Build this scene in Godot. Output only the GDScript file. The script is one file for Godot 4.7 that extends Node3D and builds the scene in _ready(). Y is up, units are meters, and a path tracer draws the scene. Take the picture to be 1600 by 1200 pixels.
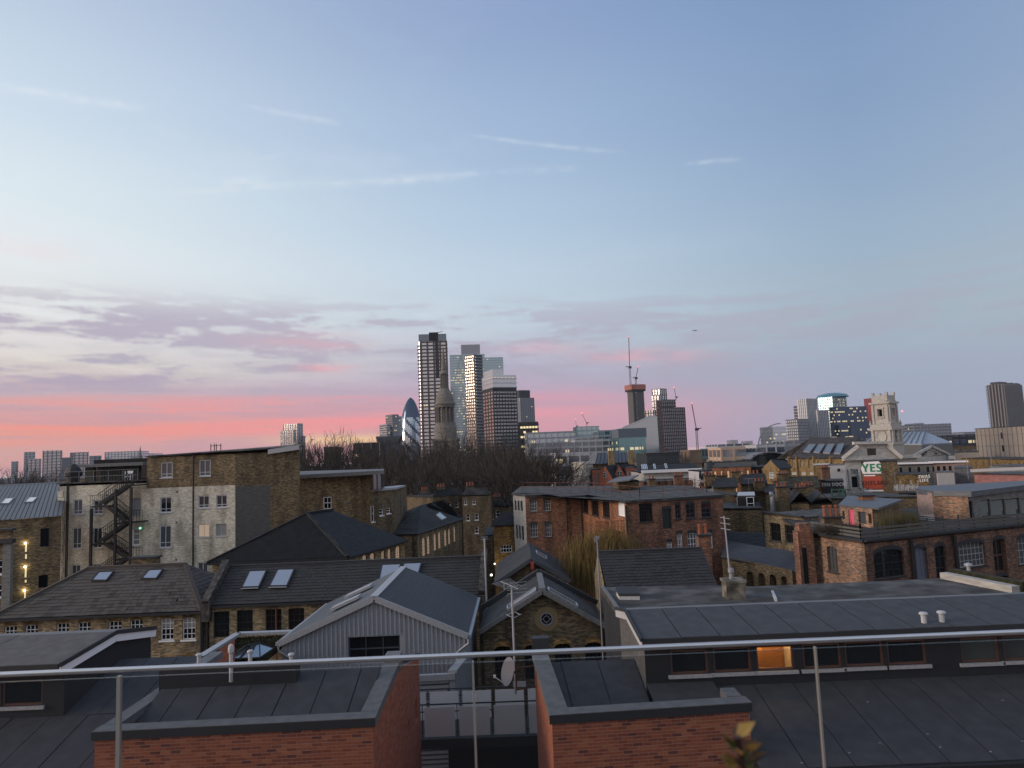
extends Node3D
# A roof terrace above old brick workshops at dawn, a skyline of towers behind. Metres, y up; the camera looks along -z.

var rng := RandomNumberGenerator.new()
var mats := {}
var origin := {}
var used := {}

class MB:
	var v := PackedVector3Array()
	var n := PackedVector3Array()
	var t := PackedVector2Array()
	var c := PackedColorArray()
	var col := Color.WHITE
	func uvof(p: Vector3, nn: Vector3) -> Vector2:
		if absf(nn.y) > 0.985:
			return Vector2(p.x, p.z)
		var u := Vector3.UP.cross(nn).normalized()
		return Vector2(p.dot(u), -p.dot(nn.cross(u)))
	func vert(p: Vector3, nn: Vector3, uv: Vector2):
		v.append(p); n.append(nn); t.append(uv); c.append(col)
	func tri(a: Vector3, b: Vector3, d: Vector3):
		var nn := (b - a).cross(d - a).normalized()
		for p in [a, d, b]:
			vert(p, nn, uvof(p, nn))
	func quad(a: Vector3, b: Vector3, d: Vector3, e: Vector3):
		var nn := (d - a).cross(e - b).normalized()
		for p in [a, d, b, a, e, d]:
			vert(p, nn, uvof(p, nn))
	# corner o and three edges, x cross y along z
	func obox(o: Vector3, x: Vector3, y: Vector3, z: Vector3):
		if x.cross(y).dot(z) < 0.0:
			o = o + x
			x = -x
		var p := o + z
		quad(p, p + x, p + x + y, p + y)
		quad(o + x, o, o + y, o + x + y)
		quad(o, p, p + y, o + y)
		quad(p + x, o + x, o + x + y, p + x + y)
		quad(p + y, p + x + y, o + x + y, o + y)
		quad(o, o + x, p + x, p)
	func box(mid: Vector3, s: Vector3, turn := 0.0):
		var b := Basis(Vector3.UP, turn)
		var x := b.x * s.x
		var z := b.z * s.z
		var y := Vector3(0, s.y, 0)
		obox(mid - x * 0.5 - y * 0.5 - z * 0.5, x, y, z)
	func bar(a: Vector3, b: Vector3, w: float, h: float):
		var d := b - a
		var side := d.cross(Vector3.UP)
		if side.length() < 0.0001:
			side = Vector3.RIGHT
		side = side.normalized() * w
		var tall := side.cross(d).normalized() * h
		obox(a - side * 0.5 - tall * 0.5, d, side, tall)
	func tube(pts: Array, rad: Array, sides := 6, caps := true):
		var rings := []
		for i in pts.size():
			var d: Vector3 = (pts[mini(i + 1, pts.size() - 1)] - pts[maxi(i - 1, 0)]).normalized()
			var x := d.cross(Vector3.RIGHT if absf(d.x) < 0.8 else Vector3.UP).normalized()
			var y := d.cross(x)
			var ring := []
			for k in sides:
				var a := TAU * k / sides
				ring.append([pts[i] + (x * cos(a) + y * sin(a)) * rad[i], x * cos(a) + y * sin(a)])
			rings.append(ring)
		for i in pts.size() - 1:
			for k in sides:
				var k2 := (k + 1) % sides
				var q := [rings[i][k], rings[i][k2], rings[i + 1][k2], rings[i + 1][k]]
				for j in [0, 2, 1, 0, 3, 2]:
					vert(q[j][0], q[j][1], Vector2(k * 0.1, i * 0.3))
		if caps:
			for e in [0, pts.size() - 1]:
				for k in sides - 2:
					if e == 0:
						tri(rings[e][0][0], rings[e][k + 2][0], rings[e][k + 1][0])
					else:
						tri(rings[e][0][0], rings[e][k + 1][0], rings[e][k + 2][0])
	# profile of (radius, height) turned round the vertical through at
	func lathe(at: Vector3, prof: Array, segs := 16, smooth := true):
		for i in prof.size() - 1:
			var p0: Vector2 = prof[i]
			var p1: Vector2 = prof[i + 1]
			for k in segs:
				var a0 := TAU * k / segs
				var a1 := TAU * (k + 1) / segs
				var d0 := Vector3(cos(a0), 0, sin(a0))
				var d1 := Vector3(cos(a1), 0, sin(a1))
				var q := [at + d1 * p0.x + Vector3(0, p0.y, 0), at + d0 * p0.x + Vector3(0, p0.y, 0), at + d0 * p1.x + Vector3(0, p1.y, 0), at + d1 * p1.x + Vector3(0, p1.y, 0)]
				if not smooth:
					quad(q[0], q[1], q[2], q[3])
					continue
				var e := p1 - p0
				var n0 := (d0 * e.y - Vector3(0, e.x, 0)).normalized()
				var n1 := (d1 * e.y - Vector3(0, e.x, 0)).normalized()
				var ns := [n1, n0, n0, n1]
				for j in [0, 2, 1, 0, 3, 2]:
					vert(q[j], ns[j], Vector2(a0 * p0.x, q[j].y))
	# flat outline (x, y) in the plane o + u x + w y, pushed back along -n by depth
	func prism(o: Vector3, u: Vector3, w: Vector3, outline: PackedVector2Array, depth: float):
		var nn := u.cross(w).normalized()
		var idx := Geometry2D.triangulate_polygon(outline)
		var pts := []
		for p in outline:
			pts.append(o + u * p.x + w * p.y)
		for i in range(0, idx.size(), 3):
			var a: Vector3 = pts[idx[i]]
			var b: Vector3 = pts[idx[i + 1]]
			var d: Vector3 = pts[idx[i + 2]]
			if (b - a).cross(d - a).dot(nn) < 0:
				var k := b
				b = d
				d = k
			tri(a, b, d)
			if depth > 0:
				tri(a - nn * depth, d - nn * depth, b - nn * depth)
		if depth > 0:
			var turn := 0.0
			for i in outline.size():
				turn += outline[i].cross(outline[(i + 1) % outline.size()])
			for i in outline.size():
				var a: Vector3 = pts[i]
				var b: Vector3 = pts[(i + 1) % outline.size()]
				if turn > 0:
					quad(a - nn * depth, b - nn * depth, b, a)
				else:
					quad(b - nn * depth, a - nn * depth, a, b)
	func mesh(shift: Vector3) -> ArrayMesh:
		var vv := v
		if shift != Vector3.ZERO:
			vv = Transform3D(Basis.IDENTITY, -shift) * v
		var arr := []
		arr.resize(Mesh.ARRAY_MAX)
		arr[Mesh.ARRAY_VERTEX] = vv
		arr[Mesh.ARRAY_NORMAL] = n
		arr[Mesh.ARRAY_TEX_UV] = t
		arr[Mesh.ARRAY_COLOR] = c
		var m := ArrayMesh.new()
		m.add_surface_from_arrays(Mesh.PRIMITIVE_TRIANGLES, arr)
		return m

func numbered(called: String) -> String:
	used[called] = used.get(called, -1) + 1
	return called if used[called] == 0 else "%s_%03d" % [called, used[called]]

func thing(called: String, label: String, category: String, at := Vector3.ZERO, group := "", turn := 0.0) -> Node3D:
	var o := Node3D.new()
	o.name = numbered(called)
	add_child(o)
	o.position = at
	o.rotation.y = turn
	o.set_meta("label", label)
	o.set_meta("category", category)
	if group != "":
		o.set_meta("group", group)
	origin[o] = at if turn == 0.0 else Vector3.ZERO
	return o

func part(parent: Node, called: String, m: MB, mat: Material, label := "", stuff := false) -> MeshInstance3D:
	var o := MeshInstance3D.new()
	o.name = called
	var shift: Vector3 = origin.get(parent, Vector3.ZERO)
	origin[o] = shift
	if m.v.size() == 0:
		m.tri(shift, shift + Vector3(0.01, 0, 0), shift + Vector3(0, 0.01, 0))
	o.mesh = m.mesh(shift)
	o.mesh.surface_set_material(0, mat)
	parent.add_child(o, true)
	if label != "":
		o.set_meta("label", label)
	if stuff:
		o.set_meta("kind", "stuff")
	return o

func struct(called: String, m: MB, mat: Material) -> MeshInstance3D:
	var o := part(self, called, m, mat)
	o.set_meta("kind", "structure")
	return o

func copy_of(src: Node3D, at: Vector3, turn := 0.0, size := 1.0, label := "") -> Node3D:
	var o: Node3D = src.duplicate()
	o.name = numbered(String(src.name).rstrip("0123456789").trim_suffix("_"))
	add_child(o)
	o.position = at
	o.rotation.y = turn
	o.scale = Vector3.ONE * size
	if label != "":
		o.set_meta("label", label)
	return o

func flat(p: Vector3, y := 0.0) -> Vector3:
	return Vector3(p.x, y, p.z)

# ---- materials: base colours are linear reflectances
func lin(r: float, g: float, b: float) -> Color:
	return Color(r, g, b).linear_to_srgb()

func mat(called: String, r: float, g: float, b: float, rough := 0.9, metal := 0.0, tex: Texture2D = null, scale := 1.0, tint := false) -> StandardMaterial3D:
	var m := StandardMaterial3D.new()
	m.resource_name = called
	m.albedo_color = lin(r, g, b)
	m.roughness = rough
	m.metallic = metal
	m.cull_mode = BaseMaterial3D.CULL_DISABLED
	if tex:
		m.albedo_texture = tex
		m.uv1_scale = Vector3(scale, scale, scale)
	m.vertex_color_use_as_albedo = tint
	mats[called] = m
	return m

func glow(called: String, r: float, g: float, b: float, energy: float) -> StandardMaterial3D:
	var m := mat(called, 0.3, 0.25, 0.2, 0.3)
	m.emission_enabled = true
	m.emission = lin(r, g, b)
	m.emission_energy_multiplier = energy
	return m

func noise_tex(size: int, freq: float, low: float, high: float, sd: int, octaves := 5, stretch := Vector2.ONE) -> ImageTexture:
	var f := FastNoiseLite.new()
	f.seed = sd
	f.noise_type = FastNoiseLite.TYPE_SIMPLEX_SMOOTH
	f.fractal_octaves = octaves
	f.frequency = freq
	var im := f.get_seamless_image(int(size * stretch.x), int(size * stretch.y), false, false, 0.15, true)
	if stretch != Vector2.ONE:
		im.resize(size, size)
	im.convert(Image.FORMAT_L8)
	var d := im.get_data()
	for i in d.size():
		d[i] = int(255.0 * lerpf(low, high, d[i] / 255.0))
	return ImageTexture.create_from_image(Image.create_from_data(size, size, false, Image.FORMAT_L8, d))

var stain: Image

# 9 m x 9.6 m of brickwork: stretchers and headers in 128 courses
func brick_tex(sd: int, base: Array, mortar: Color, stains: float, gain := 1.0) -> ImageTexture:
	var s := 1024
	var im := Image.create(s, s, false, Image.FORMAT_RGBA8)
	im.fill(mortar.linear_to_srgb())
	rng.seed = sd
	for row in 128:
		var x := -13.0 if row % 2 else 0.0
		while x < s:
			var w := 25.6
			var k: Color = base[rng.randi() % base.size()]
			var f := rng.randf_range(0.82, 1.18)
			k = Color(k.r * f * gain, k.g * f * gain, k.b * f * gain).linear_to_srgb()
			im.fill_rect(Rect2i(int(x), row * 8, 24, 7), k)
			x += w
	var over := stain.duplicate()
	if stains > 0:
		im.blend_rect(over, Rect2i(0, 0, s, s), Vector2i.ZERO)
	im.generate_mipmaps()
	return ImageTexture.create_from_image(im)

func make_stain():
	var f := FastNoiseLite.new()
	f.seed = 5
	f.noise_type = FastNoiseLite.TYPE_SIMPLEX_SMOOTH
	f.frequency = 0.006
	f.fractal_octaves = 6
	var im := f.get_seamless_image(1024, 384, false, false, 0.15, true)
	im.resize(1024, 1024, Image.INTERPOLATE_BILINEAR)
	im.convert(Image.FORMAT_L8)
	var d := im.get_data()
	var o := PackedByteArray()
	o.resize(d.size() * 4)
	for i in d.size():
		var k := i * 4
		o[k] = 28
		o[k + 1] = 24
		o[k + 2] = 20
		o[k + 3] = clampi(int((d[i] - 112) * 0.7), 0, 62)
	stain = Image.create_from_data(1024, 1024, false, Image.FORMAT_RGBA8, o)

func make_materials():
	make_stain()
	var grain := noise_tex(512, 0.05, 0.84, 1.0, 3)
	var patch := noise_tex(512, 0.012, 0.35, 1.0, 8, 6)
	var worn := noise_tex(512, 0.016, 0.80, 1.0, 17, 7)
	var streak := noise_tex(512, 0.02, 0.74, 1.0, 12, 5, Vector2(1, 4))
	var y := brick_tex(1, [Color(.285, .22, .125), Color(.23, .178, .105), Color(.185, .142, .09), Color(.34, .27, .165), Color(.125, .10, .07)], Color(.22, .195, .145), 1, 1.7)
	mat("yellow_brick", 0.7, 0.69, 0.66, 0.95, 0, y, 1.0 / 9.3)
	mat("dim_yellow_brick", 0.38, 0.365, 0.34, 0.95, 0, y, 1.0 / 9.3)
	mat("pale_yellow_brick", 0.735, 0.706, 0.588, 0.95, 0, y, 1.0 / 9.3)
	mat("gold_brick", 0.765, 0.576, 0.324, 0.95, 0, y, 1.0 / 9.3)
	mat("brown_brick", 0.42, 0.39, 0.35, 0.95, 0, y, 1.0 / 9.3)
	var r := brick_tex(2, [Color(.26, .105, .06), Color(.21, .085, .05), Color(.30, .135, .075), Color(.16, .075, .05), Color(.11, .06, .045)], Color(.28, .22, .175), 1, 2.0)
	mat("old_red_brick", 0.54, 0.57, 0.58, 0.95, 0, r, 1.0 / 9.3)
	mat("warm_red_brick", 0.66, 0.62, 0.52, 0.95, 0, r, 1.0 / 9.3)
	mat("tawny_brick", 0.725, 0.95, 1, 0.95, 0, r, 1.0 / 9.3)
	var w := brick_tex(4, [Color(.68, .64, .53), Color(.63, .59, .48), Color(.72, .68, .58), Color(.54, .50, .40), Color(.76, .72, .62)], Color(.54, .50, .41), 1)
	mat("white_brick", 1, 1, .97, 0.95, 0, w, 1.0 / 9.3)
	mat("white_render", .56, .54, .49, 0.9, 0, streak, 0.11)
	mat("grey_render", 0.25, 0.25, 0.24, 0.9, 0, streak, 0.11)
	mat("pale_stone", .72, .70, .65, 0.9, 0, streak, 0.07)
	mat("church_stone", 0.245, 0.232, 0.205, 0.95, 0, worn, 0.11)
	mat("concrete", .20, .195, .185, 0.95, 0, patch, 0.09)
	mat("stained_roof", 0.14, 0.137, 0.13, 0.9, 0, patch, 0.13)
	mat("felt", 0.062, 0.067, 0.076, 0.82, 0, worn, 0.22)
	mat("felt_brown", 0.125, 0.116, 0.112, 0.85, 0, worn, 0.22)
	mat("coping", 0.18, 0.183, 0.185, 0.7, 0, worn, 0.3)
	mat("coping_dark", .032, .035, .04, 0.7, 0, grain, 0.5)
	mat("dark_cladding", .022, .024, .028, 0.75, 0, streak, 0.4)
	mat("slate", 0.038, 0.038, 0.039, 0.75, 0, grain, 0.6, true)
	mat("tile", 0.098, 0.09, 0.08, 0.9, 0, grain, 0.6, true)
	mat("blue_slate", 0.06, 0.075, 0.1, 0.7, 0, grain, 0.5, true)
	mat("underslate", .02, .02, .022, 0.95)
	mat("corrugated_dark", 0.019, 0.02, 0.022, 0.8, 0, patch, 0.2)
	mat("roof_dark", 0.024, 0.024, 0.026, 0.85, 0, patch, 0.15)
	mat("roof_mid", 0.055, 0.054, 0.054, 0.9, 0, patch, 0.1)
	mat("roof_pale", .20, .20, .205, 0.85, 0, patch, 0.07)
	mat("roof_zinc", .15, .16, .18, 0.55, 0.2, streak, 0.1)
	mat("metal_grey", 0.36, 0.39, 0.43, 0.55, 0.1, grain, 0.4)
	mat("metal_roof", 0.11, 0.12, 0.138, 0.5, 0.35, grain, 0.4)
	mat("metal_trim", 0.44, 0.46, 0.49, 0.5, 0.2, grain, 0.4)
	mat("white_paint", 0.82, 0.83, 0.85, 0.6)
	mat("dull_white", 0.56, 0.57, 0.58, 0.7, 0, grain, 0.3)
	mat("black_paint", .018, .018, .02, 0.6)
	mat("iron", .022, .023, .026, 0.65, 0.1)
	mat("rust", .17, .06, .03, 0.9, 0, grain, 0.8)
	mat("oxide_red", .32, .05, .035, 0.7)
	mat("wood_frame", .16, .075, .048, 0.6, 0, grain, 1.2)
	mat("brown_door", .09, .04, .03, 0.7)
	mat("pink_paint", .70, .12, .22, 0.8)
	mat("pink_render", .42, .20, .19, 0.9, 0, streak, 0.11)
	mat("pinkish_render", .40, .30, .27, 0.9, 0, streak, 0.15)
	mat("terracotta", .33, .115, .06, 0.9, 0, grain, 0.8)
	mat("beige_panel", .36, .315, .27, 0.85, 0, grain, 0.1)
	mat("steel", 0.75, 0.73, 0.7, 0.28, 0.9)
	mat("moss", .055, .055, .018, 1, 0, patch, 0.5)
	mat("grass_brown", .10, .085, .04, 1)
	mat("street", .045, .045, .047, 0.95, 0, patch, 0.1)
	mat("glass", .012, .015, .018, 0.06)
	mat("glass_blue", 0.16, 0.19, 0.22, 0.1, 0.6)
	mat("glass_blind", .30, .30, .29, 0.15)
	mat("glass_curtain", .085, .092, .098, 0.12)
	mat("skylight", 0.4, 0.43, 0.46, 0.06, 0.7)
	mat("lantern_glass", 0.3, 0.36, 0.42, 0.05, 0.7)
	mat("skylight_grey", 0.4, 0.43, 0.46, 0.06, 0.7)
	mat("skylight_pale", 0.4, 0.43, 0.46, 0.06, 0.7)
	mat("gold_dim", 0.48, 0.4, 0.26, 0.95, 0, y, 1.0 / 9.3)
	mat("tile_cap", .095, .08, .07, 0.95, 0, grain, 0.6)
	mat("concrete_dark", 0.15, 0.14, 0.128, 0.95, 0, patch, 0.3)
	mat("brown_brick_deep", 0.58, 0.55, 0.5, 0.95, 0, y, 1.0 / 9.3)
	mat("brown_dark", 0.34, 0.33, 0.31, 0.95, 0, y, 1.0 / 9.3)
	mat("grey_render_dark", .10, .105, .105, 0.95, 0, streak, 0.15)
	mat("boarding", .085, .09, .08, 0.8, 0, streak, 0.3)
	mat("blue_door", .13, .15, .20, 0.6)
	mat("green_paint", .02, .032, .032, 0.6)
	mat("pale_metal", 0.58, 0.62, 0.66, 0.6)
	mat("glass_pale", .22, .25, .24, 0.1)
	mat("chimney_stone", .36, .33, .26, 0.95, 0, patch, 0.28)
	mat("weathered_wood", .16, .15, .13, 0.9, 0, streak, 0.3)
	mat("brown_red_brick", 0.42, 0.5, 0.54, 0.95, 0, r, 1.0 / 9.3)
	glow("lit_slit", 1.0, .84, .45, 0.62)
	mat("hall_brick", 0.66, 0.56, 0.38, 0.95, 0, y, 1.0 / 9.3)
	mat("tower_stone", 0.6, 0.575, 0.52, 0.9, 0, streak, 0.12)
	mat("cream", .78, .72, .62, 0.9, 0, streak, 0.09)
	mat("gable_red", .46, .15, .085, 0.95, 0, grain, 0.4)
	mat("roof_mid_warm", .10, .085, .075, 0.9, 0, patch, 0.1)
	mat("moss_roof", .075, .07, .04, 0.95, 0, patch, 0.2)
	mat("tent_white", .62, .68, .74, 0.6, 0, streak, 0.03)
	mat("tent_blue", .42, .48, .56, 0.6, 0, streak, 0.03)
	mat("paint_green", .02, .22, .10, 0.7)
	mat("paint_green_dark", .03, .09, .07, 0.7)
	mat("paint_red", .40, .07, .04, 0.8)
	mat("paint_dark_red", .10, .02, .02, 0.8)
	mat("glass_silver", 0.52, 0.56, 0.6, 0.12, 0.75)
	mat("glass_navy", 0.06, 0.085, 0.13, 0.12, 0.75)
	mat("glass_band", 0.52, 0.54, 0.57, 0.12, 0.75)
	mat("glass_teal", 0.15, 0.3, 0.33, 0.12, 0.75)
	mat("glass_pale_blue", 0.36, 0.45, 0.5, 0.12, 0.75)
	mat("glass_rose", 0.38, 0.365, 0.365, 0.12, 0.75)
	mat("band_brown", .045, .035, .03, 0.8)
	mat("bronze", .10, .06, .04, 0.6)
	mat("cladding_brown", .13, .10, .085, 0.8)
	mat("cladding_black", .022, .022, .025, 0.7)
	mat("cladding_plum", .052, .03, .032, 0.7)
	mat("pane_warm", 0.42, 0.4, 0.375, 0.12, 0.75)
	mat("pane_grey", 0.42, 0.43, 0.45, 0.12, 0.75)
	mat("tower_grey", .19, .19, .20, 0.7)
	mat("crane_grey", .25, .25, .26, 0.7)
	mat("crane_red", .26, .15, .15, 0.7)
	mat("core_concrete", .17, .165, .155, 0.9, 0, streak, 0.02)
	mat("formwork_red", .45, .16, .12, 0.8)
	mat("screen_blue", .10, .13, .16, 0.5)
	mat("white_panel", 0.7, 0.71, 0.72, 0.6)
	mat("peach", .55, .40, .29, 0.85)
	mat("red_panel", .34, .07, .07, 0.7)
	mat("brown_box", .22, .155, .11, 0.9)
	mat("concrete_tower", .23, .20, .18, 0.9)
	mat("concrete_tower_dark", .06, .053, .05, 0.9)
	glow("lit_bright", 1.0, .80, .42, 0.9)
	mat("ring_brick", .30, .22, .115, 0.95, 0, grain, 1.5)
	mat("seam_metal", .42, .40, .36, 0.4, 0.3)
	mat("side_clad", .14, .135, .125, 0.9, 0, streak, 0.2)
	mat("dish_grey", .24, .24, .26, 0.6)
	mat("leaf_gold", 0.3, 0.2, 0.05, 0.7)
	mat("leaf_green", 0.13, 0.13, 0.03, 0.7)
	mat("leaf_brown", 0.2, 0.11, 0.05, 0.8)
	mat("glass_drape", .075, .085, .078, 0.1)
	mat("room_wall", .55, .50, .42, 0.9)
	mat("room_wood", .45, .22, .06, 0.6, 0, streak, 0.6)
	var fr := brick_tex(9, [Color(.21, .062, .028), Color(.235, .071, .032), Color(.19, .056, .026), Color(.25, .084, .04)], Color(.28, .14, .10), 0, 1.8)
	mat("facing_brick", 1, 1, 1, 0.9, 0, fr, 1.0 / 9.0)
	mat("mortar", 0.44, 0.29, 0.22, 0.95)
	mat("brick_a", 0.46, 0.132, 0.056, 0.9, 0, grain, 3.0)
	mat("brick_b", 0.34, 0.088, 0.04, 0.9, 0, grain, 3.0)
	mat("brick_d", .20, .055, .035, 0.9, 0, grain, 3.0)
	mat("brick_c", 0.54, 0.185, 0.086, 0.9, 0, grain, 3.0)
	glow("lit_window", 1.0, .62, .28, 0.55)
	glow("lit_pale", 1.0, .85, .52, 1.15)
	glow("lit_dim", 1.0, .72, .50, 0.26)
	glow("lit_office", 1.0, .82, .48, 0.55)
	glow("lamp_glow", 1.0, .93, .66, 3.0)
	glow("exit_light", .3, 1.0, .75, 0.9)
	glow("red_light", 1.0, .12, .1, 3.0)
	mat("branch", 0.04, 0.035, 0.03, 1)
	mat("twig", 0.055, 0.045, 0.038, 1)
	mat("willow_twig", 0.175, 0.128, 0.045, 1, 0, null, 1, true)
	mat("shrub_leaf", .055, .06, .02, 0.9)
	# the balustrade's clear panes
	var g := mat("clear_glass", 0.02, 0.024, 0.03, 0.03)
	g.transparency = BaseMaterial3D.TRANSPARENCY_ALPHA
	g.albedo_color.a = 0.16
	g.metallic_specular = 0.3
	var f := mat("frosted_glass", 0.74, 0.76, 0.78, 0.35)
	f.transparency = BaseMaterial3D.TRANSPARENCY_ALPHA
	f.albedo_color.a = 0.9

# ---- building pieces, in world places
const STYLES := {
	"sash": {"f": "white_paint", "g": "glass", "nx": 3, "ny": 4, "b": 0.05, "r": 0.09, "sill": "concrete"},
	"sash_blind": {"f": "white_paint", "g": "glass", "nx": 3, "ny": 4, "b": 0.05, "r": 0.09, "sill": "concrete", "blind": 0.45},
	"small": {"f": "white_paint", "g": "glass", "nx": 3, "ny": 2, "b": 0.05, "r": 0.09, "sill": "concrete"},
	"plain_white": {"f": "white_paint", "g": "glass", "nx": 1, "ny": 2, "b": 0.06, "r": 0.08, "sill": "white_paint"},
	"metal": {"f": "pale_metal", "g": "glass_curtain", "nx": 2, "ny": 1, "b": 0.085, "r": 0.07, "sill": "dull_white", "low": 0.22},
	"metal_dark": {"f": "pale_metal", "g": "glass", "nx": 2, "ny": 1, "b": 0.085, "r": 0.07, "sill": "dull_white", "low": 0.22},
	"metal_lit": {"f": "dull_white", "g": "lit_dim", "nx": 2, "ny": 1, "b": 0.05, "r": 0.07, "sill": "dull_white"},
	"metal_blind": {"f": "dull_white", "g": "glass_blind", "nx": 2, "ny": 1, "b": 0.05, "r": 0.07, "sill": "dull_white"},
	"dark": {"f": "iron", "g": "glass", "nx": 3, "ny": 4, "b": 0.04, "r": 0.1},
	"dark_big": {"f": "iron", "g": "glass", "nx": 5, "ny": 5, "b": 0.04, "r": 0.12, "sill": "coping_dark"},
	"dark_arch": {"f": "iron", "g": "glass", "nx": 6, "ny": 4, "b": 0.045, "r": 0.14, "arch": 0.16, "sill": "coping_dark", "lintel": "coping_dark"},
	"grid_arch": {"f": "dull_white", "g": "glass_curtain", "nx": 7, "ny": 4, "b": 0.035, "r": 0.14, "arch": 0.14, "sill": "coping_dark", "lintel": "coping_dark"},
	"barred_arch": {"f": "iron", "g": "glass", "nx": 4, "ny": 6, "b": 0.035, "r": 0.1, "arch": 0.1, "lintel": "gold_brick"},
	"yard_arch": {"f": "grey_render", "g": "glass", "nx": 5, "ny": 3, "b": 0.03, "r": 0.1, "arch": 0.14, "lintel": "gold_brick"},
	"lit_arch": {"f": "wood_frame", "g": "lit_dim", "nx": 3, "ny": 6, "b": 0.03, "r": 0.1, "arch": 0.2},
	"lit": {"f": "wood_frame", "g": "lit_window", "nx": 2, "ny": 2, "b": 0.05, "r": 0.08},
	"sash_arch": {"f": "white_paint", "g": "glass", "nx": 3, "ny": 4, "b": 0.05, "r": 0.09, "sill": "concrete", "arch": 0.06, "lintel": "gold_dim"},
	"sash_arch_blind": {"f": "white_paint", "g": "glass", "nx": 3, "ny": 4, "b": 0.05, "r": 0.09, "sill": "white_paint", "blind": 0.45, "arch": 0.06, "lintel": "gold_dim"},
	"grey_door": {"f": "dish_grey", "g": "dish_grey", "nx": 1, "ny": 1, "b": 0.06, "r": 0.1},
	"white_door": {"f": "white_paint", "g": "glass_blind", "nx": 1, "ny": 3, "b": 0.12, "r": 0.1},
	"blue_door": {"f": "blue_door", "g": "blue_door", "nx": 3, "ny": 3, "b": 0.1, "r": 0.15, "arch": 0.1, "lintel": "coping_dark"},
	"dark_door": {"f": "black_paint", "g": "glass", "nx": 2, "ny": 3, "b": 0.1, "r": 0.15, "arch": 0.1, "lintel": "coping_dark"},
	"brown_door_arch": {"f": "brown_door", "g": "glass", "nx": 2, "ny": 2, "b": 0.14, "r": 0.2, "arch": 0.1, "lintel": "coping_dark"},
	"green_door": {"f": "green_paint", "g": "green_paint", "nx": 2, "ny": 2, "b": 0.1, "r": 0.15, "lintel": "coping_dark"},
	"pink_door": {"f": "pink_paint", "g": "pink_paint", "nx": 1, "ny": 1, "b": 0.1, "r": 0.08},
	"slit": {"f": "black_paint", "g": "lit_slit", "nx": 1, "ny": 1, "b": 0.04, "r": 0.1},
	"plain_white_big": {"f": "white_paint", "g": "glass", "nx": 2, "ny": 2, "b": 0.09, "r": 0.08, "sill": "white_paint"},
	"plain_white_wide": {"f": "white_paint", "g": "glass", "nx": 4, "ny": 2, "b": 0.07, "r": 0.08, "arch": 0.15},
	"white_panel": {"f": "white_paint", "g": "white_paint", "nx": 1, "ny": 2, "b": 0.05, "r": 0.05},
	"hole_arch": {"void": true, "r": 0.4, "arch": 0.25},
	"dark_pair": {"f": "iron", "g": "glass", "nx": 2, "ny": 2, "b": 0.08, "r": 0.12, "sill": "concrete"},
	"grid_small": {"f": "coping_dark", "g": "glass_curtain", "nx": 3, "ny": 6, "b": 0.05, "r": 0.14, "arch": 0.07, "sill": "coping_dark"},
	"plate_pale": {"f": "iron", "g": "glass_pale", "nx": 1, "ny": 1, "b": 0.07, "r": 0.1},
	"clerestory": {"f": "wood_frame", "g": "glass", "nx": 1, "ny": 1, "b": 0.055, "r": 0.05, "sill": "dull_white"},
	"clerestory_drapes": {"f": "wood_frame", "g": "glass_drape", "nx": 1, "ny": 1, "b": 0.055, "r": 0.05, "sill": "dull_white"},
	"clerestory_open": {"f": "wood_frame", "g": "clear_glass", "nx": 1, "ny": 1, "b": 0.055, "r": 0.05, "sill": "dull_white"},
	"loading": {"f": "blue_slate", "g": "glass", "nx": 3, "ny": 2, "b": 0.06, "r": 0.1},
	"black": {"f": "black_paint", "g": "glass", "nx": 1, "ny": 1, "b": 0.05, "r": 0.1},
	"pale": {"f": "white_paint", "g": "glass_blind", "nx": 2, "ny": 2, "b": 0.06, "r": 0.08},
	"tall_arch": {"f": "dull_white", "g": "glass_curtain", "nx": 2, "ny": 3, "b": 0.07, "r": 0.18, "arch": 0.3},
	"blind_arch": {"f": "yellow_brick", "g": "yellow_brick", "nx": 1, "ny": 1, "b": 0.02, "r": 0.15, "arch": 0.35},
	"boarded": {"f": "gold_brick", "g": "beige_panel", "nx": 1, "ny": 1, "b": 0.05, "r": 0.05},
	"hole": {"void": true, "r": 0.35},
	"sash_red": {"f": "dull_white", "g": "glass_curtain", "nx": 3, "ny": 3, "b": 0.05, "r": 0.1, "sill": "concrete", "lintel": "coping_dark", "arch": 0.06},
	"green": {"f": "blue_slate", "g": "glass", "nx": 2, "ny": 3, "b": 0.07, "r": 0.1, "sill": "coping_dark", "lintel": "coping_dark", "arch": 0.06},
	"white_arch": {"f": "white_paint", "g": "glass_curtain", "nx": 3, "ny": 3, "b": 0.07, "r": 0.1, "lintel": "coping_dark", "arch": 0.06},
	"plate": {"f": "iron", "g": "glass_blue", "nx": 1, "ny": 1, "b": 0.05, "r": 0.1},
	"office": {"f": "dull_white", "g": "glass_blue", "nx": 1, "ny": 1, "b": 0.05, "r": 0.2},
	"office_lit": {"f": "dull_white", "g": "lit_office", "nx": 1, "ny": 1, "b": 0.05, "r": 0.2},
}

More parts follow.
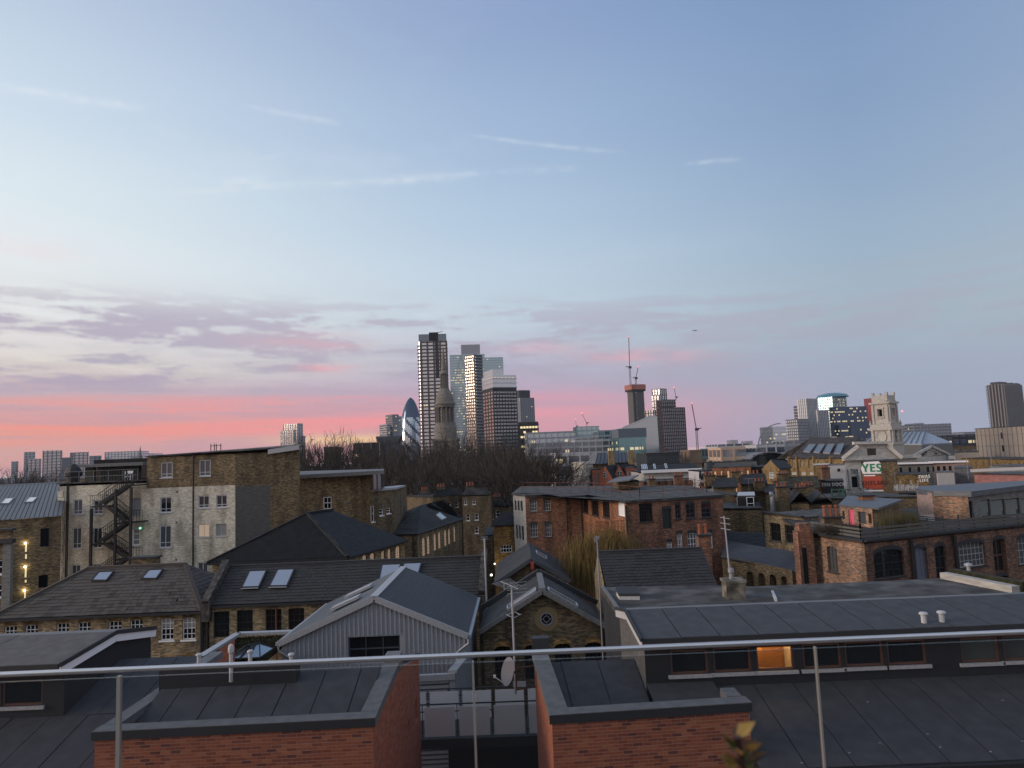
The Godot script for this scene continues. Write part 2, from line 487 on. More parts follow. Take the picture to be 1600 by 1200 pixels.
func window(root: Node, o: Vector3, u: Vector3, nn: Vector3, w: float, h: float, style: String, called := "window"):
	var s: Dictionary = STYLES[style]
	var r: float = s.r
	var b: float = s.b
	var y := Vector3.UP
	var p := o - nn * r
	var f := MB.new()
	f.obox(p - nn * 0.05, u * b, y * h, nn * 0.05)
	f.obox(p - nn * 0.05 + u * (w - b), u * b, y * h, nn * 0.05)
	f.obox(p - nn * 0.05 + u * b, u * (w - 2 * b), y * b, nn * 0.05)
	f.obox(p - nn * 0.05 + u * b + y * (h - b), u * (w - 2 * b), y * b, nn * 0.05)
	var thin := b * 0.6
	for i in range(1, s.nx):
		f.obox(p - nn * 0.045 + u * (w * i / s.nx - thin * 0.5) + y * b, u * thin, y * (h - 2 * b), nn * 0.03)
	for i in range(1, s.ny):
		var k := 1.5 if s.ny % 2 == 0 and i * 2 == s.ny else 1.0
		f.obox(p - nn * 0.048 + u * b + y * (h * i / s.ny - thin * 0.5), u * (w - 2 * b), y * thin * k, nn * 0.04)
	if s.has("low"):
		f.obox(p - nn * 0.048 + u * b + y * (h * s.low), u * (w - 2 * b), y * thin, nn * 0.04)
	var fr := part(root, called, f, mats[s.f])
	var g := MB.new()
	var q := p - nn * 0.04 + u * b * 0.5 + y * b * 0.5
	g.quad(q, q + u * (w - b), q + u * (w - b) + y * (h - b), q + y * (h - b))
	part(fr, "pane", g, mats[s.g])
	if s.has("blind"):
		var bl := MB.new()
		var e: Vector3 = p - nn * 0.036 + u * b + y * (h * (1.0 - s.blind))
		bl.quad(e, e + u * (w - 2 * b), e + u * (w - 2 * b) + y * (h * s.blind - b), e + y * (h * s.blind - b))
		part(fr, "blind", bl, mats["glass_blind"])
	if s.has("sill"):
		var si := MB.new()
		si.obox(o - u * 0.08 - y * 0.09 - nn * 0.05, u * (w + 0.16), y * 0.087, nn * 0.12)
		part(fr, "sill", si, mats[s.sill])
	if s.has("lintel"):
		var l := MB.new()
		var ah: float = s.get("arch", 0.0) * h
		var steps := 8
		for i in steps:
			var x0 := w * i / steps
			var x1 := w * (i + 1) / steps
			var z0 := arc(x0 / w) * ah
			var z1 := arc(x1 / w) * ah
			var t := 0.24
			var a := o + nn * 0.012 + u * x0 + y * (h - ah + z0)
			var bb := o + nn * 0.012 + u * x1 + y * (h - ah + z1)
			l.quad(a, bb, bb + y * t, a + y * t)
		part(fr, "lintel", l, mats[s.lintel])

func arc(x: float) -> float:
	return sqrt(maxf(0.0, 1.0 - pow(2.0 * x - 1.0, 2.0)))

# upright wall between two top corners, seen from outside a left, b right; openings [along, height, width, tall, style]
func wall(root: Node, a: Vector3, b: Vector3, y0: float, m: String, opens := [], called := "wall", apex = null) -> MeshInstance3D:
	var g := MB.new()
	var u := flat(b) - flat(a)
	var length := u.length()
	u = u.normalized()
	var nn := u.cross(Vector3.UP)
	var top := minf(a.y, b.y)
	var xs := [0.0, length]
	var ys := [y0, top]
	for o in opens:
		xs.append_array([clampf(o[0], 0, length), clampf(o[0] + o[2], 0, length)])
		ys.append_array([clampf(o[1], y0, top), clampf(o[1] + o[3], y0, top)])
	xs.sort()
	ys.sort()
	var base := flat(a)
	for j in ys.size() - 1:
		if ys[j + 1] - ys[j] < 0.001:
			continue
		var start := -1.0
		var stop := 0.0
		for i in xs.size():
			var solid := false
			if i < xs.size() - 1 and xs[i + 1] - xs[i] >= 0.001:
				solid = true
				var cx: float = (xs[i] + xs[i + 1]) * 0.5
				var cy: float = (ys[j] + ys[j + 1]) * 0.5
				for o in opens:
					if cx > o[0] and cx < o[0] + o[2] and cy > o[1] and cy < o[1] + o[3]:
						solid = false
						break
			elif i < xs.size() - 1:
				continue
			if solid:
				if start < 0:
					start = xs[i]
				stop = xs[i + 1]
			elif start >= 0:
				var p := base + u * start
				var q := base + u * stop
				g.quad(flat(p, ys[j]), flat(q, ys[j]), flat(q, ys[j + 1]), flat(p, ys[j + 1]))
				start = -1.0
	if apex != null:
		g.tri(flat(a, top), flat(b, top), apex)
	elif absf(a.y - b.y) > 0.002:
		g.tri(flat(a, top), flat(b, top), a if a.y > b.y else b)
	for o in opens:
		var s: Dictionary = STYLES[o[4] if o.size() > 4 else "sash"]
		var r: float = s.r + 0.04
		var p: Vector3 = base + u * o[0] + Vector3.UP * o[1]
		var w: float = o[2]
		var h: float = o[3]
		var y := Vector3.UP * h
		var back := nn * r
		g.quad(p, p - back, p - back + y, p + y)
		g.quad(p + u * w - back, p + u * w, p + u * w + y, p + u * w - back + y)
		g.quad(p, p + u * w, p + u * w - back, p - back)
		g.quad(p + y - back, p + u * w + y - back, p + u * w + y, p + y)
		if s.has("arch"):
			var ah: float = s.arch * h
			for i in 10:
				var x0 := w * i / 10.0
				var x1 := w * (i + 1) / 10.0
				var e0: Vector3 = p + u * x0 + Vector3.UP * (h - ah + arc(x0 / w) * ah)
				var e1: Vector3 = p + u * x1 + Vector3.UP * (h - ah + arc(x1 / w) * ah)
				g.quad(e0, e1, p + u * x1 + y, p + u * x0 + y)
				g.quad(e1, e0, e0 - back, e1 - back)
	var wm := part(root, called, g, mats[m])
	for o in opens:
		if o.size() > 4 and STYLES[o[4]].has("void"):
			continue
		window(root, base + u * o[0] + Vector3.UP * o[1], u, nn, o[2], o[3], o[4] if o.size() > 4 else "sash")
	return wm

# slab of a roof: corners anticlockwise seen from above, thickness downwards
func slab(root: Node, called: String, pts: Array, thick: float, m: String, label := "") -> MeshInstance3D:
	var g := MB.new()
	var dn := Vector3.DOWN * thick
	var k := pts.size()
	if k == 4:
		g.quad(pts[0], pts[1], pts[2], pts[3])
		g.quad(pts[3] + dn, pts[2] + dn, pts[1] + dn, pts[0] + dn)
	else:
		for i in range(1, k - 1):
			g.tri(pts[0], pts[i], pts[i + 1])
			g.tri(pts[0] + dn, pts[i + 1] + dn, pts[i] + dn)
	for i in k:
		var a: Vector3 = pts[i]
		var b: Vector3 = pts[(i + 1) % k]
		g.quad(a + dn, b + dn, b, a)
	return part(root, called, g, mats[m], label)

# lapped slates on the plane a, b (eaves) up to c, d (ridge)
var lichen: FastNoiseLite

func slates(root: Node, a: Vector3, b: Vector3, c: Vector3, d: Vector3, w: float, h: float, m: String, vary := 0.3, pale := 0.0, called := "slates"):
	if lichen == null:
		lichen = FastNoiseLite.new()
		lichen.frequency = 0.35
		lichen.fractal_octaves = 3
	var nn := (c - a).cross(d - b).normalized()
	var under := MB.new()
	var sink := nn * 0.09
	under.quad(a - sink, b - sink, c - sink, d - sink)
	part(root, "roof_deck", under, mats["underslate"])
	var g := MB.new()
	var rows := int(((d + c) * 0.5 - (a + b) * 0.5).length() / h)
	for j in rows:
		var f0 := float(j) / rows
		var f1 := minf(1.0, (j + 1.12) / rows)
		var l0 := a.lerp(d, f0)
		var r0 := b.lerp(c, f0)
		var l1 := a.lerp(d, f1)
		var r1 := b.lerp(c, f1)
		var k := maxi(1, int((r0 - l0).length() / w))
		var shift := 0.5 if j % 2 else 0.0
		for i in range(-1, k + 1):
			var e0 := clampf((i + shift + 0.02) / k, 0, 1)
			var e1 := clampf((i + shift + 0.98) / k, 0, 1)
			if e1 - e0 < 0.0005:
				continue
			var f := 1.0 + rng.randf_range(-vary, vary)
			if pale > 0 and rng.randf() < pale:
				f *= 1.55
			g.col = Color(f, f * rng.randf_range(0.96, 1.03), f * rng.randf_range(0.94, 1.05))
			var spot := l0.lerp(r0, e0)
			f = 1.0 + lichen.get_noise_3dv(spot) * vary * 1.3
			g.col = Color(g.col.r * f, g.col.g * f, g.col.b * f * 0.98)
			var sag := nn * (-absf(lichen.get_noise_3dv(spot * 0.35)) * 0.08)
			var lift := nn * rng.randf_range(0.022, 0.045) + sag
			if rng.randf() < 0.012:
				lift += (l0 - l1) * rng.randf_range(0.15, 0.5)
			var p0 := l0.lerp(r0, e0) + lift
			var p1 := l0.lerp(r0, e1) + lift
			var q0 := l1.lerp(r1, e0) + nn * 0.008 + sag
			var q1 := l1.lerp(r1, e1) + nn * 0.008 + sag
			g.quad(p0, p1, q1, q0)
			g.quad(p0 - nn * .03, p1 - nn * .03, p1, p0)
	part(root, called, g, mats[m], "", true)

# ridge or hip capping
func cap(root: Node, called: String, a: Vector3, b: Vector3, w: float, m: String):
	var g := MB.new()
	g.bar(a, b, w, w * 0.5)
	part(root, called, g, mats[m])

# felt or metal sheets side by side with sunk joints; a-b lower edge, d-c upper edge
func sheets(root: Node, a: Vector3, b: Vector3, c: Vector3, d: Vector3, cuts: Array, m: String, gap := 0.02, called := "roof_panel"):
	var nn := (c - a).cross(d - b).normalized()
	var under := MB.new()
	under.quad(a - nn * 0.012, b - nn * 0.012, c - nn * 0.012, d - nn * 0.012)
	part(root, "roof_deck", under, mats["underslate"])
	var w := (b - a).length()
	for i in cuts.size() - 1:
		var f0: float = cuts[i] + gap * 0.5 / w
		var f1: float = cuts[i + 1] - gap * 0.5 / w
		var g := MB.new()
		var lift := nn * (0.004 + 0.006 * (i % 2))
		var p := [a.lerp(b, f0) + lift, a.lerp(b, f1) + lift, d.lerp(c, f1) + lift, d.lerp(c, f0) + lift]
		g.quad(p[0], p[1], p[2], p[3])
		for k in 4:
			g.quad(p[k] - nn * 0.02, p[(k + 1) % 4] - nn * 0.02, p[(k + 1) % 4], p[k])
		part(root, called, g, mats[m])

func even(k: int) -> Array:
	var o := []
	for i in k + 1:
		o.append(float(i) / k)
	return o

# simple flat-topped block from its near top corners, going back along the view
func block(root: Node, a: Vector3, b: Vector3, depth: float, y0: float, m: String, opens := [], roof := "roof_mid", side := "", left_opens := [], right_opens := []):
	var u := (flat(b) - flat(a)).normalized()
	var back := -(u.cross(Vector3.UP)) * depth
	var s := m if side == "" else side
	wall(root, a, b, y0, m, opens)
	wall(root, a + back, a, y0, s, left_opens)
	wall(root, b, b + back, y0, s, right_opens)
	wall(root, b + back, a + back, y0, s)
	slab(root, "roof", [a + Vector3(0, .003, 0), b + Vector3(0, .003, 0), b + back + Vector3(0, .003, 0), a + back + Vector3(0, .003, 0)], 0.15, roof)

func rail_run(root: Node, pts: Array, h: float, step: float, m: String, levels := 2, thick := 0.04):
	for i in pts.size() - 1:
		var a: Vector3 = pts[i]
		var b: Vector3 = pts[i + 1]
		var k := maxi(1, int((b - a).length() / step))
		for j in k + 1:
			var g := MB.new()
			g.box(a.lerp(b, float(j) / k) + Vector3.UP * h * 0.5, Vector3(thick, h, thick))
			part(root, "post", g, mats[m])
		for l in levels:
			var g := MB.new()
			var y := Vector3.UP * h * (l + 1.0) / levels
			g.bar(a + y, b + y, thick, thick)
			part(root, "rail", g, mats[m])


# ---- camera, sky, light
func set_the_light():
	var cam := Camera3D.new()
	cam.name = "camera"
	cam.position = Vector3(0, 17, 0)
	cam.basis = Basis(Vector3.RIGHT, 0.099) * Basis(Vector3.BACK, -0.04)
	cam.fov = 56.83
	cam.near = 0.05
	cam.far = 9000.0
	var lens := CameraAttributesPhysical.new()
	lens.frustum_focal_length = 22.18
	lens.frustum_focus_distance = 60.0
	lens.frustum_near = 0.05
	lens.frustum_far = 9000.0
	lens.exposure_aperture = 5.8
	cam.attributes = lens
	add_child(cam)
	cam.current = true
	var e := Environment.new()
	e.background_mode = Environment.BG_SKY
	e.tonemap_mode = Environment.TONE_MAPPER_LINEAR
	e.tonemap_exposure = 1.1
	e.sdfgi_enabled = true
	e.ssao_enabled = true
	e.ssil_enabled = true
	e.fog_enabled = true
	e.fog_density = 0.00006
	e.fog_light_color = Color(0.76, 0.84, 0.92)
	var sky := Sky.new()
	var pan := PanoramaSkyMaterial.new()
	pan.panorama = ImageTexture.create_from_image(dawn())
	sky.sky_material = pan
	e.sky = sky
	var we := WorldEnvironment.new()
	we.name = "world_environment"
	we.environment = e
	add_child(we)
	var sun := DirectionalLight3D.new()
	sun.name = "sun"
	sun.light_energy = 0.62
	sun.light_color = Color(1.0, 0.90, 0.82)
	sun.light_angular_distance = 24.0
	sun.shadow_enabled = true
	add_child(sun)
	sun.rotation = Vector3(deg_to_rad(-14), deg_to_rad(-80), 0)

const ELS := [0.0, 1.5, 3.0, 4.2, 5.5, 7.0, 9.0, 11.5, 14.5, 19.0, 25.0, 34.0, 60.0, 90.0]
const AZS := [-180.0, -115.0, -75.0, -37.0, 0.0, 27.0, 110.0, 180.0]
# colours of the air as the eye sees them, one row for each height, one entry for each bearing of AZS between the first and the last
const AIR := [
	[[226, 186, 172], [242, 165, 140], [210, 152, 148], [200, 140, 160], [158, 162, 182], [192, 182, 188]],
	[[225, 189, 176], [248, 175, 142], [214, 160, 150], [212, 148, 160], [158, 163, 183], [191, 183, 189]],
	[[224, 193, 181], [255, 178, 142], [238, 152, 132], [226, 152, 161], [157, 164, 184], [191, 183, 189]],
	[[224, 196, 184], [252, 186, 152], [222, 160, 155], [205, 156, 172], [157, 166, 185], [190, 184, 190]],
	[[223, 199, 188], [250, 200, 168], [203, 176, 180], [182, 164, 184], [157, 169, 186], [190, 184, 190]],
	[[222, 202, 192], [248, 222, 190], [220, 210, 198], [178, 172, 190], [158, 174, 187], [189, 185, 191]],
	[[219, 204, 197], [244, 226, 206], [218, 212, 210], [183, 190, 203], [160, 176, 188], [188, 186, 192]],
	[[216, 206, 202], [240, 234, 222], [223, 224, 223], [189, 204, 216], [157, 176, 191], [187, 186, 192]],
	[[211, 209, 208], [236, 238, 236], [227, 233, 235], [186, 204, 220], [150, 172, 193], [184, 185, 193]],
	[[205, 206, 210], [226, 234, 240], [216, 228, 234], [172, 194, 216], [139, 163, 191], [181, 184, 194]],
	[[196, 202, 212], [208, 222, 236], [197, 213, 228], [156, 179, 208], [128, 153, 187], [176, 182, 196]],
	[[180, 190, 207], [182, 202, 224], [172, 189, 212], [137, 158, 195], [114, 141, 181], [168, 176, 195]],
	[[160, 171, 194], [150, 170, 205], [147, 163, 194], [131, 151, 188], [117, 141, 179], [156, 167, 192]],
	[[152, 164, 190], [152, 164, 190], [158, 165, 186], [150, 164, 182], [150, 164, 182], [152, 164, 190]],
]

var bank: FastNoiseLite
var wisp: FastNoiseLite
var wisps_at := [
	[[Vector2(-37.92, 24.73), Vector2(-27.12, 25.17)], 0.9, 0.42], [[Vector2(-21.04, 26.35), Vector2(-12.91, 25.69)], 0.55, 0.30], [[Vector2(-3.718, 25.31), Vector2(10.57, 23.06)], 0.45, 0.30],
	[[Vector2(-27.06, 19.61), Vector2(-15.01, 21.48)], 0.75, 0.34], [[Vector2(-16, 21.28), Vector2(-0.891, 22.41)], 0.85, 0.40], [[Vector2(-1.426, 22.42), Vector2(6.58, 22.3)], 0.7, 0.2], [[Vector2(14.08, 21.78), Vector2(19.5, 21.48)], 0.45, 0.25], [[Vector2(-22.66, 20.89), Vector2(-18.92, 21.4)], 1.1, 0.42],
	[[Vector2(-19.87, 22.81), Vector2(-17.94, 23.06)], 0.4, 0.2], [[Vector2(-28.17, 24.01), Vector2(-24.48, 23.7)], 0.9, 0.18]]
var pinks_at := [[[Vector2(-15.66, 9.388), Vector2(-15.17, 9.39)][0], 5.0, 0.7, 0.38], [[Vector2(-14.81, 7.296), Vector2(-14.76, 7.296)][0], 2.4, 0.35, 0.6], [[Vector2(10.79, 7.408), Vector2(10.84, 7.404)][0], 4.2, 0.55, 0.65], [[Vector2(2.719, 8.424), Vector2(2.771, 8.422)][0], 3.5, 0.5, 0.4], [[Vector2(-35.54, 14.99), Vector2(-35.5, 14.99)][0], 3.5, 0.9, 0.2]]

func to_lin(x: float) -> float:
	return pow(x / 255.0, 2.2)

# linear colours of a stretch of the sky between two bearings and from a height down to the horizon
func air(w: int, h: int, az0: float, az1: float, top: float, low: float) -> Image:
	var data := PackedFloat32Array()
	data.resize(w * h * 3)
	var at := 0
	for j in h:
		var el := top + (low - top) * (j + 0.5) / h
		var e := clampf(el, 0.0, 89.9)
		var k := 0
		while ELS[k + 1] < e:
			k += 1
		var f: float = (e - ELS[k]) / (ELS[k + 1] - ELS[k])
		f = f * f * (3.0 - 2.0 * f) * 0.4 + f * 0.6
		var row := []
		for i in 6:
			var p: Array = AIR[k][i]
			var q: Array = AIR[k + 1][i]
			row.append(Vector3(to_lin(lerpf(p[0], q[0], f)), to_lin(lerpf(p[1], q[1], f)), to_lin(lerpf(p[2], q[2], f))))
		var behind: Vector3 = (row[0] + row[5]) * 0.5
		row.push_front(behind)
		row.append(behind)
		var low_band := smoothstep(4.8, 6.4, e) * (1.0 - smoothstep(10.5, 13.5, e))
		var pink_band := smoothstep(1.2, 2.6, e) * (1.0 - smoothstep(4.4, 6.0, e))
		var dusk_band := 1.0 - smoothstep(6.0, 8.5, e)
		for i in w:
			var az := az0 + (az1 - az0) * (i + 0.5) / w
			var s := 0
			while AZS[s + 1] < az:
				s += 1
			var g: float = (az - AZS[s]) / (AZS[s + 1] - AZS[s])
			g = g * g * (3.0 - 2.0 * g) * 0.3 + g * 0.7
			var c: Vector3 = row[s].lerp(row[s + 1], g)
			if e < 40.0 and el > -0.5 and absf(az) < 150.0:
				var lean := e + az * 0.018
				var side := clampf((40.0 - az) / 70.0, 0.12, 1.0)
				if low_band > 0.0:
					var d := bank.get_noise_2d(az * 2.6, lean * 22.0 + 40.0)
					var broad := bank.get_noise_2d(az * 0.9 + 120.0, lean * 8.0)
					var fine := wisp.get_noise_2d(az * 9.0, lean * 46.0)
					var a := smoothstep(-0.12, 0.24, d + broad * 0.5 + fine * 0.55) * low_band
					c = c.lerp(Vector3(0.40, 0.35, 0.445) * (1.0 + 0.10 * side), a * (0.22 + 0.62 * side))
					var b := smoothstep(0.05, 0.4, -d - broad * .4 + fine * 0.3) * low_band * side
					c = c.lerp(c * 1.10, b)
				if dusk_band > 0.0:
					var d2 := bank.get_noise_2d(az * 1.5 + 300.0, lean * 30.0)
					var a2 := smoothstep(-0.02, 0.22, d2 + 0.3 * wisp.get_noise_2d(az * 5.0 + 90.0, lean * 52.0)) * pink_band
					var warm := clampf((12.0 - az) / 45.0, 0.0, 1.0)
					c = c.lerp(Vector3(0.98, lerpf(0.30, 0.285, warm), lerpf(0.38, 0.21, warm)), a2 * 0.46 * clampf((13.0 - az) / 24.0, 0.0, 1.0))
					var a3 := smoothstep(0.0, 0.35, -d2) * dusk_band
					c = c.lerp(Vector3(0.46, 0.32, 0.40), a3 * 0.35 * clampf((22.0 - az) / 40.0, 0.0, 1.0))
				# a gap of yellow light low down
				var gx := (az + 13.0) / 5.5
				var gy := (lean - 1.45) / 0.42
				c = c.lerp(Vector3(0.98, 0.66, 0.30), 0.75 * exp(-gx * gx - gy * gy))
				for p in pinks_at:
					var px: float = (az - p[0].x) / p[1]
					var py: float = (e - p[0].y + (az - p[0].x) * 0.03) / p[2]
					if absf(px) < 2.5 and absf(py) < 2.5:
						c = c.lerp(Vector3(0.95, 0.40, 0.42), p[3] * exp(-px * px - py * py) * (0.55 + 0.9 * wisp.get_noise_2d(az * 6.0, e * 26.0)))
				if e > 15.0:
					for p in wisps_at:
						var a0: Vector2 = p[0][0]
						var b0: Vector2 = p[0][1]
						var len2 := (b0 - a0).length_squared()
						var q := Vector2(az, e)
						var tt := clampf((q - a0).dot(b0 - a0) / len2, 0.0, 1.0)
						var dist := (q - a0.lerp(b0, tt)).length()
						var wide: float = p[1] * 0.62 * (0.4 + 1.2 * tt * (1.3 - tt))
						if dist < wide * 2.0:
							var nz := 0.62 + 1.0 * wisp.get_noise_2d(az * 26.0, e * 42.0) + 0.5 * wisp.get_noise_2d(az * 5.0, e * 9.0)
							var ends := minf(1.0, minf(tt, 1.0 - tt) * 6.0)
							c = c.lerp(Vector3(0.74, 0.79, 0.84), clampf(p[2] * 0.95 * exp(-pow(dist / wide * 1.6, 2.0)) * nz * ends, 0.0, 0.8))
					var hi := smoothstep(0.1, 0.5, wisp.get_noise_2d(az * 0.9 + 50.0, e * 3.2)) * (1.0 - smoothstep(22.0, 38.0, e)) * clampf((30.0 - az) / 60.0, 0.0, 1.0)
					c = c.lerp(Vector3(0.72, 0.76, 0.82), hi * 0.16)
			data[at] = c.x
			data[at + 1] = c.y
			data[at + 2] = c.z
			at += 3
	return Image.create_from_data(w, h, false, Image.FORMAT_RGBF, data.to_byte_array())

func dawn() -> Image:
	bank = FastNoiseLite.new()
	bank.seed = 21
	bank.frequency = 0.028
	bank.fractal_octaves = 7
	bank.fractal_gain = 0.56
	bank.domain_warp_enabled = true
	bank.domain_warp_amplitude = 12.0
	bank.domain_warp_frequency = 0.03
	wisp = FastNoiseLite.new()
	wisp.seed = 4
	wisp.frequency = 0.03
	wisp.fractal_octaves = 6
	wisp.fractal_gain = 0.6
	var all := air(1024, 512, -180.0, 180.0, 90.0, -90.0)
	all.resize(4096, 2048, Image.INTERPOLATE_BILINEAR)
	var front := air(1024, 444, -45.0, 45.0, 38.0, -1.023)
	all.blit_rect(front, Rect2i(0, 0, 1024, 444), Vector2i(1536, 592))
	# straight ahead (-z) is the picture's seam
	var turned := Image.create(4096, 2048, false, Image.FORMAT_RGBF)
	turned.blit_rect(all, Rect2i(2048, 0, 2048, 2048), Vector2i.ZERO)
	turned.blit_rect(all, Rect2i(0, 0, 2048, 2048), Vector2i(2048, 0))
	return turned


# ---- the terrace and the modern building just below it

func brick_face(root: Node, a: Vector3, b: Vector3, top: float, courses: int, single: int):
	# bricks one by one in the upper courses, the rest joined
	var u := (flat(b) - flat(a)).normalized()
	var nn := u.cross(Vector3.UP)
	var length := (flat(b) - flat(a)).length()
	var shapes := []
	for k in 4:
		var g := MB.new()
		g.obox(Vector3.ZERO, u * 0.212, Vector3.UP * 0.061, nn * 0.02)
		var me := g.mesh(Vector3.ZERO)
		me.surface_set_material(0, mats[["brick_a", "brick_b", "brick_c", "brick_d"][k]])
		shapes.append(me)
	var rest := MB.new()
	var back := MB.new()
	var o := flat(a, 0) - nn * 0.004
	back.quad(o, o + u * length, o + u * length + Vector3.UP * top, o + Vector3.UP * top)
	part(root, "mortar_bed", back, mats["mortar"])
	for row in courses:
		var y := top - 0.075 * (row + 1) + 0.005
		var x := 0.0 if row % 2 else -0.11
		while x < length - 0.03:
			var x0 := maxf(x, 0.0)
			var w := minf(x + 0.215, length) - x0
			if w > 0.02:
				var p := flat(a, y) + u * x0 - nn * (0.018 + rng.randf() * 0.003)
				if row < single and w > 0.2:
					var m := MeshInstance3D.new()
					m.name = "brick"
					var pick := rng.randf()
					m.mesh = shapes[0 if pick < 0.46 else 1 if pick < 0.74 else 2 if pick < 0.93 else 3]
					root.add_child(m, true)
					m.position = p - origin[root]
				else:
					rest.obox(p, u * (w - .003), Vector3.UP * 0.061, nn * 0.02)
			x += 0.225
	part(root, "lower_bricks", rest, mats["brick_a"], "", true)

func terrace():
	# glass balustrade with a brushed rail
	var a := Vector3(-2.601, 16.25, -2.764)
	var b := Vector3(2.55, 16.25, -2.797)
	var t := thing("glass_balustrade", "frameless clear glass balustrade with slim brushed steel handrail along the terrace", "balustrade", flat(a.lerp(b, 0.5), 15.15))
	var r := MB.new()
	var pts := []
	for i in 9:
		pts.append(a.lerp(b, i / 8.0))
	var prof := 14
	var rad := []
	for i in 9:
		rad.append(0.0098)
	r.tube(pts, rad, prof)
	part(t, "handrail", r, mats["steel"])
	var cuts := [-1.046, 1.08, 2.411, 3.708, 5.928]
	var u := (b - a).normalized()
	for i in 4:
		var g := MB.new()
		var w: float = cuts[i + 1] - cuts[i] - 0.012
		g.obox(a + u * (cuts[i] + 0.006) - Vector3.UP * 1.02, u * w, Vector3.UP * 0.995, u.cross(Vector3.UP) * 0.012)
		part(t, "glass_panel", g, mats["clear_glass"])
	for i in [1, 2, 3]:
		var g := MB.new()
		var thick := 0.014 if i == 1 else 0.007
		g.obox(a + u * (cuts[i] - thick * 0.5) - Vector3.UP * 1.02, u * thick, Vector3.UP * 1.0, u.cross(Vector3.UP) * 0.016)
		part(t, "post", g, mats["seam_metal"])
	var fl := MB.new()
	fl.obox(flat(a, 15.05) + Vector3(-6, 0, -0.12), Vector3(16, 0, -0.2), Vector3(0, 0.1, 0), Vector3(0, 0, 6))
	var own := thing("terrace_building", "building under the terrace with a dark coping below the balustrade", "building", Vector3(0, 0, 2))
	part(own, "terrace_floor", fl, mats["coping"])
	var bd := MB.new()
	bd.box(Vector3(0, 7.5, 3.2), Vector3(15.6, 15.04, 11.0))
	part(own, "wall", bd, mats["old_red_brick"])
	bd = MB.new()
	bd.box(Vector3(0, 17.1, 6.1), Vector3(15.4, 4.0, 5.0))
	part(own, "penthouse", bd, mats["dark_cladding"])
	# a potted twig just inside the glass
	var s := thing("shrub_tip", "yellow-green leafy twig poking up in front of the glass, out of focus", "plant", Vector3(0.171, 16.67, -0.62))
	var st := MB.new()
	st.tube([Vector3(0.171, 16.67, -0.62), Vector3(0.178, 16.72, -0.62), Vector3(0.175, 16.76, -0.615)], [0.006, 0.005, 0.0035], 6)
	part(s, "stem", st, mats["brown_door"])
	rng.seed = 77
	var tip := Vector3(0.176, 16.76, -0.615)
	for i in 15:
		var lf := MB.new()
		var f := i / 14.0
		var base := tip + Vector3(rng.randf_range(-.005, .005), -0.03 * f - 0.004, rng.randf_range(-.005, .005))
		var ang := i * 2.4
		var out := Vector3(cos(ang), 0.8 - f * 0.5, sin(ang)).normalized()
		var size := rng.randf_range(0.015, 0.024)
		var side := out.cross(Vector3(0.3, 1, 0.2)).normalized() * size * 0.33
		var nn := out.cross(side).normalized() * size * 0.12
		lf.quad(base, base + out * size * 0.5 + side - nn, base + out * size, base + out * size * 0.5 + nn)
		lf.quad(base, base + out * size * 0.5 + nn, base + out * size, base + out * size * 0.5 - side - nn)
		part(s, "leaf", lf, mats[["leaf_gold", "leaf_green", "leaf_brown"][i % 3]])

func mushroom_vent(at: Vector3, h: float, r: float, label: String):
	var v := thing("roof_vent", label, "vent", at, "capped pale vent pipes on the roofs")
	var g := MB.new()
	g.tube([at, at + Vector3.UP * h * 0.82], [r * 0.62, r * 0.62], 14)
	part(v, "pipe", g, mats["dull_white"])
	var c := MB.new()
	c.lathe(at, [Vector2(r * 0.75, h * 0.74), Vector2(r, h * 0.78), Vector2(r, h * 0.86), Vector2(r * 0.8, h * 0.95), Vector2(0.0, h)], 16)
	part(v, "cap", c, mats["dull_white"])

func coping_run(root: Node, pts: Array, w: float, h: float, m := "coping", called := "coping"):
	for i in pts.size() - 1:
		var g := MB.new()
		g.bar(pts[i] + Vector3.UP * h * 0.5, pts[i + 1] + Vector3.UP * h * 0.5, w, h)
		part(root, called, g, mats[m])

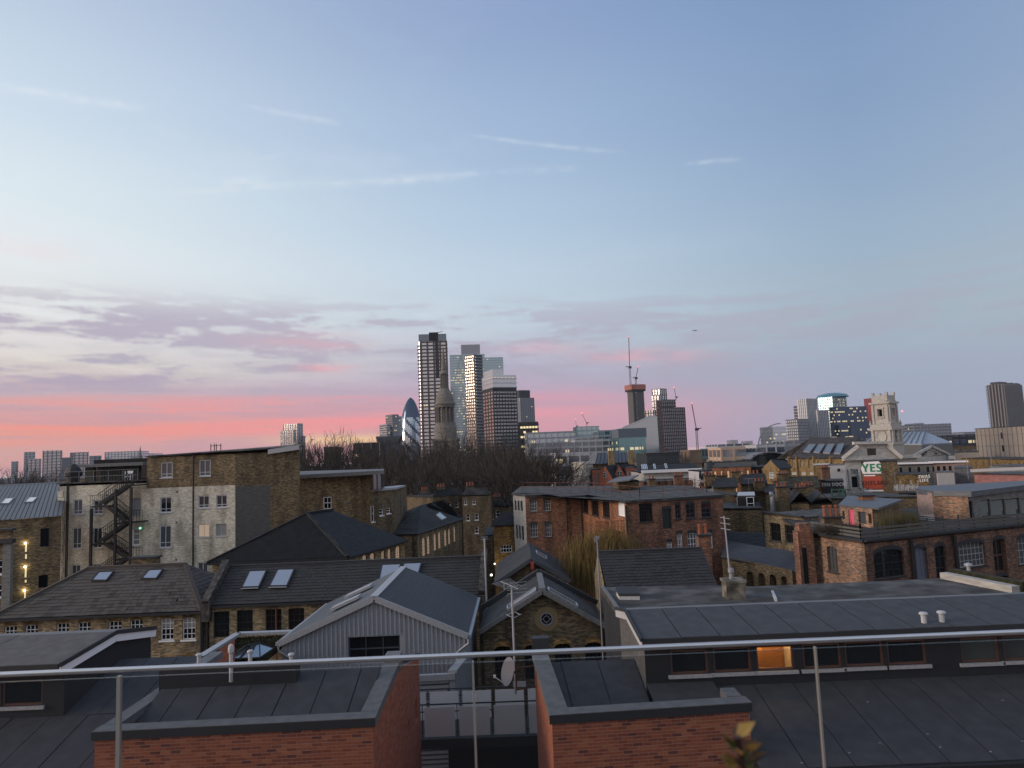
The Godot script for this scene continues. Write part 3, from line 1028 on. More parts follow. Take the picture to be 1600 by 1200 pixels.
func modern_building():
	# left brick block
	var fl := Vector3(-9.673, 11.2, -16.59)
	var fr := Vector3(-3.454, 11.2, -16.77)
	var t := thing("red_brick_block", "red brick block with a felt roof sunk behind grey copings, the wider one", "building", flat(fl.lerp(fr, 0.5)) + Vector3(0, 0, -2))
	brick_face(t, fl, fr, 11.0, 34, 11)
	wall(t, fr + Vector3(0, -.2, 0), Vector3(-3.454, 11.24, -20.3), 0, "facing_brick", [], "side_wall")
	wall(t, Vector3(-3.454, 11.24, -20.3), Vector3(-3.454, 10.4, -24.37), 0, "facing_brick", [[2.953, 8.721, 0.414, 0.679, "hole"], [1.524, 8.786, 0.241, 0.513, "hole"]], "side_wall")
	wall(t, fl + Vector3(0, 0, -8), fl + Vector3(0, -.2, 0), 0, "facing_brick", [], "side_wall")
	var up_ := Vector3(0, 0.0, 0)
	coping_run(t, [fl + Vector3(-.05, -.2, -.17), fr + Vector3(.05, -.2, -.17)], 0.42, 0.2)
	var fas := MB.new()
	fas.obox(fl + Vector3(-.055, -.2, .035), fr - fl + Vector3(.11, 0, 0), Vector3(0, .185, 0), Vector3(0, 0, .012))
	part(t, "coping_face", fas, mats["coping_dark"])
	coping_run(t, [fr + Vector3(-.16, -.2, -.4), Vector3(-3.614, 11.24, -20.27)], 0.4, 0.2)
	var end := MB.new()
	end.obox(Vector3(-3.814, 11.2, -20.67), Vector3(.42, 0, 0), Vector3(0, .42, 0), Vector3(0, 0, .5))
	part(t, "end_pier", end, mats["coping"])
	coping_run(t, [Vector3(-3.614, 11.25, -20.67), Vector3(-3.614, 10.4, -24.37)], 0.4, 0.16, "coping_dark")
	coping_run(t, [fl + Vector3(.16, -.2, -.4), fl + Vector3(.16, -.14, -6.2)], 0.36, 0.2)
	var a := fl + Vector3(.34, -.5, -.36)
	var b := fr + Vector3(-.34, -.5, -.36)
	var rise := 0.344
	var c := b + Vector3(0, 2.35 * rise, -2.35)
	var d := a + Vector3(0, 2.35 * rise, -2.35)
	sheets(t, a, b, c, d, [0.0, 0.1, 0.26, 0.42, 0.58, 0.745, 0.91, 1.0], "felt", 0.03)
	var pw := MB.new()
	pw.obox(Vector3(-9.373, 11.22, -18.87), Vector3(3.5, 0, -.1), Vector3(0, .62, 0), Vector3(0, 0, -.35))
	part(t, "rear_parapet", pw, mats["dark_cladding"])
	mushroom_vent(Vector3(-7.47, 11.52, -18.75), 0.95, 0.075, "tall capped vent pipe in front of the dark rear parapet")
	mushroom_vent(Vector3(-8.532, 11.88, -19.3), 0.24, 0.085, "short capped vent at the lower end of the green roof's grey edge")
	mushroom_vent(Vector3(-7.182, 11.86, -19.3), 0.3, 0.08, "short capped vent in front of the glazed roof lantern")
	mushroom_vent(Vector3(-6.104, 11.72, -19.3), 0.32, 0.08, "short capped vent beside the corrugated shed's downpipe")
	# right brick block
	var rl := Vector3(0.588, 11.2, -16.49)
	var rr := Vector3(5.087, 11.2, -16.79)
	t = thing("red_brick_block", "red brick block beside the satellite dish, its left flank catching the light", "building", flat(rl.lerp(rr, 0.5)) + Vector3(0, 0, -2))
	brick_face(t, rl, rr, 11.0, 36, 15)
	wall(t, rl + Vector3(-.26, -.2, -5.26), rl + Vector3(0, -.2, 0), 0, "facing_brick", [], "side_wall")
	wall(t, rr + Vector3(0, -.2, 0), rr + Vector3(0, -.2, -.9), 0, "facing_brick", [], "side_wall")
	coping_run(t, [rl + Vector3(-.05, -.2, -.17), rr + Vector3(.05, -.2, -.17)], 0.42, 0.2)
	fas = MB.new()
	fas.obox(rl + Vector3(-.055, -.2, .035), rr - rl + Vector3(.11, 0, 0), Vector3(0, .185, 0), Vector3(0, 0, .012))
	part(t, "coping_face", fas, mats["coping_dark"])
	coping_run(t, [rl + Vector3(.16, -.2, -.4), rl + Vector3(-.1, -.2, -5.2)], 0.44, 0.2)
	end = MB.new()
	end.obox(rl + Vector3(-.3, -.0, -5.3), Vector3(.5, 0, 0), Vector3(0, .32, 0), Vector3(0, 0, -.35))
	part(t, "end_pier", end, mats["coping_dark"])
	coping_run(t, [rr + Vector3(-.2, -.2, -.4), rr + Vector3(-.2, -.2, -1.0)], 0.34, 0.2)
	a = rl + Vector3(.4, -1.2, -.36)
	b = Vector3(3.28, rl.y - 1.2, rr.z - .2)
	c = Vector3(3.28, 10.85, -21.7)
	d = rl + Vector3(.1, -.35, -5.2)
	var pw2 := MB.new()
	pw2.obox(rl + Vector3(.02, -2.2, -.3), Vector3(.34, 0, 0), Vector3(0, 2.0, 0), Vector3(-.26, 0, -4.9))
	part(t, "parapet", pw2, mats["dark_cladding"])
	pw2 = MB.new()
	pw2.obox(rl + Vector3(.02, -2.2, -.03), rr - rl + Vector3(-.04, 0, 0), Vector3(0, 2.0, 0), Vector3(0, 0, -.3))
	part(t, "parapet", pw2, mats["dark_cladding"])
	sheets(t, a, b, c, d, [0.0, 0.16, 0.58, 1.0], "felt", 0.03)
	var lowd := MB.new()
	lowd.quad(Vector3(3.3, 10.3, rr.z - .3), Vector3(5.1, 10.3, rr.z - .3), Vector3(5.1, 10.7, -19.9), Vector3(3.3, 10.7, -19.9))
	part(t, "lower_roof", lowd, mats["felt"])
	# right wing: clerestory between two felt roofs
	t = thing("felt_roofed_wing", "long wing with a row of brown-framed clerestory windows between two felt roofs", "building", Vector3(12, 0, -20))
	wall(t, Vector3(3.3, 11.86, -19.9), Vector3(24, 11.86, -19.9), 9.0, "dark_cladding", [[0.694, 10.9, 1.021, 0.636, "clerestory"], [1.858, 10.91, 1.021, 0.653, "clerestory"], [3.021, 10.91, 1.021, 0.653, "clerestory_open"], [4.288, 10.91, 1.038, 0.653, "clerestory"], [5.434, 10.92, 1.038, 0.653, "clerestory"], [6.58, 10.92, 1.055, 0.653, "clerestory"], [8.575, 10.91, 1.037, 0.653, "clerestory_drapes"], [9.721, 10.92, 1.071, 0.653, "clerestory_drapes"], [11.66, 10.88, 1.036, 0.619, "clerestory"]])
	wall(t, Vector3(3.3, 11.62, -24.5), Vector3(3.3, 12.0, -22.2), 6, "side_clad", [], "gable_wall")
	wall(t, Vector3(3.3, 12.0, -22.2), Vector3(3.3, 11.85, -19.9), 6, "side_clad", [], "gable_wall")
	sheets(t, Vector3(3.22, 11.96, -19.55), Vector3(24, 11.96, -19.55), Vector3(24, 12.16, -22.2), Vector3(3.22, 12.16, -22.2), even(20), "felt", 0.03)
	slab(t, "rear_roof", [Vector3(3.22, 12.15, -22.21), Vector3(24, 12.15, -22.21), Vector3(24, 11.7, -24.6), Vector3(3.22, 11.7, -24.6)], 0.1, "coping")
	var eb := MB.new()
	eb.obox(Vector3(3.2, 11.83, -19.6), Vector3(20.8, 0, 0), Vector3(0, .118, 0), Vector3(0, 0, .07))
	part(t, "eaves_edge", eb, mats["coping_dark"])
	eb = MB.new()
	eb.obox(Vector3(3.2, 11.70, -19.62), Vector3(20.8, 0, 0), Vector3(0, .125, 0), Vector3(0, 0, .05))
	part(t, "fascia", eb, mats["white_paint"])
	eb = MB.new()
	eb.bar(Vector3(3.2, 11.80, -19.55), Vector3(3.2, 11.99, -22.2), 0.04, 0.24)
	eb.bar(Vector3(3.2, 11.99, -22.2), Vector3(3.2, 11.55, -24.6), 0.04, 0.24)
	part(t, "bargeboard", eb, mats["dull_white"])
	eb = MB.new()
	eb.bar(Vector3(3.17, 11.95, -19.5), Vector3(3.17, 12.15, -22.2), 0.06, 0.1)
	eb.bar(Vector3(3.17, 12.15, -22.2), Vector3(3.17, 11.71, -24.6), 0.06, 0.1)
	part(t, "verge", eb, mats["coping_dark"])
	sheets(t, Vector3(5.14, 9.86, -16.45), Vector3(24, 9.86, -16.45), Vector3(24, 10.57, -19.88), Vector3(5.14, 10.57, -19.88), even(18), "felt", 0.026)
	eb = MB.new()
	eb.obox(Vector3(5.14, 9.70, -16.4), Vector3(19, 0, 0), Vector3(0, .14, 0), Vector3(0, 0, .1))
	part(t, "gutter", eb, mats["black_paint"])
	wall(t, Vector3(5.14, 9.69, -16.5), Vector3(24, 9.69, -16.5), 0, "facing_brick", [], "front_wall")
	var room := MB.new()
	room.quad(Vector3(6.021, 10.3, -21.6), Vector3(7.642, 10.3, -21.6), Vector3(7.642, 11.75, -21.6), Vector3(6.021, 11.75, -21.6))
	room.quad(Vector3(6.021, 10.3, -20.0), Vector3(6.021, 10.3, -21.6), Vector3(6.021, 11.75, -21.6), Vector3(6.021, 11.75, -20.0))
	room.quad(Vector3(7.642, 10.3, -21.6), Vector3(7.642, 10.3, -20.0), Vector3(7.642, 11.75, -20.0), Vector3(7.642, 11.75, -21.6))
	room.quad(Vector3(6.021, 11.75, -21.6), Vector3(7.642, 11.75, -21.6), Vector3(7.642, 11.75, -20.0), Vector3(6.021, 11.75, -20.0))
	room.quad(Vector3(6.021, 10.3, -20.0), Vector3(7.642, 10.3, -20.0), Vector3(7.642, 10.3, -21.6), Vector3(6.021, 10.3, -21.6))
	var rm := part(t, "room", room, mats["room_wall"])
	var dr := MB.new()
	dr.box(Vector3(7.252, 11.0, -21.5), Vector3(.75, 1.4, .06))
	dr.box(Vector3(6.712, 10.9, -21.2), Vector3(.3, 1.2, .3))
	part(rm, "wardrobe", dr, mats["room_wood"])
	var bulb := MB.new()
	bulb.lathe(Vector3(6.832, 11.55, -20.9), [Vector2(0, -.08), Vector2(.06, -.05), Vector2(.07, 0), Vector2(.04, .05), Vector2(0, .06)], 10)
	part(rm, "lamp_bulb", bulb, mats["lamp_glow"])
	var lamp := OmniLight3D.new()
	lamp.name = "room_lamp"
	lamp.position = Vector3(6.832, 11.55, -20.9)
	lamp.light_energy = 0.9
	lamp.light_color = Color(1.0, 0.78, 0.50)
	lamp.omni_range = 6.0
	lamp.omni_attenuation = 2.0
	lamp.light_size = 0.06
	lamp.shadow_enabled = true
	add_child(lamp)
	mushroom_vent(Vector3(10.96, 11.99, -19.93), 0.3, 0.115, "left of the two white capped vents standing on the long felt roof")
	mushroom_vent(Vector3(11.46, 11.99, -19.95), 0.31, 0.115, "right of the two white capped vents standing on the long felt roof")
	rng.seed = 15
	var dp := MB.new()
	for i in 16:
		var fx := rng.randf_range(6.0, 16.0)
		var fz := rng.randf()
		var p := Vector3(fx, lerpf(9.86, 10.57, fz) + .016, lerpf(-16.45, -19.88, fz))
		for k in 7:
			var wide := rng.randf_range(.012, .035)
			dp.tri(p, p + Vector3(cos(k * .9) * wide, .002, sin(k * .9) * wide), p + Vector3(cos((k + 1) * .9) * wide, .002, sin((k + 1) * .9) * wide))
	part(t, "bird_droppings", dp, mats["dull_white"], "", true)
	# left wing
	t = thing("felt_roofed_wing", "wing at the frame's edge with a brownish felt roof, pale fascia and one clerestory window", "building", Vector3(-17, 0, -20))
	wall(t, Vector3(-24, 11.8, -19.9), Vector3(-12.45, 11.8, -19.9), 9.0, "dark_cladding", [[9.846, 10.77, 1.111, 0.669, "clerestory"], [8.51, 10.79, 1.094, 0.669, "clerestory"]])
	wall(t, Vector3(-12.45, 11.8, -19.9), Vector3(-12.45, 12.0, -22.2), 6, "dark_cladding", [], "gable_wall")
	wall(t, Vector3(-12.45, 12.0, -22.2), Vector3(-12.45, 11.55, -24.5), 6, "dark_cladding", [], "gable_wall")
	sheets(t, Vector3(-24, 11.92, -19.55), Vector3(-12.37, 11.92, -19.55), Vector3(-12.37, 12.12, -22.2), Vector3(-24, 12.12, -22.2), even(8), "felt_brown", 0.014)
	slab(t, "rear_roof", [Vector3(-24, 12.11, -22.21), Vector3(-12.37, 12.11, -22.21), Vector3(-12.37, 11.68, -24.6), Vector3(-24, 11.68, -24.6)], 0.1, "coping")
	eb = MB.new()
	eb.obox(Vector3(-24, 11.79, -19.6), Vector3(11.6, 0, 0), Vector3(0, .118, 0), Vector3(0, 0, .07))
	part(t, "eaves_edge", eb, mats["coping_dark"])
	eb = MB.new()
	eb.obox(Vector3(-24, 11.66, -19.62), Vector3(11.62, 0, 0), Vector3(0, .125, 0), Vector3(0, 0, .05))
	part(t, "fascia", eb, mats["white_paint"])
	eb = MB.new()
	eb.bar(Vector3(-12.35, 11.74, -19.55), Vector3(-12.35, 11.94, -22.2), 0.04, 0.22)
	eb.bar(Vector3(-12.35, 11.94, -22.2), Vector3(-12.35, 11.5, -24.6), 0.04, 0.22)
	part(t, "bargeboard", eb, mats["white_paint"])
	eb = MB.new()
	eb.bar(Vector3(-12.32, 11.91, -19.5), Vector3(-12.32, 12.11, -22.2), 0.06, 0.12)
	eb.bar(Vector3(-12.32, 12.11, -22.2), Vector3(-12.32, 11.67, -24.6), 0.06, 0.12)
	part(t, "verge", eb, mats["coping_dark"])
	sheets(t, Vector3(-24, 9.45, -15.9), Vector3(-9.72, 9.45, -15.9), Vector3(-9.72, 10.47, -19.88), Vector3(-24, 10.47, -19.88), even(14), "felt", 0.03)
	sheets(t, Vector3(-12.45, 10.48, -19.9), Vector3(-9.72, 10.48, -19.9), Vector3(-9.72, 11.2, -22.6), Vector3(-12.45, 11.2, -22.6), even(3), "felt", 0.02)
	wall(t, Vector3(-24, 9.43, -15.95), Vector3(-9.72, 9.43, -15.95), 0, "facing_brick", [], "front_wall")
	# green roof and lantern between the blocks and the shed
	t = thing("green_roof_building", "low flat building with a mossy roof, grey metal edge and glazed lantern", "building", Vector3(-9.5, 0, -30))
	var g0 := Vector3(-13.38, 9.1, -29.62)
	var g1 := Vector3(-13.29, 9.1, -34.2)
	var g2 := Vector3(-10.89, 9.1, -34.18)
	var g3 := Vector3(g2.x, 9.1, g0.z)
	slab(t, "moss_roof", [g0 - Vector3(0, .12, 0), g3 - Vector3(0, .12, 0), g2 - Vector3(0, .12, 0), g1 - Vector3(0, .12, 0)], 0.3, "moss")
	coping_run(t, [g0 + (g0 - g1) * 0.3, g1], 0.32, 0.12, "metal_trim", "roof_edge")
	coping_run(t, [g1, g2 + Vector3(.3, 0, 0)], 0.32, 0.12, "metal_trim", "roof_edge")
	wall(t, g1 - Vector3(0, .3, 0), g0 - Vector3(0, .3, 0), 0, "dim_yellow_brick")
	wall(t, g0 - Vector3(0, .3, 0), g3 - Vector3(0, .3, 0), 0, "dim_yellow_brick")
	var tufts := MB.new()
	rng.seed = 31
	for i in 2600:
		var f1 := rng.randf()
		var f2 := rng.randf()
		var p := g0.lerp(g3, f1).lerp(g1.lerp(g2, f1), f2) - Vector3(0, .12, 0)
		var sz := rng.randf_range(.02, .07)
		var an := rng.randf() * TAU
		var dx := Vector3(cos(an), 0, sin(an)) * sz
		tufts.tri(p - dx, p + dx, p + Vector3(rng.randf_range(-.03, .03), sz * 1.3, rng.randf_range(-.03, .03)))
	part(t, "sedum", tufts, mats["moss"], "", true)
	var la := Vector3(-11.83, 9.25, -29.5)
	var lt := thing("roof_lantern", "glazed blue-white roof lantern on the mossy roof", "rooflight", flat(la, 9.0))
	var lb := la + Vector3(1.25, 0, 0)
	var lc := lb + Vector3(0.1, 0, -1.5)
	var ld := la + Vector3(0.1, 0, -1.5)
	var r0 := la.lerp(lc, 0.35) + Vector3.UP * 0.35
	var r1 := la.lerp(lc, 0.65) + Vector3.UP * 0.35
	for q in [[la, lb, r1, r0], [lb, lc, r1], [lc, ld, r0, r1], [ld, la, r0]]:
		var pg := MB.new()
		if q.size() == 4:
			pg.quad(q[0], q[1], q[2], q[3])
		else:
			pg.tri(q[0], q[1], q[2])
		part(lt, "pane", pg, mats["lantern_glass"])
	var bars := MB.new()
	for q in [[la, r0], [lb, r1], [lc, r1], [ld, r0], [r0, r1], [la, lb], [lb, lc], [lc, ld], [ld, la], [la.lerp(lb, .33), r0.lerp(r1, .33)], [la.lerp(lb, .66), r0.lerp(r1, .66)]]:
		bars.bar(q[0] + Vector3.UP * .02, q[1] + Vector3.UP * .02, 0.05, 0.05)
	part(lt, "glazing_bars", bars, mats["iron"])

func yard():
	# corrugated shed
	var a := Vector3(-10.5, 9.322, -32)
	var b := Vector3(-2.483, 9.322, -32)
	var top := Vector3(-6.413, 10.99, -32)
	var bk := Vector3(0, 0, -8)
	var t := thing("corrugated_shed", "grey corrugated metal shed with a ribbed gable and loading opening", "shed", flat(top) + bk * 0.5)
	wall(t, a, b, 3, "metal_grey", [[2.88, 8.211, 2.266, 1.138, "loading"]], "gable_wall", top)
	wall(t, b, b + bk, 3, "metal_grey", [], "side_wall")
	wall(t, a + bk, a, 3, "metal_grey", [], "side_wall")
	wall(t, b + bk, a + bk, 3, "metal_grey", [], "gable_wall", top + bk)
	var ribs := MB.new()
	var w := b.x - a.x
	var x := 0.12
	while x < w - 0.05:
		var hh := lerpf(a.y, top.y, x / (top.x - a.x)) if x < top.x - a.x else lerpf(top.y, b.y, (x - top.x + a.x) / (b.x - top.x))
		var segs := [[3.0, hh - 0.12]]
		if x > 2.78 and x < 5.206:
			segs = [[3.0, 8.19], [9.369, hh - 0.12]]
		for s in segs:
			ribs.obox(Vector3(a.x + x, s[0], a.z), Vector3(.075, 0, 0), Vector3(0, s[1] - s[0], 0), Vector3(0, 0, .045))
		x += 0.2
	part(t, "wall_ribs", ribs, mats["metal_grey"], "", true)
	for side in 2:
		var e := (b if side else a) + Vector3(.12 if side else -.12, -.05, .14)
		var r := top + Vector3(0, .05, .14)
		var bb := bk + Vector3(0, 0, -.28)
		var pts := [e, e + bb, r + bb, r] if side else [e + bb, e, r, r + bb]
		slab(t, "roof_slope", pts, 0.06, "metal_roof")
		var rb := MB.new()
		var k := 38
		for i in k:
			var f := (i + 0.5) / k
			if side:
				rb.bar(e + bb * f + Vector3.UP * 0.02, r + bb * f + Vector3.UP * 0.02, 0.085, 0.06)
		if side:
			part(t, "roof_ribs", rb, mats["metal_roof"], "", true)
		var vg := MB.new()
		vg.bar(e + Vector3(0, -.07, .03), r + Vector3(0, -.07, .03), 0.05, 0.26)
		part(t, "verge", vg, mats["metal_trim"])
		var gt := MB.new()
		gt.obox(e + Vector3(0 if side else -.14, -.16, 0), Vector3(.14, 0, 0), Vector3(0, .13, 0), bb)
		part(t, "gutter", gt, mats["metal_grey"])
		var dp := MB.new()
		var sx := -1.0 if side else 1.0
		var p0 := e + Vector3(sx * -.02, -.18, -.05)
		dp.tube([p0, p0 + Vector3(0, -.2, 0), p0 + Vector3(sx * .5, -.55, -.02), p0 + Vector3(sx * .5, -3.6, -.02)], [.05, .05, .05, .05], 8)
		part(t, "downpipe", dp, mats["metal_trim"])
	var rc := MB.new()
	rc.bar(top + Vector3(0, .07, .16), top + bk + Vector3(0, .07, -.14), 0.34, 0.05)
	part(t, "ridge_capping", rc, mats["metal_trim"])
	# rooflights on the dull slope, seen edge on
	for q in [[0.2, 0.42], [0.55, 0.42]]:
		var sk := MB.new()
		var p: Vector3 = (a + bk * q[0]).lerp(top + bk * q[0], q[1]) + Vector3(0, .1, 0)
		var up_ := (top - a).normalized()
		sk.obox(p, up_ * 1.4, bk.normalized() * 0.8, Vector3(-up_.y, up_.x, 0) * .12)
		part(t, "rooflight", sk, mats["metal_trim"])
	# louvred plant enclosure right of the shed
	t = thing("louvred_enclosure", "blue-grey louvred plant enclosure below the corrugated shed", "enclosure", Vector3(-2.6, 0, -28.5))
	var e0 := Vector3(-4.346, 8.762, -28)
	var e1 := Vector3(-2.612, 8.789, -28)
	for i in 42:
		var lv := MB.new()
		lv.bar(e0 + Vector3(-1, -.28 - i * .17, 0), e1 + Vector3(-.25, -.28 - i * .17, 0), 0.1, 0.10)
		if i < 30:
			part(t, "louvre", lv, mats["metal_grey"])
	wall(t, e0 + Vector3(-1, 0, -.1), e1 + Vector3(0, 0, -.1), 0, "dark_cladding", [], "backing")
	wall(t, e1, Vector3(-2.514, 8.165, -31.9), 0, "metal_grey", [], "side_panel")
	coping_run(t, [e0 + Vector3(-1, -.2, .02), e1 + Vector3(0, -.2, .02)], 0.2, 0.22, "metal_trim", "top_trim")
	coping_run(t, [e1 + Vector3(-.1, 0, 0), Vector3(-2.614, 8.165, -31.9)], 0.34, 0.12, "metal_trim", "top_trim")
	var fr := MB.new()
	fr.obox(e1 + Vector3(-.22, -7, .0), Vector3(.22, 0, 0), Vector3(0, 6.95, 0), Vector3(0, 0, .05))
	part(t, "corner_post", fr, mats["metal_grey"])
	# walkway with frosted panels
	t = thing("footbridge", "raised walkway with frosted glass panels and dark rails between the brick blocks", "footbridge", Vector3(-1.2, 0, -25))
	var k0 := Vector3(-3.854, 7.77, -24.5)
	var k1 := Vector3(0.592, 7.761, -24.5)
	var dk := MB.new()
	dk.obox(k0 + Vector3(-.5, -.3, .1), k1 - k0 + Vector3(1, 0, 0), Vector3(0, .3, 0), Vector3(0, 0, -1.7))
	part(t, "deck", dk, mats["coping_dark"])
	for row in 2:
		var z := Vector3(0, .0, -1.55 * row)
		var top_h := 1.08
		for i in 5:
			var f0 := k0.lerp(k1, (i - 0.62) / 3.85)
			var f1 := k0.lerp(k1, (i + 0.38) / 3.85)
			var pn := MB.new()
			pn.obox(f0 + z + Vector3(.07, .06, 0), f1 - f0 - Vector3(.14, 0, 0), Vector3(0, .93, 0), Vector3(0, 0, .02))
			part(t, "glass_panel", pn, mats["frosted_glass"])
			var ps := MB.new()
			ps.box(f0 + z + Vector3(0, .54, -.03), Vector3(.025, 1.1, .025))
			part(t, "post", ps, mats["iron"])
			for yy in [.2, .85]:
				var cl := MB.new()
				cl.box(f0 + z + Vector3(0, yy, 0), Vector3(.16, .03, .03))
				part(t, "clamp", cl, mats["iron"])
		var rl := MB.new()
		rl.bar(k0 + z + Vector3(-.5, top_h, 0), k1 + z + Vector3(.5, top_h, 0), .04, .04)
		part(t, "handrail", rl, mats["iron"])
	var lb := MB.new()
	var lp := Vector3(-2.686, 7.422, -26.2)
	lb.tube([flat(lp, lp.y), lp + Vector3.UP * 1.25], [.02, .02], 6)
	lb.lathe(lp + Vector3.UP * 1.05, [Vector2(.02, 0), Vector2(.09, .02), Vector2(.09, .2), Vector2(.13, .22), Vector2(.02, .3)], 10)
	var lt := thing("lantern_post", "small black lantern on the walkway rail", "lamp", lp)
	part(lt, "lantern", lb, mats["black_paint"])
	# dark yard wall beneath
	t = thing("yard_wall", "dark rendered wall under the walkway", "wall", Vector3(-0.541, 0, -27))
	wall(t, Vector3(-2.849, 6.797, -27), Vector3(0.884, 6.787, -27), 0, "dark_cladding")
	# satellite dish on its bracket
	var c := Vector3(-0.389, 10.77, -21.2)
	t = thing("satellite_dish", "grey satellite dish on a bracket fixed to the brick block's flank", "satellite dish", c)
	var ds := MB.new()
	var ax := Vector3(-0.85, 0.28, 0.45).normalized()
	var bx := ax.cross(Vector3.UP).normalized()
	var by := bx.cross(ax)
	var rings := []
	for i in 5:
		var rr := 0.40 * i / 4.0
		var ring := []
		for k in 20:
			var an := TAU * k / 20
			ring.append(c + (bx * cos(an) * 0.9 + by * sin(an)) * rr + ax * (rr * rr * 0.55))
		rings.append(ring)
	for i in 4:
		for k in 20:
			ds.quad(rings[i][(k + 1) % 20], rings[i][k], rings[i + 1][k], rings[i + 1][(k + 1) % 20])
	part(t, "reflector", ds, mats["dish_grey"])
	var arm := MB.new()
	arm.tube([c - by * .38, c - by * .2 + ax * .45], [.015, .015], 6)
	arm.box(c - by * .18 + ax * .47, Vector3(.07, .07, .07))
	part(t, "receiver_arm", arm, mats["white_paint"])
	var br := MB.new()
	br.tube([c - ax * .04, c - ax * .2, c - ax * .2 + Vector3(0, .08, 0)], [.03, .03, .03], 6)
	br.tube([c - ax * .2 + Vector3(0, -.5, 0), c - ax * .2 + Vector3(0, .3, 0)], [.022, .022], 6)
	br.tube([c - ax * .2 + Vector3(0, .12, 0), Vector3(.35, c.y + .12, c.z - .1)], [.02, .02], 6)
	br.tube([c - ax * .2 + Vector3(0, -.48, 0), Vector3(.35, c.y - .48, c.z - .1)], [.02, .02], 6)
	part(t, "bracket", br, mats["rust"])
	var pl := thing("wall_sign", "small white plate beside the satellite dish", "sign", Vector3(-0.172, 9.207, -25))
	var pm := MB.new()
	pm.obox(Vector3(-0.37, 9.151, -25), Vector3(0.435, -0.004, 0), Vector3(0, .18, 0), Vector3(0, 0, .02))
	part(pl, "plate", pm, mats["dull_white"])
	# aerial mast
	var m0 := Vector3(-0.257, 9.888, -22)
	var m1 := Vector3(-0.217, 13.04, -22)
	t = thing("aerial_mast", "galvanised mast with a spiky aerial and a ring aerial beside the oculus gable", "aerial", m0)
	var ms := MB.new()
	ms.tube([m0, flat(m0, m1.y)], [.035, .03], 8)
	part(t, "mast", ms, mats["metal_trim"])
	m1 = flat(m0, m1.y)
	var yg := MB.new()
	var bd := Vector3(0.75, -.25, 0.55).normalized()
	yg.bar(m1 - bd * .42, m1 + bd * .25, .02, .02)
	for i in 9:
		var p := m1 + bd * (-.42 + i * .075)
		var el := Vector3(0.9, .18, -.3).normalized() * (.3 - i * .012)
		yg.bar(p - el, p + el, .01, .01)
	for i in 4:
		yg.bar(m1 + bd * .2 + Vector3(-.3, -.15 + i * .1, 0), m1 + bd * .2 + Vector3(.3, -.15 + i * .1 + .04, 0), .01, .01)
	part(t, "yagi_aerial", yg, mats["metal_trim"])
	var ra := MB.new()
	var ph := []
	var pr := []
	for i in 19:
		var an := TAU * i / 18
		ph.append(flat(m0, m1.y - .85) + Vector3(cos(an) * .23 + .03, 0.03 * sin(an * 3), sin(an) * .23))
		pr.append(.011)
	ra.tube(ph, pr, 5, false)
	part(t, "ring_aerial", ra, mats["metal_trim"])


# ---- old workshops and houses round the yard
func skylight(root: Node, q: Array, frame := "iron", glass := "skylight", lift := 0.12, called := "skylight"):
	# q: corners on the roof plane, lower left, lower right, upper right, upper left
	var nn: Vector3 = (q[1] - q[0]).cross(q[3] - q[0]).normalized()
	var f := MB.new()
	for i in 4:
		f.bar(q[i] + nn * lift * 0.5, q[(i + 1) % 4] + nn * lift * 0.5, 0.09, lift)
	var fr := part(root, called, f, mats[frame])
	var g := MB.new()
	var k := nn * lift * 0.8
	g.quad(q[0] + k, q[1] + k, q[2] + k, q[3] + k)
	part(fr, "pane", g, mats[glass])

func pipe(root: Node, a: Vector3, b: Vector3, r: float, m := "iron", called := "downpipe"):
	var g := MB.new()
	g.tube([a, b], [r, r], 7)
	part(root, called, g, mats[m])

func chimney(root: Node, at: Vector3, w: float, d: float, h: float, m: String, pots := 2, pot_m := "terracotta", pot_h := 0.5):
	var g := MB.new()
	g.box(at + Vector3(0, h * 0.5, 0), Vector3(w, h, d))
	var st := part(root, "chimney", g, mats[m])
	g = MB.new()
	g.box(at + Vector3(0, h + 0.06, 0), Vector3(w + 0.16, 0.12, d + 0.16))
	part(st, "chimney_cap", g, mats["coping_dark"])
	for i in pots:
		g = MB.new()
		var p := at + Vector3((i + 0.5) * w / maxf(pots, 1) - w * 0.5, h + 0.12, 0)
		g.lathe(p, [Vector2(.13, 0), Vector2(.11, pot_h * .8), Vector2(.14, pot_h * .85), Vector2(.13, pot_h), Vector2(.07, pot_h), Vector2(0, pot_h * .9)], 10)
		part(st, "chimney_pot", g, mats[pot_m])

func gutter(root: Node, a: Vector3, b: Vector3):
	var g := MB.new()
	g.bar(a, b, 0.14, 0.13)
	part(root, "gutter", g, mats["iron"])

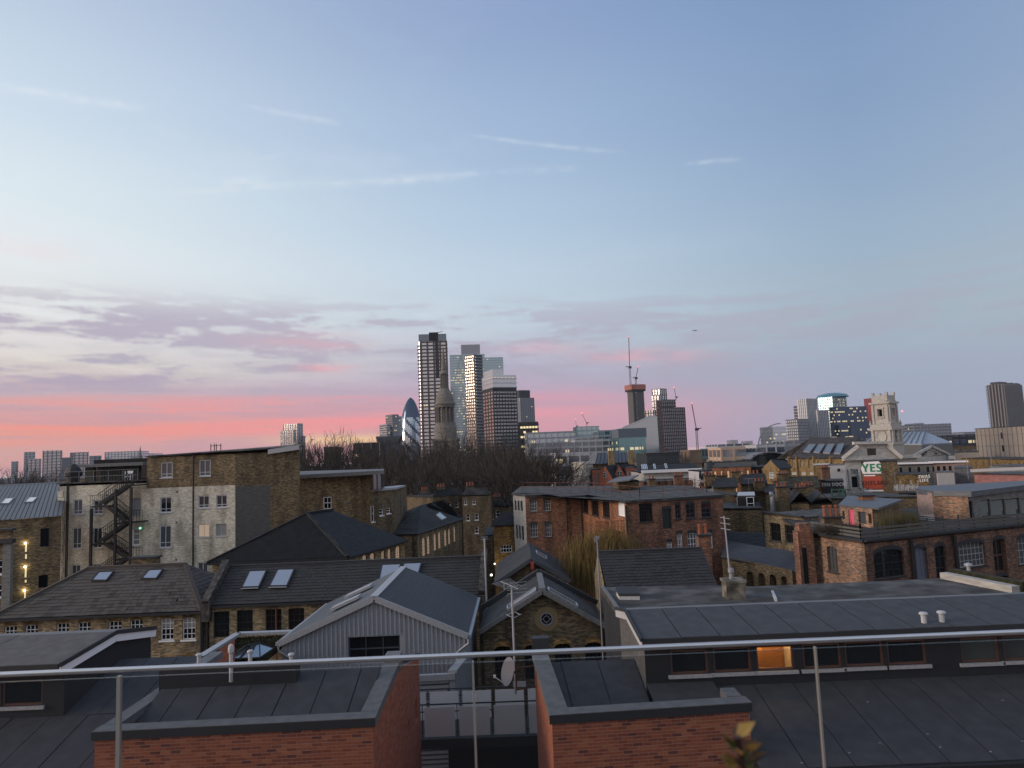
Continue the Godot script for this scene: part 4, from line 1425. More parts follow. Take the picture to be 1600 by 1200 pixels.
func workshops():
	# N8: hipped tile roof, sash windows
	var t := thing("brick_workshop", "yellow brick workshop with a mottled hipped tile roof and white sash windows", "building", Vector3(-24.48, 0, -45))
	wall(t, Vector3(-30.6, 8.735, -42), Vector3(-18.36, 8.735, -42), 0, "yellow_brick", [[0.774, 7.131, 0.739, 1.183, "sash_arch"], [1.99, 7.155, 0.738, 1.183, "sash_arch"], [3.797, 7.156, 0.72, 1.219, "sash_arch"], [5.015, 7.144, 0.738, 1.219, "sash_arch"], [6.804, 7.146, 0.738, 1.219, "sash_arch"], [8.039, 7.17, 0.738, 1.219, "sash_arch"], [9.81, 7.172, 0.756, 1.237, "sash_arch_blind"], [11.06, 7.159, 0.756, 1.237, "sash_arch_blind"], [8.107, 4.928, 0.807, 1.17, "yard_arch"], [9.684, 4.934, 0.954, 1.17, "yard_arch"], [10.93, 4.959, 0.844, 1.17, "yard_arch"]])
	wall(t, Vector3(-18.36, 8.735, -42), Vector3(-17.96, 8.735, -48.5), 0, "yellow_brick")
	wall(t, Vector3(-29.6, 8.735, -48.5), Vector3(-30.6, 8.735, -42), 0, "yellow_brick")
	rng.seed = 100
	slates(t, Vector3(-30.7, 8.805, -41.75), Vector3(-18.26, 8.805, -41.75), Vector3(-20.85, 11.02, -45.2), Vector3(-26.93, 11.02, -45.2), 0.34, 0.26, "tile", 0.4, 0.16)
	slates(t, Vector3(-18.26, 8.805, -41.75), Vector3(-17.86, 8.805, -48.7), Vector3(-20.85, 11.02, -45.2), Vector3(-20.85, 11.02, -45.2), 0.34, 0.26, "tile", 0.4, 0.16)
	slates(t, Vector3(-29.7, 8.805, -48.7), Vector3(-30.7, 8.805, -41.75), Vector3(-26.93, 11.02, -45.2), Vector3(-26.93, 11.02, -45.2), 0.34, 0.26, "tile", 0.4, 0.12)
	slates(t, Vector3(-17.86, 8.805, -48.7), Vector3(-29.7, 8.805, -48.7), Vector3(-26.93, 11.02, -45.2), Vector3(-20.85, 11.02, -45.2), 0.6, 0.5, "tile", 0.3)
	cap(t, "ridge_tiles", Vector3(-26.93, 11.02, -45.2), Vector3(-20.85, 11.02, -45.2), 0.3, "tile_cap")
	cap(t, "hip_tiles", Vector3(-18.26, 8.805, -41.75), Vector3(-20.85, 11.02, -45.2), 0.26, "tile_cap")
	cap(t, "hip_tiles", Vector3(-30.7, 8.805, -41.75), Vector3(-26.93, 11.02, -45.2), 0.26, "tile_cap")
	gutter(t, Vector3(-30.7, 8.685, -41.75), Vector3(-18.26, 8.685, -41.75))
	pipe(t, Vector3(-18.38, 8.655, -41.88), Vector3(-18.38, 0, -41.88), 0.12)
	pipe(t, Vector3(-18.06, 8.655, -41.88), Vector3(-18.06, 0, -41.88), 0.06)
	skylight(t, [Vector3(-26.05, 10.34, -44.13), Vector3(-25.12, 10.31, -44.09), Vector3(-25.07, 10.73, -44.75), Vector3(-25.98, 10.73, -44.74)], "iron", "skylight_grey")
	skylight(t, [Vector3(-23, 10.33, -44.12), Vector3(-22.08, 10.3, -44.08), Vector3(-22.02, 10.73, -44.74), Vector3(-22.89, 10.73, -44.74)], "iron", "skylight_grey")
	chimney(t, Vector3(-24.26, 9.702, -47), 1.6, 0.6, 1.55, "brown_brick", 0)
	# N7: long slate roof
	t = thing("slate_roofed_workshop", "long dark slate roof with paired skylights over a dirty yellow brick front", "building", Vector3(-10.12, 0, -45))
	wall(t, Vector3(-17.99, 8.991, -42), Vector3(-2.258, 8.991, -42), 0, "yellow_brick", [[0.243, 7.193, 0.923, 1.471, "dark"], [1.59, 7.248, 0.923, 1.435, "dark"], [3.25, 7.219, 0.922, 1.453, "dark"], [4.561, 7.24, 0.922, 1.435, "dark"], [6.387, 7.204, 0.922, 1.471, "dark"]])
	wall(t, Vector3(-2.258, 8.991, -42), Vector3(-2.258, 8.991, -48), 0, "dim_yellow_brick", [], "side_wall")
	rng.seed = 101
	slates(t, Vector3(-17.79, 9.091, -41.75), Vector3(-2.358, 9.091, -41.75), Vector3(-2.258, 10.85, -44.6),  Vector3(-17.99, 10.85, -44.6), 0.3, 0.24, "slate", 0.22, 0.02)
	slates(t, Vector3(-2.258, 9.141, -47.6), Vector3(-17.99, 9.141, -47.6), Vector3(-17.99, 10.85, -44.6), Vector3(-2.258, 10.85, -44.6), 0.6, 0.5, "slate", 0.22)
	cap(t, "ridge_tiles", Vector3(-17.99, 10.85, -44.6), Vector3(-2.258, 10.85, -44.6), 0.24, "coping_dark")
	gutter(t, Vector3(-17.79, 8.971, -41.75), Vector3(-2.358, 8.971, -41.75))
	for s in [[Vector3(-16.43, 9.773, -42.86), Vector3(-15.4, 9.77, -42.85), Vector3(-15.37, 10.52, -44.06), Vector3(-16.42, 10.52, -44.07)], [Vector3(-14.8, 9.781, -42.87), Vector3(-13.74, 9.763, -42.84), Vector3(-13.68, 10.53, -44.08), Vector3(-14.72, 10.54, -44.11)], [Vector3(-8.341, 9.814, -42.92), Vector3(-7.394, 9.814, -42.92), Vector3(-7.191, 10.57, -44.14), Vector3(-8.365, 10.57, -44.15)], [Vector3(-7.102, 9.863, -43), Vector3(-6.077, 9.86, -43), Vector3(-5.945, 10.59, -44.18), Vector3(-7.041, 10.59, -44.19)]]:
		skylight(t, s, "iron", "skylight")
		var ap := MB.new()
		ap.bar(s[0] + Vector3(0, .02, .12), s[1] + Vector3(0, .02, .12), 0.22, 0.03)
		part(t, "lead_apron", ap, mats["metal_trim"])
	var pg := MB.new()
	pg.bar(Vector3(-18.04, 9.211, -41.6), Vector3(-18.04, 11.1, -44.6), 0.42, 0.4)
	part(t, "parapet", pg, mats["concrete_dark"])
	pg = MB.new()
	pg.obox(Vector3(-18.27, 8.191, -42), Vector3(.46, 0, 0), Vector3(0, 1.0, 0), Vector3(0, 0, .42))
	part(t, "kneeler", pg, mats["concrete_dark"])
	pg = MB.new()
	pg.bar(Vector3(-2.208, 9.211, -41.5), Vector3(-2.108, 11.15, -44.6), 0.36, 0.4)
	pg.obox(Vector3(-2.388, 1.091, -41.75), Vector3(.36, 0, 0), Vector3(0, 8, 0), Vector3(0, 0, .45))
	part(t, "end_parapet", pg, mats["concrete_dark"])
	pipe(t, Vector3(-14.09, 9.041, -41.9), Vector3(-14.09, 0, -41.9), 0.05, "rust")
	# N10: gable with an oculus
	t = thing("oculus_workshop", "dark stock-brick gable with a round window and two glazed roof strips", "building", Vector3(1.088, 0, -38.3))
	var a := Vector3(-1.907, 8.605, -36)
	var b := Vector3(3.984, 8.605, -36)
	var ap := Vector3(1.088, 10.25, -36)
	var bk := Vector3(0, 0, -4.6)
	wall(t, a, b, 0, "dim_yellow_brick", [[0.51, 6.019, 0.816, 1.638, "barred_arch"], [1.986, 5.991, 0.878, 1.668, "barred_arch"], [3.463, 5.995, 0.831, 1.668, "barred_arch"], [4.972, 6.028, 0.815, 1.638, "barred_arch"]], "gable_wall", ap)
	wall(t, b, b + bk, 0, "dim_yellow_brick", [], "side_wall")
	wall(t, a + bk, a, 0, "dim_yellow_brick", [], "side_wall")
	# oculus: brick ring, dark reveal, iron frame
	var oc := Vector3(1.238, 8.873, -36)
	var ring := MB.new()
	for i in 28:
		var an := TAU * i / 28
		var a2 := TAU * (i + 1) / 28
		var d0 := Vector3(cos(an), sin(an), 0)
		var d1 := Vector3(cos(a2), sin(a2), 0)
		ring.quad(oc + d0 * .32 + Vector3(0, 0, .02), oc + d0 * .58 + Vector3(0, 0, .02), oc + d1 * .58 + Vector3(0, 0, .02), oc + d1 * .32 + Vector3(0, 0, .02))
		ring.quad(oc + d0 * .58, oc + d1 * .58, oc + d1 * .58 + Vector3(0, 0, .02), oc + d0 * .58 + Vector3(0, 0, .02))
	var ocw := part(t, "oculus", ring, mats["ring_brick"])
	var of := MB.new()
	for i in 28:
		var an := TAU * i / 28
		var a2 := TAU * (i + 1) / 28
		for rr in [[.26, .33], [.13, .16]]:
			var d0 := Vector3(cos(an), sin(an), 0)
			var d1 := Vector3(cos(a2), sin(a2), 0)
			of.quad(oc + d0 * rr[0] + Vector3(0, 0, .05), oc + d0 * rr[1] + Vector3(0, 0, .05), oc + d1 * rr[1] + Vector3(0, 0, .05), oc + d1 * rr[0] + Vector3(0, 0, .05))
			of.quad(oc + d0 * rr[0] + Vector3(0, 0, .01), oc + d0 * rr[0] + Vector3(0, 0, .05), oc + d1 * rr[0] + Vector3(0, 0, .05), oc + d1 * rr[0] + Vector3(0, 0, .01))
	for i in 4:
		var d0 := Vector3(cos(PI / 2 * i), sin(PI / 2 * i), 0)
		of.bar(oc + d0 * .15 + Vector3(0, 0, .035), oc + d0 * .28 + Vector3(0, 0, .035), .03, .03)
	part(ocw, "frame", of, mats["dish_grey"])
	var og := MB.new()
	for i in 28:
		og.tri(oc + Vector3(0, 0, .012), oc + Vector3(cos(TAU * i / 28), sin(TAU * i / 28), 0) * .33 + Vector3(0, 0, .012), oc + Vector3(cos(TAU * (i + 1) / 28), sin(TAU * (i + 1) / 28), 0) * .33 + Vector3(0, 0, .012))
	part(ocw, "pane", og, mats["glass"])
	rng.seed = 102
	var el := a + Vector3(-.15, -.08, .3)
	var er := b + Vector3(.15, -.08, .3)
	var rf := ap + Vector3(0, .1, .3)
	slates(t, el + bk, el, rf, rf + bk, 0.3, 0.24, "slate", 0.3, 0.05)
	slates(t, er, er + bk, rf + bk, rf, 0.3, 0.24, "slate", 0.3, 0.05)
	cap(t, "ridge_tiles", rf, rf + bk, 0.3, "coping")
	for s in 2:
		var e0 := el if s == 0 else er
		var lo := e0.lerp(rf, 0.45)
		var hi := e0.lerp(rf, 0.9)
		var q := [lo + Vector3(0, 0, -1.15), lo + Vector3(0, 0, -.35), hi + Vector3(0, 0, -.35), hi + Vector3(0, 0, -1.15)] if s == 0 else [lo + Vector3(0, 0, -.35), lo + Vector3(0, 0, -1.15), hi + Vector3(0, 0, -1.15), hi + Vector3(0, 0, -.35)]
		skylight(t, q, "metal_trim", "glass_blue", 0.1, "glazed_strip")
		var vb := MB.new()
		vb.bar(e0 + Vector3(0, -.08, .05), rf + Vector3(0, -.08, .05), 0.1, 0.22)
		part(t, "verge", vb, mats["coping"])
		var rp := MB.new()
		rp.bar(e0 + bk + Vector3(-.1 if s == 0 else .1, .1, -.2), rf + bk + Vector3(0, .1, -.2), 0.3, 0.26)
		part(t, "rear_parapet", rp, mats["coping_dark"])
	# N10b: gable with a red hoist beam behind it
	a = Vector3(-1.469, 8.434, -50)
	b = Vector3(3.147, 8.434, -50)
	ap = Vector3(0.839, 9.772, -50)
	bk = Vector3(0, 0, -9)
	t = thing("hoist_workshop", "brick gable with a red hoist beam under grey bargeboards behind the oculus gable", "building", Vector3(0.839, 0, -54.5))
	wall(t, a, b, 0, "dim_yellow_brick", [[0.33, 7.421, 0.528, 0.817, "plain_white"]], "gable_wall", ap)
	wall(t, b, b + bk, 0, "dim_yellow_brick", [], "side_wall")
	rng.seed = 103
	el = a + Vector3(-.3, -.15, .3)
	er = b + Vector3(.3, -.15, .3)
	rf = ap + Vector3(0, .1, .3)
	slates(t, el + bk, el, rf, rf + bk, 0.3, 0.24, "slate", 0.2)
	slates(t, er, er + bk, rf + bk, rf, 0.3, 0.24, "slate", 0.2)
	skylight(t, [er.lerp(rf, .55) + bk * .45, er.lerp(rf, .55) + bk * .6, er.lerp(rf, .82) + bk * .6, er.lerp(rf, .82) + bk * .45], "metal_trim", "skylight_grey", .1)
	for e0 in [el, er]:
		var vb := MB.new()
		vb.bar(e0 + Vector3(0, -.08, .05), rf + Vector3(0, -.08, .05), 0.08, 0.26)
		part(t, "bargeboard", vb, mats["metal_roof"])
	var ho := MB.new()
	ho.box(ap + Vector3(0.05, -.35, .25), Vector3(.22, .42, .9))
	ho.box(ap + Vector3(0.05, -1.2, .15), Vector3(.1, 1.6, .12))
	part(t, "hoist_beam", ho, mats["oxide_red"])
	# N4: dark hipped corrugated roof
	t = thing("hipped_workshop", "broad dark corrugated hipped roof over a low yellow brick wall with arched windows", "building", Vector3(-17.85, 0, -58))
	wall(t, Vector3(-22.9, 9.89, -54), Vector3(-12.8, 9.89, -54), 0, "pale_yellow_brick")
	wall(t, Vector3(-12.8, 9.89, -54), Vector3(-9.98, 9.89, -63.32), 0, "pale_yellow_brick", [[2.205, 8.856, 0.811, 0.78, "lit_arch"], [3.435, 8.756, 0.899, 0.847, "lit_arch"], [5.379, 8.575, 0.674, 0.975, "lit_arch"], [6.517, 8.503, 0.699, 1.046, "lit_arch"], [7.939, 8.374, 0.979, 1.179, "lit_arch"]])
	slab(t, "roof_slope", [Vector3(-23.2, 9.89, -53.7), Vector3(-12.7, 9.89, -53.7), Vector3(-17.09, 12.89, -58.5)], 0.08, "corrugated_dark")
	slab(t, "roof_slope", [Vector3(-12.68, 9.89, -53.7), Vector3(-9.68, 9.89, -63.32), Vector3(-15.83, 12.89, -61.5), Vector3(-17.09, 12.89, -58.5)], 0.08, "corrugated_dark")
	slab(t, "roof_slope", [Vector3(-9.68, 9.89, -63.32), Vector3(-19.9, 9.99, -64), Vector3(-17.09, 12.89, -58.5), Vector3(-15.83, 12.89, -61.5)], 0.08, "corrugated_dark")
	slab(t, "roof_slope", [Vector3(-19.9, 9.99, -64), Vector3(-23.2, 9.89, -53.7), Vector3(-17.09, 12.89, -58.5)], 0.08, "corrugated_dark")
	var rb := MB.new()
	var ea := Vector3(-23.2, 9.89, -53.7)
	var eb := Vector3(-12.7, 9.89, -53.7)
	var r0 := Vector3(-17.09, 12.89, -58.5)
	for i in range(1, 70):
		var f := i / 70.0
		var p := ea.lerp(eb, f)
		# ribs run straight up the slope until they meet a hip
		var fx := (r0 - ea).dot((eb - ea).normalized()) / (eb - ea).length()
		var up_ := f / fx if f < fx else (1.0 - f) / (1.0 - fx)
		var foot := ea.lerp(eb, fx)
		var q := p + (r0 - foot) * up_
		rb.bar(p + Vector3.UP * .02, q + Vector3.UP * .02, 0.07, 0.05)
	part(t, "roof_ribs", rb, mats["corrugated_dark"], "", true)
	cap(t, "hip_capping", Vector3(-12.7, 9.94, -53.7), Vector3(-17.09, 12.94, -58.5), 0.3, "roof_mid")
	cap(t, "hip_capping", Vector3(-23.2, 9.94, -53.7), Vector3(-17.09, 12.94, -58.5), 0.22, "roof_dark")
	cap(t, "ridge_capping", Vector3(-17.09, 12.94, -58.5), Vector3(-15.83, 12.94, -61.5), 0.3, "roof_mid")
	gutter(t, Vector3(-23.2, 9.79, -53.7), Vector3(-12.7, 9.79, -53.7))
	gutter(t, Vector3(-12.7, 9.79, -53.7), Vector3(-9.68, 9.79, -63.32))
	pg = MB.new()
	pg.quad(Vector3(-13.44, 10.9, -57.26), Vector3(-12.53, 10.98, -60.74), Vector3(-14.24, 11.85, -60.73), Vector3(-15.3, 11.95, -57.97))
	part(t, "weathered_sheet", pg, mats["roof_mid"])
	# N5: hall with lit arched windows
	t = thing("lit_workshop", "workshop with a row of warmly lit arched windows under a dark slate roof", "building", Vector3(-11.42, 0, -79.73))
	wall(t, Vector3(-10.05, 9.508, -72), Vector3(-6.796, 9.508, -87.46), 0, "yellow_brick", [[1.408, 7.017, 1.039, 1.91, "lit_arch"], [2.922, 6.995, 1.02, 1.916, "lit_arch"], [5.104, 7.089, 0.992, 1.838, "lit_arch"], [6.641, 7.081, 1.032, 1.84, "lit_arch"], [8.825, 7.069, 1.017, 1.82, "lit_arch"], [10.27, 7.097, 0.979, 1.781, "lit_arch"], [12.41, 7.119, 0.926, 1.789, "lit_arch"]])
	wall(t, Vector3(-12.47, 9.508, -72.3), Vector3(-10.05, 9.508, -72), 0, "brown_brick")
	rng.seed = 104
	slates(t, Vector3(-10.05, 9.508, -71.8), Vector3(-6.596, 9.508, -87.46), Vector3(-8.942, 11.79, -88.5), Vector3(-10.73, 11.79, -80), 0.4, 0.3, "slate", 0.25)
	slates(t, Vector3(-12.67, 9.508, -72.1), Vector3(-10.05, 9.508, -71.8), Vector3(-10.73, 11.79, -80), Vector3(-10.73, 11.79, -80), 0.4, 0.3, "slate", 0.25)
	slates(t, Vector3(-16.94, 9.608, -84.05), Vector3(-12.67, 9.508, -72.1), Vector3(-10.73, 11.79, -80), Vector3(-10.73, 11.79, -80), 0.4, 0.3, "slate", 0.25)
	slab(t, "rear_slope", [Vector3(-6.596, 9.508, -87.46), Vector3(-14.94, 9.608, -96.05), Vector3(-10.73, 11.79, -80), Vector3(-8.942, 11.79, -88.5)], 0.05, "roof_dark")
	skylight(t, [Vector3(-9.162, 10.52, -80.94), Vector3(-8.545, 9.985, -81.1), Vector3(-8.212, 10.03, -82.9), Vector3(-8.917, 10.65, -82.75)], "dull_white", "skylight_pale", .1)
	gutter(t, Vector3(-9.953, 9.458, -71.8), Vector3(-6.496, 9.458, -87.46))
	pipe(t, Vector3(-10.45, 9.508, -71.9), Vector3(-10.45, 0, -71.9), .07)

func white_building():
	var t := thing("white_brick_building", "tall painted white brick building with a brown top storey and roof terrace", "building", Vector3(-34.02, 0, -72))
	wall(t, Vector3(-42.14, 15.94, -66), Vector3(-34.03, 15.94, -66), 0, "white_brick", [[1.289, 13.11, 0.885, 1.37, "metal"], [1.291, 10.01, 0.852, 1.908, "metal"], [1.245, 6.749, 0.877, 1.831, "metal"], [3.178, 13.06, 0.885, 1.282, "metal_dark"], [3.171, 9.998, 0.852, 1.85, "metal_dark"], [3.174, 6.675, 0.819, 1.888, "metal_dark"], [6.777, 12.75, 0.767, 1.632, "grey_door"], [6.754, 10.09, 0.764, 1.56, "white_door"]])
	wall(t, Vector3(-34.03, 15.23, -66), Vector3(-25.89, 15.23, -66), 0, "white_brick", [[1.204, 12.96, 1.062, 1.399, "metal_dark"], [1.173, 9.781, 1.086, 1.993, "metal"], [4.712, 13.23, 1.032, 1.137, "metal_dark"], [6.364, 13.22, 1.032, 1.137, "metal_dark"], [4.723, 10.62, 1.028, 1.157, "metal_lit"], [6.338, 10.62, 0.999, 1.128, "metal_blind"], [4.678, 7.151, 0.964, 1.202, "metal"], [2.67, 14.73, 0.207, 0.205, "hole"], [2.632, 11.91, 0.177, 0.203, "hole"], [2.626, 8.564, 0.176, 0.201, "hole"]])
	wall(t, Vector3(-34.06, 18.17, -66), Vector3(-25.89, 18.17, -66), 15.23, "brown_brick_deep", [[1.259, 16.15, 1.097, 1.412, "metal"], [4.814, 16.15, 1.067, 1.501, "metal"]], "upper_wall")
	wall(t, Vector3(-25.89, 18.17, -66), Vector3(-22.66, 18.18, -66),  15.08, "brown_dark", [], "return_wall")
	wall(t, Vector3(-25.89, 15.08, -66), Vector3(-22.66, 15.08, -66),  0, "grey_render_dark", [], "return_wall")
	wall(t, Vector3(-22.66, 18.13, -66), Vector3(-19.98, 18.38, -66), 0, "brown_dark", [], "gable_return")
	wall(t, Vector3(-19.98, 18.38, -66), Vector3(-20.38, 18.38, -67.5), 0, "brown_brick", [], "side_wall")
	wall(t, Vector3(-42.14, 15.94, -78), Vector3(-42.14, 15.94, -66), 0, "white_brick", [], "side_wall")
	slab(t, "roof", [Vector3(-34.16, 18.22, -65.8), Vector3(-25.89, 18.32, -65.8), Vector3(-22.66, 18.28, -65.8), Vector3(-19.78, 18.58, -65.8), Vector3(-20.18, 18.78, -67.6), Vector3(-34.16, 18.37, -74)], 0.12, "roof_pale")
	var fb := MB.new()
	fb.obox(Vector3(-22.76, 17.93, -65.95), Vector3(2.875, 0.307, 0), Vector3(0, .42, 0), Vector3(0, 0, .25))
	part(t, "roof_fascia", fb, mats["metal_trim"])
	slab(t, "terrace_deck", [Vector3(-42.14, 15.94, -66), Vector3(-34.03, 15.94, -66), Vector3(-34.03, 15.94, -74), Vector3(-42.14, 15.94, -74)], 0.2, "roof_mid")
	coping_run(t, [Vector3(-42.24, 15.94, -66), Vector3(-34.03, 15.94, -66)], 0.35, 0.12, "concrete_dark")
	# quoins up the corner
	for i in 14:
		var qn := MB.new()
		qn.obox(Vector3(-42.26, 14.74, -66) - Vector3(0, i * .62, 0), Vector3(.62 if i % 2 else .5, 0, 0), Vector3(0, .58, 0), Vector3(0, 0, .07))
		part(t, "quoin", qn, mats["white_brick"])
	for x in [-41.35, -41.21]:
		pipe(t, Vector3(x, 15.84, -65.88), Vector3(x, 0, -65.88), .06)
	pipe(t, Vector3(-29.72, 18.11, -65.88), Vector3(-29.72, 0, -65.88), .07)
	# penthouse on the terrace
	var ph := thing("terrace_penthouse", "grey-green board-clad penthouse with a flat overhanging roof on the white building's terrace", "penthouse", Vector3(-39.14, 15.79, -70))
	wall(ph, Vector3(-42.22, 17.53, -70), Vector3(-36.06, 17.53, -70), 15.49, "boarding", [[0.901, 16, 0.377, 1.56, "black"], [5.363, 15.87, 0.691, 1.685, "black"]])
	wall(ph, Vector3(-42.22, 17.53, -76), Vector3(-42.22, 17.53, -70), 15.49, "boarding")
	slab(ph, "roof", [Vector3(-42.82, 17.68, -69.1), Vector3(-36.06, 17.68, -69.1), Vector3(-36.06, 17.88, -76), Vector3(-42.82, 17.88, -76)], 0.28, "coping")
	slab(ph, "roof_upstand", [Vector3(-41.62, 18.1, -70.4), Vector3(-36.06, 18.1, -70.4), Vector3(-36.06, 18.1, -75), Vector3(-41.62, 18.1, -75)], 0.38, "roof_dark")
	for i in 15:
		var bt := MB.new()
		var q := Vector3(-42.22, 15.79, -70).lerp(Vector3(-36.06, 15.79, -70), 0.26 + i * 0.043)
		bt.obox(q + Vector3(0, 0, 0), Vector3(.05, 0, 0), Vector3(0, 1.687, 0), Vector3(0, 0, .05))
		part(ph, "batten", bt, mats["boarding"])
	var rl := thing("terrace_railing", "black metal railing along the white building's roof terrace", "railing", Vector3(-42.14, 15.94, -66))
	rail_run(rl, [Vector3(-41.84, 16.04, -66.2), Vector3(-35.03, 16.04, -66.2)], 1.0, 1.2, "dish_grey", 2, 0.03)
	var bq := thing("covered_barbecue", "black hooded cover standing at the terrace corner", "cover", Vector3(-41.52, 15.89, -67))
	var g := MB.new()
	g.lathe(Vector3(-41.49, 15.89, -67), [Vector2(.5, 0), Vector2(.55, .6), Vector2(.72, .75), Vector2(.75, 1.05), Vector2(.55, 1.5), Vector2(.2, 1.85), Vector2(0, 1.9)], 9, false)
	part(bq, "hood", g, mats["black_paint"])
	var ch := thing("terrace_chair", "white chair on the white building's roof terrace", "chair", Vector3(-36.53, 15.91, -67.5))
	g = MB.new()
	g.box(Vector3(-36.53, 16.36, -67.5), Vector3(.55, .06, .5))
	part(ch, "seat", g, mats["white_paint"])
	for i in 4:
		g = MB.new()
		g.box(Vector3(-36.53, 16.41, -67.5) + Vector3(-.24 if i % 2 else .24, 0, -.22 if i / 2 else .22), Vector3(.05, 1.0, .05))
		part(ch, "leg", g, mats["white_paint"])
	g = MB.new()
	g.box(Vector3(-36.53, 16.76, -67.72), Vector3(.5, .3, .04))
	part(ch, "backrest", g, mats["white_paint"])
	var fw := thing("roof_frame", "thin metal goalpost frame on the white building's roof", "frame", Vector3(-28.96, 18.32, -69))
	for x in [Vector3(-29.43, 18.46, -69), Vector3(-29.09, 18.45, -69), Vector3(-28.9, 18.44, -69), Vector3(-28.47, 18.42, -69)]:
		g = MB.new()
		g.box(x + Vector3(0, .3, 0), Vector3(.06, .9, .06))
		part(fw, "post", g, mats["iron"])
	g = MB.new()
	g.bar(Vector3(-29.46, 18.99, -69), Vector3(-28.41, 19.01, -69), .05, .05)
	part(fw, "rail", g, mats["iron"])
	# outside stair
	fire_stair()
	lamp_on(Vector3(-34.42, 11.67, -65.6), 0.12, "exit_light", "exit_sign_light", "green exit light above the stair door of the white building")

func lamp_on(at: Vector3, r: float, m: String, called: String, label: String):
	var t := thing(called, label, "lamp", at)
	var g := MB.new()
	g.lathe(at, [Vector2(0, -r), Vector2(r * .8, -r * .6), Vector2(r, 0), Vector2(r * .8, r * .6), Vector2(0, r)], 10)
	part(t, "lamp", g, mats[m])
	if m == "lamp_glow":
		var l := OmniLight3D.new()
		l.name = numbered("lamp_light")
		l.position = at
		l.light_energy = 0.22
		l.light_color = Color(1.0, 0.9, 0.65)
		l.light_size = r * 0.5
		l.omni_range = 20.0
		l.omni_attenuation = 2.0
		l.shadow_enabled = true
		add_child(l)

func fire_stair():
	var o := Vector3(-38.31, 7.705, -64.9)
	var t := thing("fire_escape", "black zigzag iron fire escape on the white brick building", "fire escape", flat(o))
	# landings and flights stand just before the wall
	var flights := [[Vector3(-35.05, 15.73, -64.6), Vector3(-37.73, 13.95, -64.6)], [Vector3(-36.98, 13.86, -64.6), Vector3(-35.17, 12.31, -64.6)], [Vector3(-35.17, 12.31, -64.6), Vector3(-37.73, 10.6, -64.6)], [Vector3(-37.1, 10.52, -64.6), Vector3(-35.13, 9.2, -64.6)], [Vector3(-35.41, 8.986, -64.6), Vector3(-37.79, 7.399, -64.6)]]
	for f in flights:
		var a: Vector3 = f[0]
		var b: Vector3 = f[1]
		for side in 2:
			var zz := Vector3(0, 0, -side * 0.95)
			var g := MB.new()
			g.bar(a + zz, b + zz, 0.06, 0.26)
			part(t, "stringer", g, mats["iron"])
			g = MB.new()
			g.bar(a + zz + Vector3.UP * 1.0, b + zz + Vector3.UP * 1.0, 0.05, 0.05)
			part(t, "handrail", g, mats["iron"])
			g = MB.new()
			for i in 15:
				var p := a.lerp(b, i / 14.0) + zz
				g.box(p + Vector3.UP * 0.5, Vector3(.025, 1.0, .025))
			part(t, "balusters", g, mats["iron"])
		var st := MB.new()
		for i in 12:
			st.box(a.lerp(b, (i + .5) / 12.0) + Vector3(0, .02, -.47), Vector3(.28, .03, .9))
		part(t, "treads", st, mats["iron"])
	for l in [[Vector3(-35.28, 15.62, -64.6), Vector3(-33.77, 15.68, -64.6)], [Vector3(-38.43, 13.86, -64.6), Vector3(-36.87, 13.86, -64.6)], [Vector3(-36.03, 12.29, -64.6), Vector3(-33.73, 12.37, -64.6)], [Vector3(-38.42, 10.51, -64.6), Vector3(-37.04, 10.51, -64.6)], [Vector3(-36.1, 9.07, -64.6), Vector3(-33.69, 9.087, -64.6)]]:
		var g := MB.new()
		g.obox(l[0] + Vector3(0, -.12, 0), l[1] - l[0], Vector3(0, .12, 0), Vector3(0, 0, -1.1))
		part(t, "landing", g, mats["iron"])
		g = MB.new()
		var k := 9
		for i in k + 1:
			g.box(l[0].lerp(l[1], float(i) / k) + Vector3(0, .5, 0), Vector3(.025, 1.0, .025))
		g.bar(l[0] + Vector3.UP, l[1] + Vector3.UP, .05, .05)
		part(t, "landing_rail", g, mats["iron"])
	for x in [Vector3(-38.31, 13.68, -64.6), Vector3(-36.14, 15.31, -64.6), Vector3(-34.75, 15.43, -64.6)]:
		var g := MB.new()
		g.box(Vector3(x.x, x.y * .5, x.z), Vector3(.2, x.y, .2))
		part(t, "post", g, mats["iron"])


